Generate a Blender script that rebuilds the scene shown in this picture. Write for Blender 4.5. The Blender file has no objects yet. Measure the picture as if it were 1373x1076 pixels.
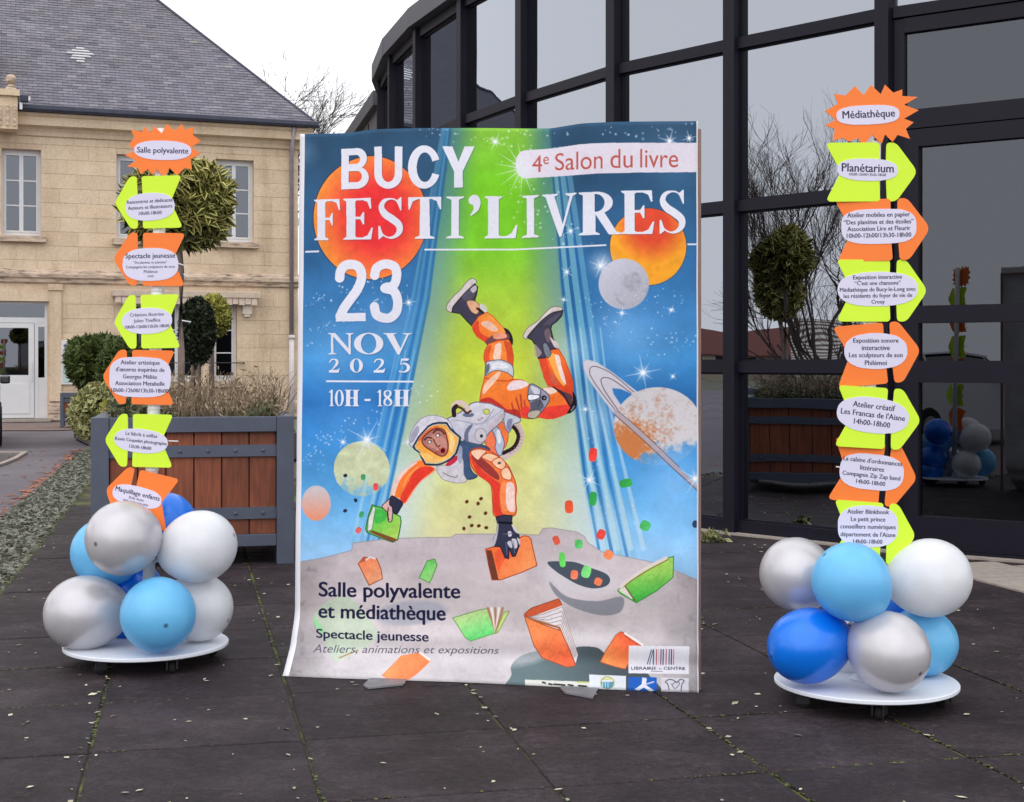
import bpy, bmesh, math, random
import numpy as np
from mathutils import Vector, Matrix, Euler

# ------------------------------------------------------------------ camera, sky, sun, exposure
scene = bpy.context.scene
col = scene.collection
cam_data = bpy.data.cameras.new("camera")
cam = bpy.data.objects.new("camera", cam_data)
col.objects.link(cam)
cam.location = (0, 0, 1.3)
cam.rotation_euler = (math.radians(90), 0, 0)
cam_data.sensor_width = 36
cam_data.lens = 1900 / 1373 * 36
cam_data.shift_y = -50 / 1373
cam_data.clip_end = 2000
cam_data.clip_start = 0.05
scene.camera = cam

world = bpy.data.worlds.new("World")
scene.world = world
world.use_nodes = True
wn, wl = world.node_tree.nodes, world.node_tree.links
wn.clear()
w_out = wn.new("ShaderNodeOutputWorld")
w_bg = wn.new("ShaderNodeBackground")
w_sky = wn.new("ShaderNodeTexSky")
w_sky.sky_type = 'NISHITA'
w_sky.sun_disc = False
w_sky.sun_elevation = math.radians(48)
w_sky.sun_rotation = math.radians(200)
w_hsv = wn.new("ShaderNodeHueSaturation")
w_hsv.inputs["Saturation"].default_value = 0.25
w_mix = wn.new("ShaderNodeMixRGB")
w_mix.inputs[0].default_value = 0.88
w_mix.inputs[2].default_value = (15.4, 15.5, 16.0, 1)
wl.new(w_sky.outputs[0], w_hsv.inputs["Color"])
wl.new(w_hsv.outputs[0], w_mix.inputs[1])
wl.new(w_mix.outputs[0], w_bg.inputs[0])
w_bg.inputs[1].default_value = 0.1
wl.new(w_bg.outputs[0], w_out.inputs[0])

sun_data = bpy.data.lights.new("sun", 'SUN')
sun_data.energy = 0.85
sun_data.angle = math.radians(75)
sun_data.color = (1.0, 0.97, 0.93)
sun = bpy.data.objects.new("sun", sun_data)
sun.rotation_euler = (math.radians(42), 0, math.radians(-20))
col.objects.link(sun)

scene.view_settings.view_transform = 'Standard'
scene.view_settings.look = 'None'
scene.view_settings.gamma = 1
scene.view_settings.exposure = 0
scene.view_settings.use_curve_mapping = False

F, CX, HY, EYE = 1900.0, 686.5, 488.0, 1.3      # measured perspective of the place, in pixels of the photograph


def at(x, y, Y):
    return Vector(((x - CX) / F * Y, Y, EYE - (y - HY) / F * Y))


def on_ground(x, y):
    Y = F * EYE / (y - HY)
    return Vector(((x - CX) / F * Y, Y, 0))


def lin(c):
    out = []
    for v in c[:3]:
        v = v / 255.0
        out.append(v / 12.92 if v <= 0.04045 else ((v + 0.055) / 1.055) ** 2.4)
    return tuple(out) + (1.0,)


# ------------------------------------------------------------------ object helpers
def link(o, parent=None):
    col.objects.link(o)
    if parent is not None:
        o.parent = parent
    return o


def tag(o, label=None, cat=None, group=None, kind=None):
    if label: o["label"] = label
    if cat: o["category"] = cat
    if group: o["group"] = group
    if kind: o["kind"] = kind
    return o


def empty(name, loc=(0, 0, 0), rz=0.0, label=None, cat=None, group=None):
    o = bpy.data.objects.new(name, None)
    o.empty_display_size = 0.2
    o.location = loc
    o.rotation_euler = (0, 0, rz)
    link(o)
    return tag(o, label, cat, group)


def mesh_obj(name, verts, faces, mat, parent=None, smooth=False, uvs=None, loc=None):
    me = bpy.data.meshes.new(name)
    me.from_pydata([tuple(v) for v in verts], [], [tuple(f) for f in faces])
    if uvs is not None:
        lay = me.uv_layers.new(name="UVMap")
        lay.data.foreach_set("uv", np.asarray(uvs, dtype=np.float32).ravel())
    me.update()
    if mat is not None:
        me.materials.append(mat)
    if smooth:
        me.polygons.foreach_set("use_smooth", [True] * len(me.polygons))
    o = bpy.data.objects.new(name, me)
    if loc is not None:
        o.location = loc
    return link(o, parent)


class MB:
    """collects simple solids into one mesh"""
    def __init__(self):
        self.v, self.f = [], []

    def add(self, vs, fs):
        n = len(self.v)
        self.v += [tuple(v) for v in vs]
        self.f += [tuple(i + n for i in f) for f in fs]
        return self

    def box(self, x0, x1, y0, y1, z0, z1, M=None):
        vs = [Vector(p) for p in ((x0, y0, z0), (x1, y0, z0), (x1, y1, z0), (x0, y1, z0),
                                  (x0, y0, z1), (x1, y0, z1), (x1, y1, z1), (x0, y1, z1))]
        if M is not None:
            vs = [M @ v for v in vs]
        return self.add(vs, [(0, 3, 2, 1), (4, 5, 6, 7), (0, 1, 5, 4), (1, 2, 6, 5), (2, 3, 7, 6), (3, 0, 4, 7)])

    def tube(self, pts, r, n=8, caps=True):
        pts = [Vector(p) for p in pts]
        rs = r if isinstance(r, (list, tuple)) else [r] * len(pts)
        rings = []
        for i, p in enumerate(pts):
            d = (pts[min(i + 1, len(pts) - 1)] - pts[max(i - 1, 0)]).normalized()
            a = d.cross(Vector((0, 0, 1)))
            if a.length < 1e-3:
                a = d.cross(Vector((0, 1, 0)))
            a.normalize()
            b = d.cross(a).normalized()
            rings.append([p + (a * math.cos(t) + b * math.sin(t)) * rs[i] for t in [k * 2 * math.pi / n for k in range(n)]])
        vs = [v for rg in rings for v in rg]
        fs = []
        for i in range(len(pts) - 1):
            for k in range(n):
                k2 = (k + 1) % n
                fs.append((i * n + k, i * n + k2, (i + 1) * n + k2, (i + 1) * n + k))
        if caps:
            fs.append(tuple(reversed(range(n))))
            fs.append(tuple(range((len(pts) - 1) * n, len(pts) * n)))
        return self.add(vs, fs)

    def lathe(self, prof, n=24, M=None):
        vs, fs = [], []
        for (r, z) in prof:
            for k in range(n):
                t = k * 2 * math.pi / n
                v = Vector((r * math.cos(t), r * math.sin(t), z))
                vs.append(M @ v if M is not None else v)
        for i in range(len(prof) - 1):
            for k in range(n):
                k2 = (k + 1) % n
                fs.append((i * n + k, i * n + k2, (i + 1) * n + k2, (i + 1) * n + k))
        fs.append(tuple(reversed(range(n))))
        fs.append(tuple(range((len(prof) - 1) * n, len(prof) * n)))
        return self.add(vs, fs)

    def prism(self, pts, z0, z1, M=None):
        """polygon in the x-y plane, extruded along z"""
        n = len(pts)
        vs = [Vector((p[0], p[1], z0)) for p in pts] + [Vector((p[0], p[1], z1)) for p in pts]
        if M is not None:
            vs = [M @ v for v in vs]
        fs = [tuple(reversed(range(n))), tuple(range(n, 2 * n))]
        for k in range(n):
            k2 = (k + 1) % n
            fs.append((k, k2, n + k2, n + k))
        return self.add(vs, fs)

    def build(self, name, mat, parent=None, smooth=False, bevel=0.0, loc=None):
        o = mesh_obj(name, self.v, self.f, mat, parent, smooth, loc=loc)
        if bevel:
            m = o.modifiers.new("bevel", 'BEVEL')
            m.width = bevel
            m.segments = 2
            m.limit_method = 'ANGLE'
            m.angle_limit = math.radians(40)
        return o


UNIT = {}


def unit_box(mat, key):
    if key not in UNIT:
        me = bpy.data.meshes.new("block_mesh")
        m = MB().box(0, 1, 0, 1, 0, 1)
        me.from_pydata(m.v, [], m.f)
        me.materials.append(mat)
        UNIT[key] = me
    return UNIT[key]


def box_piece(name, x0, x1, y0, y1, z0, z1, mat, parent, key):
    o = bpy.data.objects.new(name, unit_box(mat, key))
    o.location = (x0, y0, z0)
    o.scale = (x1 - x0, y1 - y0, z1 - z0)
    return link(o, parent)


# ------------------------------------------------------------------ materials
def mat_new(name):
    m = bpy.data.materials.new(name)
    m.use_nodes = True
    nt = m.node_tree
    b = nt.nodes["Principled BSDF"]
    return m, nt, b


def ramp(nt, src, stops):
    r = nt.nodes.new("ShaderNodeValToRGB")
    e = r.color_ramp.elements
    e[0].position, e[0].color = stops[0][0], stops[0][1]
    e[1].position, e[1].color = stops[-1][0], stops[-1][1]
    for p, c in stops[1:-1]:
        x = e.new(p)
        x.color = c
    nt.links.new(src, r.inputs[0])
    return r


def noise(nt, scale, detail=6, rough=0.6, coord="Object", vec=None, stretch=None):
    n = nt.nodes.new("ShaderNodeTexNoise")
    n.inputs["Scale"].default_value = scale
    n.inputs["Detail"].default_value = detail
    n.inputs["Roughness"].default_value = rough
    if vec is None:
        t = nt.nodes.new("ShaderNodeTexCoord")
        if coord == "World":
            g = nt.nodes.new("ShaderNodeNewGeometry")
            vec = g.outputs["Position"]
        else:
            vec = t.outputs[coord]
    if stretch:
        mp = nt.nodes.new("ShaderNodeMapping")
        mp.inputs["Scale"].default_value = stretch
        nt.links.new(vec, mp.inputs[0])
        vec = mp.outputs[0]
    nt.links.new(vec, n.inputs["Vector"])
    return n


def mix(nt, fac, a, b, mode='MIX'):
    m = nt.nodes.new("ShaderNodeMixRGB")
    m.blend_type = mode
    for i, v in ((0, fac), (1, a), (2, b)):
        if hasattr(v, "node"):
            nt.links.new(v, m.inputs[i])
        else:
            m.inputs[i].default_value = v
    return m.outputs[0]


def bump(nt, b, h, strength=0.3, dist=0.01):
    n = nt.nodes.new("ShaderNodeBump")
    n.inputs["Strength"].default_value = strength
    n.inputs["Distance"].default_value = dist
    nt.links.new(h, n.inputs["Height"])
    nt.links.new(n.outputs[0], b.inputs["Normal"])


def simple(name, rgb, rough=0.6, metal=0.0, var=0.12, scale=8, bumps=0.1, coat=0.0, spec=0.5, rand=0.0, coord="Object"):
    m, nt, b = mat_new(name)
    c = lin(rgb)
    dark = tuple(v * (1 - var) for v in c[:3]) + (1,)
    lite = tuple(min(1, v * (1 + var)) for v in c[:3]) + (1,)
    n = noise(nt, scale, coord=coord)
    r = ramp(nt, n.outputs["Fac"], [(0.3, dark), (0.7, lite)])
    out = r.outputs[0]
    if rand:
        oi = nt.nodes.new("ShaderNodeObjectInfo")
        rr = ramp(nt, oi.outputs["Random"], [(0, (1 - rand,) * 3 + (1,)), (1, (1 + rand * 0.6,) * 3 + (1,))])
        out = mix(nt, 1.0, out, rr.outputs[0], 'MULTIPLY')
    nt.links.new(out, b.inputs["Base Color"])
    b.inputs["Roughness"].default_value = rough
    b.inputs["Metallic"].default_value = metal
    b.inputs["Specular IOR Level"].default_value = spec
    b.inputs["Coat Weight"].default_value = coat
    if bumps:
        bump(nt, b, n.outputs["Fac"], bumps, 0.005)
    return m


def stone_mat():
    m, nt, b = mat_new("limestone")
    n = noise(nt, 1.3, 8, 0.65, "World")
    f = noise(nt, 22, 4, 0.6, "World")
    r = ramp(nt, n.outputs["Fac"], [(0.25, lin((200, 177, 152))), (0.5, lin((219, 197, 170))), (0.8, lin((230, 212, 188)))])
    r2 = ramp(nt, f.outputs["Fac"], [(0.25, (0.8, 0.79, 0.77, 1)), (0.6, (1, 1, 1, 1))])
    o = mix(nt, 1.0, r.outputs[0], r2.outputs[0], 'MULTIPLY')
    sn = noise(nt, 1.0, 6, 0.7, "World", stretch=(1.6, 1.6, 0.16))
    rs2 = ramp(nt, sn.outputs["Fac"], [(0.3, (0.80, 0.78, 0.76, 1)), (0.48, (1, 1, 1, 1))])
    o = mix(nt, 1.0, o, rs2.outputs[0], 'MULTIPLY')
    oi = nt.nodes.new("ShaderNodeObjectInfo")
    rr = ramp(nt, oi.outputs["Random"], [(0, (0.93, 0.90, 0.89, 1)), (0.5, (0.99, 0.98, 0.98, 1)), (1, (1.04, 1.03, 1.0, 1))])
    o = mix(nt, 1.0, o, rr.outputs[0], 'MULTIPLY')
    nt.links.new(o, b.inputs["Base Color"])
    b.inputs["Roughness"].default_value = 0.9
    bump(nt, b, f.outputs["Fac"], 0.3, 0.01)
    return m


def moulding_mat():
    m, nt, b = mat_new("weathered_limestone")
    n = noise(nt, 3.0, 8, 0.7, "World", stretch=(1, 1, 5))
    r = ramp(nt, n.outputs["Fac"], [(0.35, lin((108, 96, 88))), (0.5, lin((190, 168, 148))), (0.7, lin((220, 198, 178)))])
    nt.links.new(r.outputs[0], b.inputs["Base Color"])
    b.inputs["Roughness"].default_value = 0.95
    bump(nt, b, n.outputs["Fac"], 0.4, 0.01)
    return m


def slate_mat():
    m, nt, b = mat_new("slate")
    a = nt.nodes.new("ShaderNodeAttribute")
    a.attribute_name = "tone"
    r = ramp(nt, a.outputs["Fac"], [(0.0, lin((88, 86, 97))), (0.5, lin((112, 110, 121))), (0.85, lin((132, 129, 139))), (1, lin((140, 134, 134)))])
    n = noise(nt, 1.2, 6, 0.7, "World")
    r2 = ramp(nt, n.outputs["Fac"], [(0.4, (0.9, 0.88, 0.84, 1)), (0.6, (1, 1, 1, 1)), (0.75, (1.1, 1.08, 1.02, 1))])
    nt.links.new(mix(nt, 1.0, r.outputs[0], r2.outputs[0], 'MULTIPLY'), b.inputs["Base Color"])
    b.inputs["Roughness"].default_value = 0.6
    return m


def slab_mat():
    m, nt, b = mat_new("rubber_paving")
    k = noise(nt, 34, 5, 0.8, "World")
    st = noise(nt, 5, 8, 0.8, "World", stretch=(0.5, 3.0, 1))
    n = noise(nt, 2.2, 8, 0.65, "World")
    f = noise(nt, 120, 3, 0.7, "World")
    g = noise(nt, 9, 6, 0.75, "World")
    r = ramp(nt, n.outputs["Fac"], [(0.3, lin((35, 28, 31))), (0.5, lin((49, 41, 45))), (0.72, lin((68, 59, 64)))])
    r2 = ramp(nt, f.outputs["Fac"], [(0.3, (0.6, 0.6, 0.6, 1)), (0.55, (1, 1, 1, 1)), (0.72, (1.55, 1.5, 1.5, 1))])
    o = mix(nt, 1.0, r.outputs[0], r2.outputs[0], 'MULTIPLY')
    r4 = ramp(nt, k.outputs["Fac"], [(0.32, (0.62, 0.6, 0.6, 1)), (0.5, (1, 1, 1, 1)), (0.68, (1.5, 1.46, 1.46, 1))])
    o = mix(nt, 1.0, o, r4.outputs[0], 'MULTIPLY')
    r3 = ramp(nt, g.outputs["Fac"], [(0.56, (0, 0, 0, 1)), (0.75, (0.4,) * 3 + (1,))])
    o = mix(nt, r3.outputs[0], o, lin((104, 96, 96)))
    r5 = ramp(nt, st.outputs["Fac"], [(0.58, (0, 0, 0, 1)), (0.72, (0.30,) * 3 + (1,))])
    o = mix(nt, r5.outputs[0], o, lin((112, 106, 106)))
    oi = nt.nodes.new("ShaderNodeObjectInfo")
    rr = ramp(nt, oi.outputs["Random"], [(0, (0.84, 0.84, 0.86, 1)), (1, (1.12, 1.1, 1.1, 1))])
    o = mix(nt, 1.0, o, rr.outputs[0], 'MULTIPLY')
    nt.links.new(o, b.inputs["Base Color"])
    rg = ramp(nt, g.outputs["Fac"], [(0.3, (0.55,) * 3 + (1,)), (0.7, (0.85,) * 3 + (1,))])
    nt.links.new(rg.outputs[0], b.inputs["Roughness"])
    b.inputs["Specular IOR Level"].default_value = 0.22
    bump(nt, b, k.outputs["Fac"], 0.7, 0.006)
    return m


def joint_mat():
    m, nt, b = mat_new("mossy_joint")
    n = noise(nt, 2.6, 6, 0.7, "World")
    r = ramp(nt, n.outputs["Fac"], [(0.42, lin((38, 34, 34))), (0.52, lin((66, 66, 42))), (0.62, lin((96, 104, 46)))])
    nt.links.new(r.outputs[0], b.inputs["Base Color"])
    b.inputs["Roughness"].default_value = 1
    return m


def asphalt_mat():
    m, nt, b = mat_new("asphalt")
    n = noise(nt, 0.35, 6, 0.6, "World")
    f = noise(nt, 60, 3, 0.7, "World")
    r = ramp(nt, n.outputs["Fac"], [(0.3, lin((92, 86, 92))), (0.7, lin((116, 110, 116)))])
    r2 = ramp(nt, f.outputs["Fac"], [(0.3, (0.75,) * 3 + (1,)), (0.7, (1.2,) * 3 + (1,))])
    nt.links.new(mix(nt, 1.0, r.outputs[0], r2.outputs[0], 'MULTIPLY'), b.inputs["Base Color"])
    b.inputs["Roughness"].default_value = 0.9
    bump(nt, b, f.outputs["Fac"], 0.4, 0.01)
    return m


def glass_mat(name, refl, tint, wave=0.0):
    m, nt, b = mat_new(name)
    nt.nodes.remove(b)
    out = nt.nodes["Material Output"]
    gl = nt.nodes.new("ShaderNodeBsdfGlossy")
    gl.inputs["Color"].default_value = (0.86, 0.91, 1.0, 1)
    gl.inputs["Roughness"].default_value = 0.0
    tr = nt.nodes.new("ShaderNodeBsdfTransparent")
    tr.inputs["Color"].default_value = tint
    fr = nt.nodes.new("ShaderNodeFresnel")
    fr.inputs["IOR"].default_value = 1.5
    ad = nt.nodes.new("ShaderNodeMath")
    ad.operation = 'MULTIPLY_ADD'
    ad.inputs[1].default_value = 0.9
    ad.inputs[2].default_value = refl
    ad.use_clamp = True
    nt.links.new(fr.outputs[0], ad.inputs[0])
    mx = nt.nodes.new("ShaderNodeMixShader")
    nt.links.new(ad.outputs[0], mx.inputs[0])
    nt.links.new(tr.outputs[0], mx.inputs[1])
    nt.links.new(gl.outputs[0], mx.inputs[2])
    nt.links.new(mx.outputs[0], out.inputs["Surface"])
    if wave:
        n = noise(nt, 0.9, 2, 0.4, "World")
        bp = nt.nodes.new("ShaderNodeBump")
        bp.inputs["Strength"].default_value = wave
        bp.inputs["Distance"].default_value = 0.02
        nt.links.new(n.outputs["Fac"], bp.inputs["Height"])
        nt.links.new(bp.outputs[0], gl.inputs["Normal"])
    return m


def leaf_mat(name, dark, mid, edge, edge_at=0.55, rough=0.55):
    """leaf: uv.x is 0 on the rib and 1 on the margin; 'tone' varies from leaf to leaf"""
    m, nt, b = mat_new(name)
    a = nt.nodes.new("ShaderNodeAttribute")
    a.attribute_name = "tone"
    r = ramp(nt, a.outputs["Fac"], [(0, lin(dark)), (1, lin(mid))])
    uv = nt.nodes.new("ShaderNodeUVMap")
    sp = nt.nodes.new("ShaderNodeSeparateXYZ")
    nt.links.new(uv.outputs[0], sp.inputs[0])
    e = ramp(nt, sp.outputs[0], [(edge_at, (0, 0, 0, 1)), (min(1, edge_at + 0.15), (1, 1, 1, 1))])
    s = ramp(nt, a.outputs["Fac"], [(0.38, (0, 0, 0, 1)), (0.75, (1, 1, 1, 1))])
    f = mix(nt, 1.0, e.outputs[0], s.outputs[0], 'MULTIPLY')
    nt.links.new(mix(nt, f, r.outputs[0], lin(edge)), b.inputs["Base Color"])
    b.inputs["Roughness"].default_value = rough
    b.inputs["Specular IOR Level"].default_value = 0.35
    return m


def wood_mat():
    m, nt, b = mat_new("stained_wood")
    n = noise(nt, 3, 8, 0.7, "Object", stretch=(14, 14, 1.2))
    g = noise(nt, 1.4, 4, 0.6, "World")
    r = ramp(nt, n.outputs["Fac"], [(0.25, lin((92, 50, 34))), (0.5, lin((130, 72, 48))), (0.75, lin((160, 94, 64)))])
    r2 = ramp(nt, g.outputs["Fac"], [(0.3, (0.75, 0.72, 0.7, 1)), (0.6, (1.05, 1, 1, 1))])
    o = mix(nt, 1.0, r.outputs[0], r2.outputs[0], 'MULTIPLY')
    oi = nt.nodes.new("ShaderNodeObjectInfo")
    rr = ramp(nt, oi.outputs["Random"], [(0, (0.8, 0.78, 0.76, 1)), (1, (1.15, 1.1, 1.08, 1))])
    nt.links.new(mix(nt, 1.0, o, rr.outputs[0], 'MULTIPLY'), b.inputs["Base Color"])
    b.inputs["Roughness"].default_value = 0.6
    bump(nt, b, n.outputs["Fac"], 0.25, 0.003)
    return m


def balloon_mat(name, rgb, rough, metal, trans, coat):
    m, nt, b = mat_new(name)
    t = nt.nodes.new("ShaderNodeTexCoord")
    # thick latex nub at the tip of the balloon (local -z)
    d = nt.nodes.new("ShaderNodeVectorMath")
    d.operation = 'DISTANCE'
    d.inputs[1].default_value = (0, 0, -1.0)
    nt.links.new(t.outputs["Object"], d.inputs[0])
    c = lin(rgb)
    n = noise(nt, 1.6, 3, 0.5)
    r0 = ramp(nt, n.outputs["Fac"], [(0.3, tuple(v * 0.93 for v in c[:3]) + (1,)), (0.7, tuple(min(1, v * 1.04) for v in c[:3]) + (1,))])
    r = ramp(nt, d.outputs["Value"], [(0.035, tuple(v * 0.28 for v in c[:3]) + (1,)), (0.075, tuple(v * 0.85 for v in c[:3]) + (1,)), (0.25, (1, 1, 1, 1))])
    e = ramp(nt, d.outputs["Value"], [(0.06, (0, 0, 0, 1)), (0.1, (1, 1, 1, 1))])
    nt.links.new(mix(nt, e.outputs[0], r.outputs[0], r0.outputs[0]), b.inputs["Base Color"])
    b.inputs["Roughness"].default_value = rough
    b.inputs["Metallic"].default_value = metal
    b.inputs["Coat Weight"].default_value = coat
    b.inputs["Coat Roughness"].default_value = 0.12
    tl = nt.nodes.new("ShaderNodeBsdfTranslucent")      # thin rubber lets daylight through
    nt.links.new(b.inputs["Base Color"].links[0].from_socket, tl.inputs["Color"])
    ms = nt.nodes.new("ShaderNodeMixShader")
    ms.inputs[0].default_value = trans
    nt.links.new(b.outputs[0], ms.inputs[1])
    nt.links.new(tl.outputs[0], ms.inputs[2])
    nt.links.new(ms.outputs[0], nt.nodes["Material Output"].inputs["Surface"])
    return m


STONE, MOULD, SLATE = stone_mat(), moulding_mat(), slate_mat()
SLAB, JOINT, ASPHALT = slab_mat(), joint_mat(), asphalt_mat()
DARK_FRAME = simple("dark_aluminium", (24, 22, 34), 0.5, 0.0, 0.08, 3, 0.03, spec=0.2)
FASCIA = simple("grey_cladding", (78, 77, 84), 0.5, 0.2, 0.08, 2, 0.03)
WHITE_PVC = simple("white_joinery", (214, 214, 216), 0.4, 0, 0.04, 4, 0.02)
ZINC = simple("dark_zinc", (62, 64, 80), 0.5, 0.3, 0.15, 5, 0.05)
PLANTER_STEEL = simple("painted_steel", (84, 90, 106), 0.5, 0.1, 0.1, 5, 0.05)
WOOD = wood_mat()
PANE_TINT = glass_mat("reflective_glass", 0.33, (0.09, 0.095, 0.11, 1), 0.35)
PANE_DOOR = glass_mat("door_glass", 0.055, (0.16, 0.16, 0.18, 1), 0.0)
PANE_HOUSE = glass_mat("window_glass", 0.10, (0.35, 0.36, 0.4, 1), 0.0)
INTERIOR = simple("dark_interior", (40, 40, 44), 0.9)  # dimness of the rooms put into the colour, so glass reflections dominate
ROOM_GREY = simple("interior_blind", (120, 120, 132), 0.9)
CONCRETE = simple("concrete", (158, 148, 140), 0.9, 0, 0.15, 14, 0.3, rand=0.1, coord="World")
BLACK_PLASTIC = simple("black_plastic", (28, 28, 30), 0.45)
WHITE_BOARD = simple("white_board", (226, 230, 238), 0.45, 0, 0.03, 4, 0.02)
POLE_WHITE = simple("white_tube", (222, 222, 222), 0.5, 0, 0.05, 4, 0.02)
NEON_YELLOW = simple("neon_yellow_card", (214, 250, 52), 0.6, 0, 0.03, 4, 0.0)
NEON_ORANGE = simple("neon_orange_card", (255, 128, 48), 0.6, 0, 0.03, 4, 0.0)
PAPER = simple("paper_label", (222, 218, 240), 0.7, 0, 0.03, 6, 0.0)
INK = simple("navy_ink", (44, 42, 74), 0.7, 0, 0.05, 6, 0.0)
BARK = simple("grey_bark", (136, 120, 114), 0.95, 0, 0.3, 18, 0.6)
TWIG = simple("twig_bark", (84, 74, 68), 0.95, 0, 0.2, 10, 0.2)
SOIL = simple("soil", (58, 48, 40), 1.0, 0, 0.3, 20, 0.5)
L_VARIEG = leaf_mat("variegated_leaf", (26, 32, 16), (70, 78, 34), (206, 196, 116), 0.5)
L_DARK = leaf_mat("dark_leaf", (20, 27, 18), (44, 54, 34), (56, 68, 44), 0.8)
L_CONIFER = leaf_mat("conifer_leaf", (34, 42, 20), (80, 94, 42), (98, 112, 54), 0.8)
L_GOLD = leaf_mat("golden_leaf", (92, 98, 38), (164, 162, 74), (204, 200, 116), 0.6)
L_GREY = leaf_mat("grey_green_leaf", (58, 66, 46), (112, 118, 84), (136, 136, 104), 0.7)
L_BUSH = leaf_mat("pale_variegated_leaf", (74, 82, 44), (140, 144, 90), (208, 202, 148), 0.5)
L_STALK = leaf_mat("dry_stalk", (112, 96, 76), (172, 152, 124), (172, 152, 124), 0.9)
L_DEAD = leaf_mat("dead_leaf", (124, 72, 50), (182, 112, 78), (186, 128, 92), 0.9)


# ------------------------------------------------------------------ ground
GA = math.atan(0.23)                       # the paving runs 13 degrees off the picture plane
EU = Vector((math.cos(GA), math.sin(GA), 0))
EV = Vector((-math.sin(GA), math.cos(GA), 0))


def uv2w(u, v, z=0.0):
    p = EU * u + EV * v
    return Vector((p.x, p.y, z))


def sheet(name, pts, z, mat, kind='structure', parent=None):
    o = mesh_obj(name, [(p[0], p[1], z) for p in pts], [tuple(range(len(pts)))], mat, parent)
    if kind:
        o["kind"] = kind
    return o


sheet("ground", [(-600, -500), (600, -500), (600, 900), (-600, 900)], -0.045, simple("far_ground", (92, 92, 76), 1.0, 0, 0.2, 0.2, 0.0, coord="World"))
sheet("road", [(-60, -25), (-2.0, -25), (-2.0, 4), uv2w(-1.5, 4), uv2w(-1.5, 30), (-3.5, 40), (-60, 40)], -0.036, ASPHALT)
# slabs
plaza = empty("plaza_paving")
plaza["kind"] = "structure"
U0, V0, PITCH = 1.105 - 0.71 * 3, 4.223 - 0.71 * 5, 0.71
NU, NV = 11, 18
rs = random.Random(5)
base = mesh_obj("joint_bed", [uv2w(U0 - 0.01, V0 - 3), uv2w(U0 + 12, V0 - 3), uv2w(U0 + 12, V0 + PITCH * 22), uv2w(U0 - 0.01, V0 + PITCH * 22)],
                [(0, 1, 2, 3)], JOINT, plaza, loc=(0, 0, -0.009))
slab_meshes = []
for k in range(5):
    g = 0.004 + 0.0012 * k
    bm = bmesh.new()
    N = 4
    h = PITCH / 2 - g
    pts = []
    for s in range(4):
        for i in range(N):
            t = i / N * 2 - 1
            q = {0: (t, -1), 1: (1, t), 2: (-t, 1), 3: (-1, -t)}[s]
            w = rs.uniform(-0.0015, 0.0015) if i else 0
            pts.append((q[0] * (h + w), q[1] * (h + w)))
    m = MB()
    n = len(pts)
    inner = [(p[0] * (1 - 0.006 / h), p[1] * (1 - 0.006 / h)) for p in pts]
    vs = [(p[0], p[1], -0.03) for p in pts] + [(p[0], p[1], -0.004) for p in pts] + [(p[0], p[1], 0.0) for p in inner]
    fs = [(i, (i + 1) % n, n + (i + 1) % n, n + i) for i in range(n)] + [(n + i, n + (i + 1) % n, 2 * n + (i + 1) % n, 2 * n + i) for i in range(n)] + [tuple(range(2 * n, 3 * n))]
    me = bpy.data.meshes.new("slab")
    me.from_pydata(vs, [], fs)
    me.materials.append(SLAB)
    bm.free()
    slab_meshes.append(me)
for i in range(NU):
    for j in range(NV):
        o = bpy.data.objects.new("paving_slab", rs.choice(slab_meshes))
        c = uv2w(U0 + PITCH * (i + 0.5), V0 + PITCH * (j + 0.5))
        if c.y > 12.5 and c.x > 0.6:
            continue
        o.location = (c.x, c.y, rs.uniform(-0.0022, 0.0012))
        o.rotation_euler = (rs.uniform(-0.0012, 0.0012), rs.uniform(-0.0012, 0.0012), GA + rs.choice([0, 1, 2, 3]) * math.pi / 2 + rs.uniform(-0.002, 0.002))
        link(o, plaza)

# rough stone gutter strip between plaza and road
STRIP = simple("gutter_stone", (104, 104, 95), 1.0, 0, 0.3, 25, 0.6, coord="World")
sheet("gutter_strip", [uv2w(U0 - 0.50, 2), uv2w(U0 - 0.011, 2), uv2w(U0 - 0.011, 24), uv2w(U0 - 0.50, 24)], -0.012, STRIP)
sheet("parking_bay", [on_ground(-60, 606.5), on_ground(30, 607), on_ground(17, 614), on_ground(-2, 620), on_ground(-60, 636)], -0.03, simple('bay_surface', (84, 76, 74), 1.0, 0, 0.3, 5, 0.2, coord='World'))
sheet("pavement", [on_ground(0, 576), on_ground(64, 576), on_ground(100, 575), on_ground(100, 566) + Vector((0, 0, 0)), on_ground(0, 566)], -0.02,
      simple("brick_paving", (122, 104, 98), 0.95, 0, 0.25, 6, 0.3, coord="World"))


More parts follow.
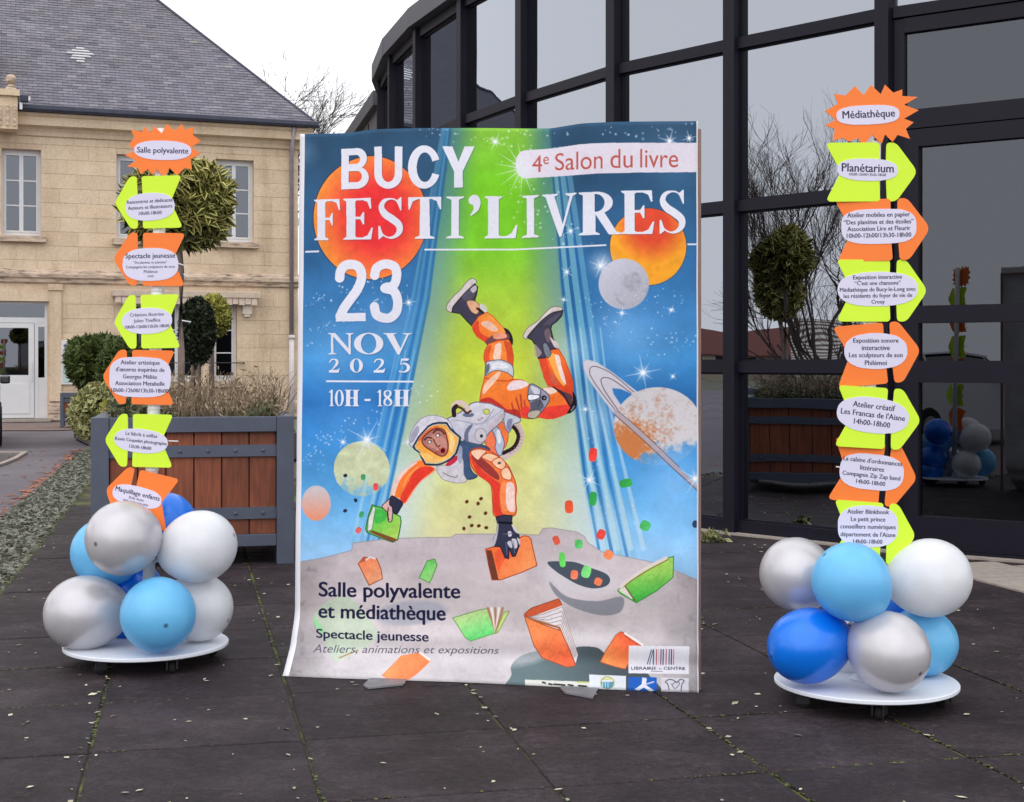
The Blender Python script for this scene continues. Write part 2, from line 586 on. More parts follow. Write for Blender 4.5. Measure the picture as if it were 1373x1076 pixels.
def cloud(name, P, N, size, mat, rng, aspect=(2.2, 1.0), tone=None, parent=None, fold=0.25, out=0.6, up=0.0):
    """many small folded leaves: P centres, N outward directions"""
    n = len(P)
    d = N * out + rng.normal(size=(n, 3)) * (1 - out * 0.5)
    d[:, 2] += up
    d /= np.linalg.norm(d, axis=1)[:, None] + 1e-9
    r = rng.normal(size=(n, 3))
    s = np.cross(d, r)
    s /= np.linalg.norm(s, axis=1)[:, None] + 1e-9
    nn = np.cross(s, d)
    sz = size * rng.uniform(0.65, 1.3, size=(n, 1))
    L, W = sz * aspect[0] * 0.5, sz * aspect[1] * 0.5
    A = P - d * L
    T = P + d * L + nn * L * 0.25
    C = P + nn * W * fold * -1
    Lf = P + s * W
    Rt = P - s * W
    V = np.stack([A, Lf, C, Rt, T], axis=1).reshape(-1, 3)
    o5 = np.arange(n)[:, None] * 5
    tri = np.concatenate([o5 + np.array([[0, 1, 2]]), o5 + np.array([[1, 4, 2]]), o5 + np.array([[0, 2, 3]]), o5 + np.array([[2, 4, 3]])], axis=1).reshape(-1, 3)
    me = bpy.data.meshes.new(name)
    me.vertices.add(len(V)); me.vertices.foreach_set("co", V.astype(np.float32).ravel())
    me.loops.add(tri.size); me.loops.foreach_set("vertex_index", tri.astype(np.int32).ravel())
    me.polygons.add(len(tri)); me.polygons.foreach_set("loop_start", np.arange(0, tri.size, 3, dtype=np.int32))
    uvx = np.array([0.6, 1.0, 0.0, 1.0, 0.6])
    lay = me.uv_layers.new(name="UVMap")
    uv = np.zeros((tri.size, 2), np.float32)
    uv[:, 0] = uvx[tri.ravel() % 5]
    lay.data.foreach_set("uv", uv.ravel())
    at_ = me.attributes.new("tone", 'FLOAT', 'POINT')
    tn = rng.random(n) if tone is None else np.clip(tone + rng.normal(size=n) * 0.2, 0, 1)
    at_.data.foreach_set("value", np.repeat(tn, 5).astype(np.float32))
    me.update(calc_edges=True)
    me.materials.append(mat)
    o = bpy.data.objects.new(name, me)
    return link(o, parent)


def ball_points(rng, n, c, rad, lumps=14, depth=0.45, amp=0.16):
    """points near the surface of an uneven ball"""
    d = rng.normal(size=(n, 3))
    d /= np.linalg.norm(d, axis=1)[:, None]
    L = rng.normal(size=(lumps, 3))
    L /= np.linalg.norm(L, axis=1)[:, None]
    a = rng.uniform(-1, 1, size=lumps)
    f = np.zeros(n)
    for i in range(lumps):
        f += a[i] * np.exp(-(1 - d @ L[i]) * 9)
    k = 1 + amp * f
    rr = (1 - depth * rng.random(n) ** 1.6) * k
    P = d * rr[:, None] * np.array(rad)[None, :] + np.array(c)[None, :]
    tone = np.clip(0.35 + 0.9 * (f * 0.5 + (rr / k - 1 + depth) / depth * 0.4), 0, 1)  # inner leaves get a darker tone: the crown's inner shade put into colour
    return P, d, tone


# pebbles of the gutter strip, chips and leaves lying about
rng = np.random.default_rng(11)
n = 8000
u = U0 - 0.5 + rng.random(n) * 0.48
v = 4 + rng.random(n) ** 0.9 * 18
P = np.stack([EU.x * u + EV.x * v, EU.y * u + EV.y * v, np.full(n, -0.011)], 1)
Nn = rng.normal(size=(n, 3)) * np.array([0.25, 0.25, 0.04]) + np.array([0.9, 0.1, 0.0])
o = cloud("gutter_pebbles", P, Nn, 0.034, leaf_mat("pebble", (78, 80, 68), (134, 134, 122), (158, 158, 146), 0.5, 0.9), rng, (1.7, 1.0), parent=None, out=1.0)
tag(o, "rough grey pebbles filling the strip beside the road", "gravel", kind="stuff")


def flecks(name, n, ufun, size, mat, seed, label, cat):
    r = np.random.default_rng(seed)
    P = ufun(r, n)
    D = np.stack([np.cos(r.random(n) * 6.28), np.sin(r.random(n) * 6.28), r.normal(size=n) * 0.05], 1)
    m = n
    s = np.stack([-D[:, 1], D[:, 0], r.normal(size=m) * 0.12], 1)
    sz = size * r.uniform(0.4, 1.5, size=(m, 1))
    A = P - D * sz; B = P + s * sz * 0.6; C = P + D * sz; E = P - s * sz * 0.55
    B[:, 2] += 0.002; C[:, 2] += 0.15 * sz[:, 0] * r.random(m)
    V = np.stack([A, B, C, E], 1).reshape(-1, 3)
    me = bpy.data.meshes.new(name)
    me.from_pydata(V.tolist(), [], (np.arange(m)[:, None] * 4 + np.arange(4)[None, :]).tolist())
    a = me.attributes.new("tone", 'FLOAT', 'POINT')
    a.data.foreach_set("value", np.repeat(r.random(m), 4).astype(np.float32))
    me.uv_layers.new(name="UVMap")
    me.materials.append(mat)
    o = link(bpy.data.objects.new(name, me))
    return tag(o, label, cat, kind="stuff")


def plaza_pts(r, n):
    u = U0 + r.random(n) ** 1.5 * 6
    v = 3.6 + r.random(n) ** 1.2 * 8
    k = r.random(n) < 0.35                     # many chips gather in the joints
    u = np.where(k, U0 + np.round((u - U0) / PITCH) * PITCH + r.normal(size=n) * 0.03, u)
    return np.stack([EU.x * u + EV.x * v, EU.y * u + EV.y * v, np.full(n, 0.003)], 1)


def road_pts(r, n):
    u = U0 - 0.54 - np.abs(r.normal(size=n)) * 0.07 - (r.random(n) < 0.25) * r.random(n) * 1.6
    v = 9 + r.random(n) * 14
    return np.stack([EU.x * u + EV.x * v, EU.y * u + EV.y * v, np.full(n, -0.028)], 1)


flecks("pale_chips", 950, plaza_pts, 0.011, leaf_mat("pale_chip", (140, 136, 116), (206, 204, 176), (206, 204, 176), 1.0), 3,
       "pale yellowish leaf chips scattered over the dark paving", "debris")
flecks("fallen_leaves", 520, road_pts, 0.04, L_DEAD, 4, "orange brown fallen leaves along the road edge", "leaves")


def moss_pts(r, n):
    u = U0 + np.round(r.random(n) * 7) * PITCH + r.normal(size=n) * 0.004
    v = 3.9 + r.random(n) * 7
    k = r.random(n) < 0.45
    v2 = V0 + np.round((v - V0) / PITCH) * PITCH + r.normal(size=n) * 0.004
    u2 = U0 + r.random(n) * 5
    u = np.where(k, u2, u)
    v = np.where(k, v2, v)
    keep = (np.sin(u * 3.1 + v * 1.7) + np.sin(v * 2.3 - u * 0.9) + r.normal(size=n) * 0.5) > 0.35
    P = np.stack([EU.x * u + EV.x * v, EU.y * u + EV.y * v, np.full(n, -0.001)], 1)
    e = r.random(n) < 0.3                       # the left edge of the plaza is the mossiest
    P2 = np.stack([EU.x * (U0 + r.normal(size=n) * 0.02) + EV.x * (v * 1.6), EU.y * (U0) + EV.y * (v * 1.6), np.full(n, 0.0)], 1)
    P[e] = P2[e]
    P[~(keep | e)] += np.array([0, 0, -0.05])
    return P


flecks("moss", 14000, moss_pts, 0.0065, leaf_mat("moss_tuft", (50, 54, 26), (98, 106, 44), (98, 106, 44), 1.0), 9,
       "yellow green moss growing in the paving joints", "moss")

# ------------------------------------------------------------------ stone town building on the left
BA = math.atan2(2.34, 6.3)
town = empty("stone_building", (-11.26, 32.3, 0), BA, "beige two storey stone building with steep slate roof and white windows", "building")
OPEN = [(-0.35, 0.50, 4.22, 6.2), (2.17, 3.05, 4.22, 6.2), (4.47, 5.37, 4.22, 6.2),
        (-1.55, 0.64, 0.0, 2.72), (2.45, 4.16, 0.88, 2.78), (4.40, 4.97, 0.88, 2.78),
        (-2.9, -2.05, 4.22, 6.2), (-5.4, -4.5, 4.22, 6.2), (-8, -7.1, 4.22, 6.2), (-5.4, -4.5, 0.9, 2.8), (-8, -7.1, 0.9, 2.8)]
A0, A1 = -12.0, 6.45
# wall backing built from columns and lintel pieces round the openings
xs = sorted({A0, A1} | {o[0] for o in OPEN} | {o[1] for o in OPEN})
wb = MB()
for xa, xb in zip(xs, xs[1:]):
    holes = sorted([(o[2], o[3]) for o in OPEN if o[0] <= xa + 1e-6 and o[1] >= xb - 1e-6])
    z = -0.3
    for (h0, h1) in holes + [(7.0, 7.0)]:
        if h0 > z:
            wb.box(xa, xb, 0.012, 0.42, z, h0)
        z = h1
wb.box(A1 - 0.42, A1, 0.42, 9, -0.3, 7.0)
wb.box(A0, A0 + 0.42, 0.42, 9, -0.3, 7.0)
wb.box(A0, A1, 8.6, 9, -0.3, 7.0)
wb.build("wall", STONE, town)
MB().box(A0 + 0.45, A1 - 0.45, 3.0, 3.1, 0, 6.9).build("inner_wall", INTERIOR, town)
MB().box(A0 + 0.45, A1 - 0.45, 0.45, 3.0, 3.1, 3.3).build("upper_floor", INTERIOR, town)
# ashlar blocks
rb = random.Random(2)
COURSE = 0.332
for ci in range(21):
    z0, z1 = ci * COURSE + 0.02, (ci + 1) * COURSE + 0.02
    if z1 > 6.72 or (3.12 < (z0 + z1) / 2 < 3.45):
        continue
    segs = [(-2.05, A1)]
    for (oa, ob, h0, h1) in OPEN:
        if h1 <= z0 + 0.02 or h0 >= z1 - 0.02:
            continue
        ns = []
        for (sa, sb) in segs:
            if ob <= sa or oa >= sb:
                ns.append((sa, sb)); continue
            if oa > sa: ns.append((sa, oa))
            if ob < sb: ns.append((ob, sb))
        segs = ns
    for (sa, sb) in segs:
        x = sa
        first = True
        while x < sb - 1e-4:
            L = rb.uniform(0.72, 1.12) * (0.55 if first and ci % 2 else 1)
            first = False
            xe = x + L
            if sb - xe < 0.3:
                xe = sb
            box_piece("stone_block", x + 0.003, xe - 0.003, -rb.uniform(0.0, 0.004), 0.05, z0 + 0.004, z1 - 0.004, STONE, town, "stone")
            x = xe


def profile(name, prof, x0, x1, mat):
    """horizontal moulding: prof is (y, z) outline, run along the facade"""
    m = MB()
    nn = len(prof)
    vs = [(x0, p[0], p[1]) for p in prof] + [(x1, p[0], p[1]) for p in prof]
    fs = [tuple(range(nn)), tuple(reversed(range(nn, 2 * nn)))] + [(i, nn + i, nn + (i + 1) % nn, (i + 1) % nn) for i in range(nn)]
    m.add(vs, fs)
    return m.build(name, mat, town)


profile("cornice", [(-0.006, 6.5), (-0.06, 6.52), (-0.08, 6.6), (-0.12, 6.66), (-0.12, 6.69), (-0.3, 6.72), (-0.32, 6.9), (-0.37, 6.94), (-0.38, 6.99), (0.4, 6.99), (0.4, 6.5)], 0.0 - 0.15, 6.75, STONE)
profile("cornice", [(-0.006, 6.5), (-0.06, 6.52), (-0.08, 6.6), (-0.12, 6.66), (-0.12, 6.69), (-0.3, 6.72), (-0.32, 6.9), (-0.37, 6.94), (-0.38, 6.99), (0.4, 6.99), (0.4, 6.5)], A0 - 0.3, -1.6, STONE)
profile("gutter", [(-0.5, 7.0), (-0.53, 7.05), (-0.53, 7.13), (-0.49, 7.15), (-0.34, 7.15), (-0.34, 7.0)], -0.1, 6.85, ZINC)
profile("string_course", [(-0.008, 3.14), (-0.05, 3.17), (-0.06, 3.24), (-0.11, 3.28), (-0.11, 3.36), (-0.05, 3.43), (-0.01, 3.47), (0.1, 3.47), (0.1, 3.14)], A0 - 0.05, A1 + 0.05, MOULD)
profile("plinth", [(-0.06, 0.0), (-0.06, 0.36), (-0.01, 0.42), (0.1, 0.42), (0.1, 0.0)], 0.66, A1 + 0.03, MOULD)
for (oa, ob, h0, h1) in OPEN:
    if h0 > 4:
        box_piece("window_sill", oa - 0.1, ob + 0.1, -0.13, 0.2, h0 - 0.14, h0 - 0.005, MOULD, town, "mould")
# door case pilaster and hood
for xa in (0.68, -1.95):
    box_piece("door_pilaster", xa, xa + 0.26, -0.07, 0.1, 0.44, 2.98, STONE, town, "stone")
    box_piece("door_pilaster_capital", xa - 0.03, xa + 0.29, -0.1, 0.1, 2.985, 3.13, STONE, town, "stone")
box_piece("door_lintel", -1.69, 0.68, -0.05, 0.1, 2.73, 3.0, STONE, town, "stone")


def window(oa, ob, h0, h1, rows, cols=2, behind=ROOM_GREY):
    yb = 0.2
    fr = MB()
    w, d = 0.055, 0.06
    fr.box(oa, oa + w, yb, yb + d, h0, h1); fr.box(ob - w, ob, yb, yb + d, h0, h1)
    fr.box(oa + w, ob - w, yb, yb + d, h0, h0 + 0.09); fr.box(oa + w, ob - w, yb, yb + d, h1 - w - 0.03, h1)
    f = fr.build("window", WHITE_PVC, town)
    cw = (ob - oa - 2 * w) / cols
    for c in range(cols):
        x0 = oa + w + c * cw
        x1 = x0 + cw
        s = MB()
        q = 0.045
        zb, zt = h0 + 0.09, h1 - w - 0.03
        s.box(x0, x0 + q, yb - 0.012, yb + 0.04, zb, zt); s.box(x1 - q, x1 - 0.002, yb - 0.012, yb + 0.04, zb, zt)
        s.box(x0 + q, x1 - q, yb - 0.012, yb + 0.04, zb, zb + q); s.box(x0 + q, x1 - q, yb - 0.012, yb + 0.04, zt - q, zt)
        rh = (zt - zb - 2 * q) / rows
        for r_ in range(1, rows):
            s.box(x0 + q, x1 - q, yb - 0.005, yb + 0.02, zb + q + rh * r_ - 0.014, zb + q + rh * r_ + 0.014)
        s.build("sash", WHITE_PVC, f)
        for r_ in range(rows):
            za = zb + q + rh * r_ + 0.01
            MB().box(x0 + q - 0.005, x1 - q + 0.005, yb + 0.021, yb + 0.026, za, za + rh - 0.02).build("pane", PANE_HOUSE, f)
    if behind is not None:
        MB().box(oa + 0.02, ob - 0.02, 0.5, 0.51, h0, h1).build("blind", behind, f)


CURTAIN = simple("dark_curtain", (44, 40, 46), 0.9, 0, 0.4, 4, 0.0)
for o_ in OPEN[:3] + OPEN[6:9]:
    window(*o_, 3)
window(2.45, 4.16, 0.88, 2.78, 3, 3, CURTAIN)
window(4.40, 4.97, 0.88, 2.78, 3, 1, CURTAIN)
for o_ in OPEN[9:]:
    window(*o_, 3)
box_piece("window_sill", 2.38, 5.05, -0.12, 0.2, 0.74, 0.875, MOULD, town, "mould")
# white double door with side lights
dr = MB()
dr.box(-1.55, 0.64, 0.12, 0.2, 2.24, 2.36); dr.box(-1.55, 0.64, 0.12, 0.2, 2.66, 2.72)
dr.box(0.58, 0.64, 0.12, 0.2, 0.05, 2.24); dr.box(-1.55, -1.49, 0.12, 0.2, 0.05, 2.24)
dr.box(0.58, 0.64, 0.12, 0.2, 2.36, 2.66); dr.box(-1.55, -1.49, 0.12, 0.2, 2.36, 2.66)
dr.box(0.36, 0.44, 0.12, 0.2, 0.05, 2.24)
dr.box(0.44, 0.58, 0.13, 0.19, 0.05, 0.98); dr.box(0.44, 0.58, 0.13, 0.19, 2.15, 2.24)
door = dr.build("door", WHITE_PVC, town)
lf = MB()
lf.box(-0.55, 0.35, 0.1, 0.16, 0.06, 0.92); lf.box(-0.55, -0.43, 0.1, 0.16, 0.92, 2.23); lf.box(0.23, 0.35, 0.1, 0.16, 0.92, 2.23)
lf.box(-0.43, 0.23, 0.1, 0.16, 0.92, 1.04); lf.box(-0.43, 0.23, 0.1, 0.16, 2.12, 2.23); lf.box(-0.45, 0.25, 0.085, 0.1, 0.16, 0.84)
lf.build("door_leaf", WHITE_PVC, door)
MB().box(-0.43, 0.23, 0.13, 0.135, 1.04, 2.12).build("pane", PANE_HOUSE, door)
MB().box(0.44, 0.58, 0.15, 0.155, 0.98, 2.15).build("pane", PANE_HOUSE, door)
MB().box(-1.49, 0.58, 0.15, 0.155, 2.36, 2.66).build("pane", PANE_HOUSE, door)
MB().box(-1.4, -0.56, 0.1, 0.16, 0.06, 2.23).build("door_leaf", WHITE_PVC, door)
MB().box(0.26, 0.29, 0.02, 0.05, 0.9, 1.35).box(0.265, 0.285, 0.05, 0.1, 0.93, 0.96).box(0.265, 0.285, 0.05, 0.1, 1.29, 1.32).build("handle", WHITE_PVC, door)
MB().box(-1.7, 0.7, -0.25, 0.2, -0.02, 0.045).build("door_step", CONCRETE, town)
# awning box with scalloped valance
MB().box(2.05, 5.48, -0.3, -0.02, 2.86, 3.02).build("awning_box", simple("awning_cream", (196, 178, 160), 0.7), town, bevel=0.02)
sc_ = MB()
for i in range(22):
    x0 = 2.12 + i * 0.15
    sc_.box(x0, x0 + 0.135, -0.27, -0.26, 2.72 - (0.02 if i % 2 else 0), 2.86)
sc_.build("awning_valance", simple("awning_cloth", (206, 186, 172), 0.9, 0, 0.2, 12), town)
MB().box(5.08, 5.3, -0.16, -0.01, 2.48, 2.76).box(5.12, 5.26, -0.15, -0.01, 2.42, 2.478).build("alarm_box", simple("alarm_cream", (206, 194, 180), 0.6), town, bevel=0.015)
MB().tube([(2.3, -0.09, 1.32), (5.12, -0.09, 1.32)], 0.014, 6).tube([(5.12, -0.09, 1.32), (5.12, 0.03, 1.32)], 0.02, 6).build("window_rail", BLACK_PLASTIC, town)
# downpipe
MB().tube([(6.27, -0.4, 7.0), (6.27, -0.1, 6.45), (6.27, -0.09, 2.0)], 0.055, 10).build("downpipe", simple("zinc_pipe", (150, 140, 146), 0.5, 0.3, 0.15), town, smooth=True)
MB().tube([(6.27, -0.09, 1.995), (6.27, -0.09, 0.0)], 0.065, 10).tube([(6.27, -0.09, 1.99), (6.27, -0.09, 1.9)], 0.08, 10).build("downpipe", simple("white_pipe", (208, 202, 204), 0.5, 0, 0.1), town, smooth=True)
# roof
EX0, EX1, EY0, EZ, T = A0 - 0.35, 6.8, -0.36, 7.13, 1.03
DEPTH = 9.6
half = DEPTH / 2
ridge = EZ + half * T
rf = [(EX0, EY0, EZ), (EX1, EY0, EZ), (EX1, EY0 + DEPTH, EZ), (EX0, EY0 + DEPTH, EZ), (EX0 + half, EY0 + half, ridge), (EX1 - half, EY0 + half, ridge)]
roof = mesh_obj("roof", rf, [(0, 1, 5, 4), (1, 2, 5), (2, 3, 4, 5), (3, 0, 4), (3, 2, 1, 0)], simple("roof_deck", (70, 70, 80), 0.8), town)
nrm = Vector((0, -T, 1)).normalized()
slope = Vector((0, 1, T)).normalized()
row, wd = 0.108, 0.22
vs, fs, tones = [], [], []
rr = random.Random(8)
VENT = None
for i in range(int(math.hypot(half, half * T) / row)):
    d0 = i * row
    y0 = d0 * slope.y
    xl, xr = max(EX0 + y0, -3.2), EX1 - y0
    x = xl - (0.11 if i % 2 else 0)
    while x < xr:
        xa, xb = max(x + 0.003, xl), min(x + wd - 0.003, xr)
        if xb - xa > 0.01:
            dd = rr.uniform(-0.006, 0.006)
            A = Vector((0, EY0, EZ)) + slope * (d0 + dd) + nrm * (0.018 + rr.uniform(0, 0.004))
            B = Vector((0, EY0, EZ)) + slope * (d0 + row * 1.15) + nrm * 0.006
            C = A - nrm * 0.013
            k = len(vs)
            vs += [(xa, A.y, A.z), (xb, A.y, A.z), (xb - 0.0, B.y, B.z), (xa, B.y, B.z), (xa, C.y, C.z), (xb, C.y, C.z)]
            fs += [(k, k + 1, k + 2, k + 3), (k + 4, k + 5, k + 1, k)]
            tones += [min(1, max(0, rr.gauss(0.5, 0.16)))] * 6
        x += wd
so = mesh_obj("slate_courses", vs, fs, SLATE, roof)
so.data.attributes.new("tone", 'FLOAT', 'POINT').data.foreach_set("value", np.array(tones, np.float32))
so["kind"] = "stuff"
MB().tube([(EX1, EY0, EZ + 0.02), (EX1 - half, EY0 + half, ridge + 0.03)], 0.035, 6).build("hip_capping", ZINC, roof)
MB().tube([(EX0, EY0, EZ + 0.02), (EX0 + half, EY0 + half, ridge + 0.03)], 0.035, 6).build("hip_capping", ZINC, roof)
# white painted slates of the little roof vent
vm = MB()
WHITE_SLATE = simple("white_slate", (196, 196, 200), 0.6)
for k, (w0, w1) in enumerate([(-0.09, 0.12), (-0.2, 0.24), (-0.32, 0.34), (-0.2, 0.26), (-0.24, 0.12), (-0.1, 0.1)][::-1]):
    vx, d0 = 1.42, 1.82 + k * row
    a_ = Vector((0, EY0, EZ)) + slope * d0 + nrm * 0.05
    b_ = Vector((0, EY0, EZ)) + slope * (d0 + row * 0.75) + nrm * 0.03
    c_ = a_ - nrm * 0.03
    vm.add([(vx + w0, a_.y, a_.z), (vx + w1, a_.y, a_.z), (vx + w1 * 0.8, b_.y, b_.z), (vx + w0 * 0.8, b_.y, b_.z), (vx + w0, c_.y, c_.z), (vx + w1, c_.y, c_.z)], [(0, 1, 2, 3), (4, 5, 1, 0)])
vm.build("roof_vent", WHITE_SLATE, roof)
# dormer console at the left edge: grooved pier with scroll and ball
dm = MB().box(-1.5, -0.02, -0.62, 0.2, 6.55, 7.28)
dm.box(-1.55, 0.02, -0.7, 0.2, 7.285, 7.42)
dormer = dm.build("dormer", STONE, town)
for k in range(6):
    box_piece("flute", -0.12 - k * 0.15, -0.05 - k * 0.15, -0.66, -0.621, 6.62, 7.06, MOULD, dormer, "mould")
MB().box(-1.5, -0.62, -0.5, 2.0, 7.425, 8.9).build("dormer_front", MOULD, dormer)
bm_ = bmesh.new()
bmesh.ops.create_uvsphere(bm_, u_segments=14, v_segments=10, radius=0.12)
me_ = bpy.data.meshes.new("ball"); bm_.to_mesh(me_); bm_.free(); me_.materials.append(MOULD)
bo = bpy.data.objects.new("ball_finial", me_); bo.location = (-0.16, -0.56, 7.66); link(bo, dormer)
MB().lathe([(0.14, 7.425), (0.1, 7.5), (0.06, 7.55), (0.09, 7.57)], 12, Matrix.Translation((-0.16, -0.56, 0))).build("ball_base", MOULD, dormer)
sl = empty("floodlight", town.matrix_world @ Vector((0.12, -0.62, 7.2)), BA, "small black floodlight with white lens beside the stone dormer", "floodlight")
bpy.context.view_layer.update()
sl.location = Matrix.Translation(town.location) @ Matrix.Rotation(BA, 4, 'Z') @ Vector((0.12, -0.6, 7.16))
MB().box(-0.09, 0.08, -0.08, 0.05, 0.0, 0.16).build("housing", simple("navy_housing", (40, 42, 66), 0.5), sl, bevel=0.02)
MB().box(0.085, 0.13, -0.07, 0.03, 0.03, 0.13).build("lens", WHITE_PVC, sl, bevel=0.01)
MB().box(-0.1, -0.04, -0.03, 0.03, -0.16, -0.005).build("bracket", WHITE_PVC, sl)


def on_facade(a, y, z):
    v = Matrix.Rotation(BA, 4, 'Z') @ Vector((a, y, z))
    return v + town.location


nb = empty("notice_board", on_facade(1.27, -0.05, 0.82), BA, "white framed town map board on the stone wall beside the door", "notice board")
MB().box(-0.34, 0.34, -0.02, 0.02, 0, 1.02).build("frame", WHITE_PVC, nb, bevel=0.008)
MB().box(-0.3, 0.3, -0.026, -0.021, 0.05, 0.82).build("map_sheet", simple("map_print", (176, 196, 186), 0.5, 0, 0.25, 9, 0.0), nb)
MB().box(-0.28, 0.28, -0.027, -0.0215, 0.86, 0.92).build("title_strip", simple("map_title", (70, 84, 130), 0.5), nb)

# ------------------------------------------------------------------ curved glass media library on the right
lib = empty("glass_building", (0, 0, 0), 0, "curved building with dark framed reflective glass walls and grey roof band", "building")
PLAN = [(-1.70, 19.9), (-1.67, 18.5), (-1.396, 17.0), (-0.994, 15.6), (-0.458, 14.28), (0.131, 13.11), (0.885, 11.84), (1.72, 10.9), (2.64, 9.955)]
PLAN = [Vector((p[0], p[1], 0)) for p in PLAN]
TR = [0.05, 1.275, 2.505, 3.75, 4.93]
TH = [0.10, 0.085, 0.085, 0.085, 0.10]


def facet(p, q):
    d = (q - p)
    L = d.length
    d.normalize()
    n = Vector((d.y, -d.x, 0))              # towards the plaza
    if n.y > 0 and n.x > 0: n = -n
    M = Matrix(((d.x, -n.x, 0, p.x), (d.y, -n.y, 0, p.y), (0, 0, 1, 0), (0, 0, 0, 1)))   # x along, y inward, z up
    return M, L, n


for i in range(len(PLAN) - 1):
    M, L, n = facet(PLAN[i], PLAN[i + 1])
    for k, (z, h) in enumerate(zip(TR, TH)):
        MB().box(0.055, L - 0.055, -0.05, 0.06, z - h / 2, z + h / 2, M).build("transom", DARK_FRAME, lib)
    for k in range(4):
        za, zb = TR[k] + TH[k] / 2, TR[k + 1] - TH[k + 1] / 2
        MB().box(0.05, L - 0.05, 0.0, 0.006, za - 0.01, zb + 0.01, M).build("pane", PANE_TINT, lib)
        g = MB()
        for (x0, x1, z0, z1) in ((0.055, 0.075, za, zb), (L - 0.075, L - 0.055, za, zb), (0.075, L - 0.075, za, za + 0.015), (0.075, L - 0.075, zb - 0.015, zb)):
            g.box(x0, x1, -0.012, -0.001, z0, z1, M)
        g.build("glazing_bead", DARK_FRAME, lib)
    MB().box(-0.02, L + 0.02, -0.16 - 0.002 * (i % 2), 0.3, 4.985, 5.195 + 0.002 * (i % 2), M).build("roof_band", FASCIA, lib)
    MB().box(0, L, -0.13, -0.05, -0.01, 0.012, M).build("kerb_strip", CONCRETE, lib)
for i, p in enumerate(PLAN):
    q = PLAN[min(i + 1, len(PLAN) - 1)] - PLAN[max(i - 1, 0)]
    a = math.atan2(q.y, q.x)
    M = Matrix.Translation(p) @ Matrix.Rotation(a, 4, 'Z')
    MB().box(-0.055, 0.055, -0.09, 0.09, 0.0, 4.984, M).build("mullion", DARK_FRAME, lib, bevel=0.004)
# entrance: facet with two door leaves under a top light
DP = PLAN[-1]
dd = Vector((0.818, -0.575, 0)).normalized()
DQ = DP + dd * 5.2
M, L, n = facet(DP, DQ)


def dbox(name, x0, x1, y0, y1, z0, z1, mat, parent, **k):
    return MB().box(x0, x1, y0, y1, z0, z1, M).build(name, mat, parent, **k)


def leaf_door(x0, x1, hinge_left):
    d = MB()
    q = 0.10
    d.box(x0, x0 + q, -0.05, 0.03, 0.03, 2.92, M); d.box(x1 - q, x1, -0.05, 0.03, 0.03, 2.92, M)
    for (z0, z1) in ((0.03, 0.25), (1.17, 1.32), (1.58, 1.70), (2.80, 2.92)):
        d.box(x0 + q, x1 - q, -0.05, 0.03, z0, z1, M)
    dl = d.build("door", DARK_FRAME, lib)
    for (z0, z1) in ((0.25, 1.17), (1.32, 1.58), (1.70, 2.80)):
        MB().box(x0 + q - 0.01, x1 - q + 0.01, -0.006, 0.0, z0 - 0.01, z1 + 0.01, M).build("pane", PANE_DOOR, dl)
    hx = x1 - 0.05 if hinge_left else x0 + 0.05
    hb = MB().tube([M @ Vector((hx, -0.09, 0.9)), M @ Vector((hx, -0.09, 1.5))], 0.014, 8)
    hb.box(hx - 0.01, hx + 0.01, -0.085, -0.05, 0.93, 0.95, M).box(hx - 0.01, hx + 0.01, -0.085, -0.05, 1.45, 1.47, M)
    hb.build("handle", BLACK_PLASTIC, dl)


dbox("door_frame", 0.056, 0.13, -0.03, 0.06, 0.0, 3.70, DARK_FRAME, lib)
dbox("door_frame", 0.13, 5.1, -0.04, 0.06, 2.93, 3.06, DARK_FRAME, lib)
dbox("door_frame", 0.13, 5.1, -0.04, 0.06, 3.60, 3.70, DARK_FRAME, lib)
dbox("transom", 0.056, 5.1, -0.05, 0.06, 3.71, 3.79, DARK_FRAME, lib)
dbox("transom", 0.056, 5.1, -0.05, 0.06, 4.88, 4.98, DARK_FRAME, lib)
dbox("pane", 0.12, 2.5, 0.0, 0.006, 3.05, 3.61, PANE_DOOR, lib)
dbox("pane", 2.58, 5.1, 0.0, 0.006, 3.05, 3.61, PANE_DOOR, lib)
dbox("pane", 0.05, 2.5, 0.0, 0.006, 3.785, 4.885, PANE_TINT, lib)
dbox("pane", 2.58, 5.1, 0.0, 0.006, 3.785, 4.885, PANE_TINT, lib)
dbox("mullion", 2.49, 2.59, -0.06, 0.07, 0.0, 4.985, DARK_FRAME, lib)
dbox("door_sill", 0.056, 5.1, -0.12, 0.06, -0.01, 0.028, DARK_FRAME, lib)
leaf_door(0.135, 1.30, True)
leaf_door(1.31, 2.485, False)
leaf_door(2.60, 3.78, True)
leaf_door(3.79, 5.05, False)
dbox("roof_band", -0.02, 5.3, -0.16, 0.3, 4.986, 5.2, FASCIA, lib)
dbox("kerb_strip", 0.0, 5.2, -0.20, -0.121, -0.01, 0.014, CONCRETE, lib)
# interior
pts = PLAN + [DQ]
inn = [p + Vector((0.30, 0.22, 0)) for p in pts[:1]] + [p for p in pts[1:]]
back = [DQ + Vector((5, 6, 0)), Vector((6.0, 19.0, 0))]
fl = pts + [DQ + Vector((7, 8, 0)), Vector((7.5, 24.0, 0)), Vector((-0.6, 22.0, 0))]
mesh_obj("interior_floor", [(p.x + 0.12, p.y + 0.1, 0.004) for p in fl], [tuple(range(len(fl)))], INTERIOR, lib)
rm = MB()
nfl = len(fl)
rm.v = [(p.x + 0.06, p.y + 0.05, 4.99) for p in fl] + [(p.x + 0.06, p.y + 0.05, 5.1) for p in fl]
rm.f = [tuple(range(nfl)), tuple(reversed(range(nfl, 2 * nfl)))] + [(i, (i + 1) % nfl, nfl + (i + 1) % nfl, nfl + i) for i in range(nfl)]
rm.build("flat_roof", FASCIA, lib)  # unseen roof slab, added to keep the inside dark behind the glass
wm = MB()
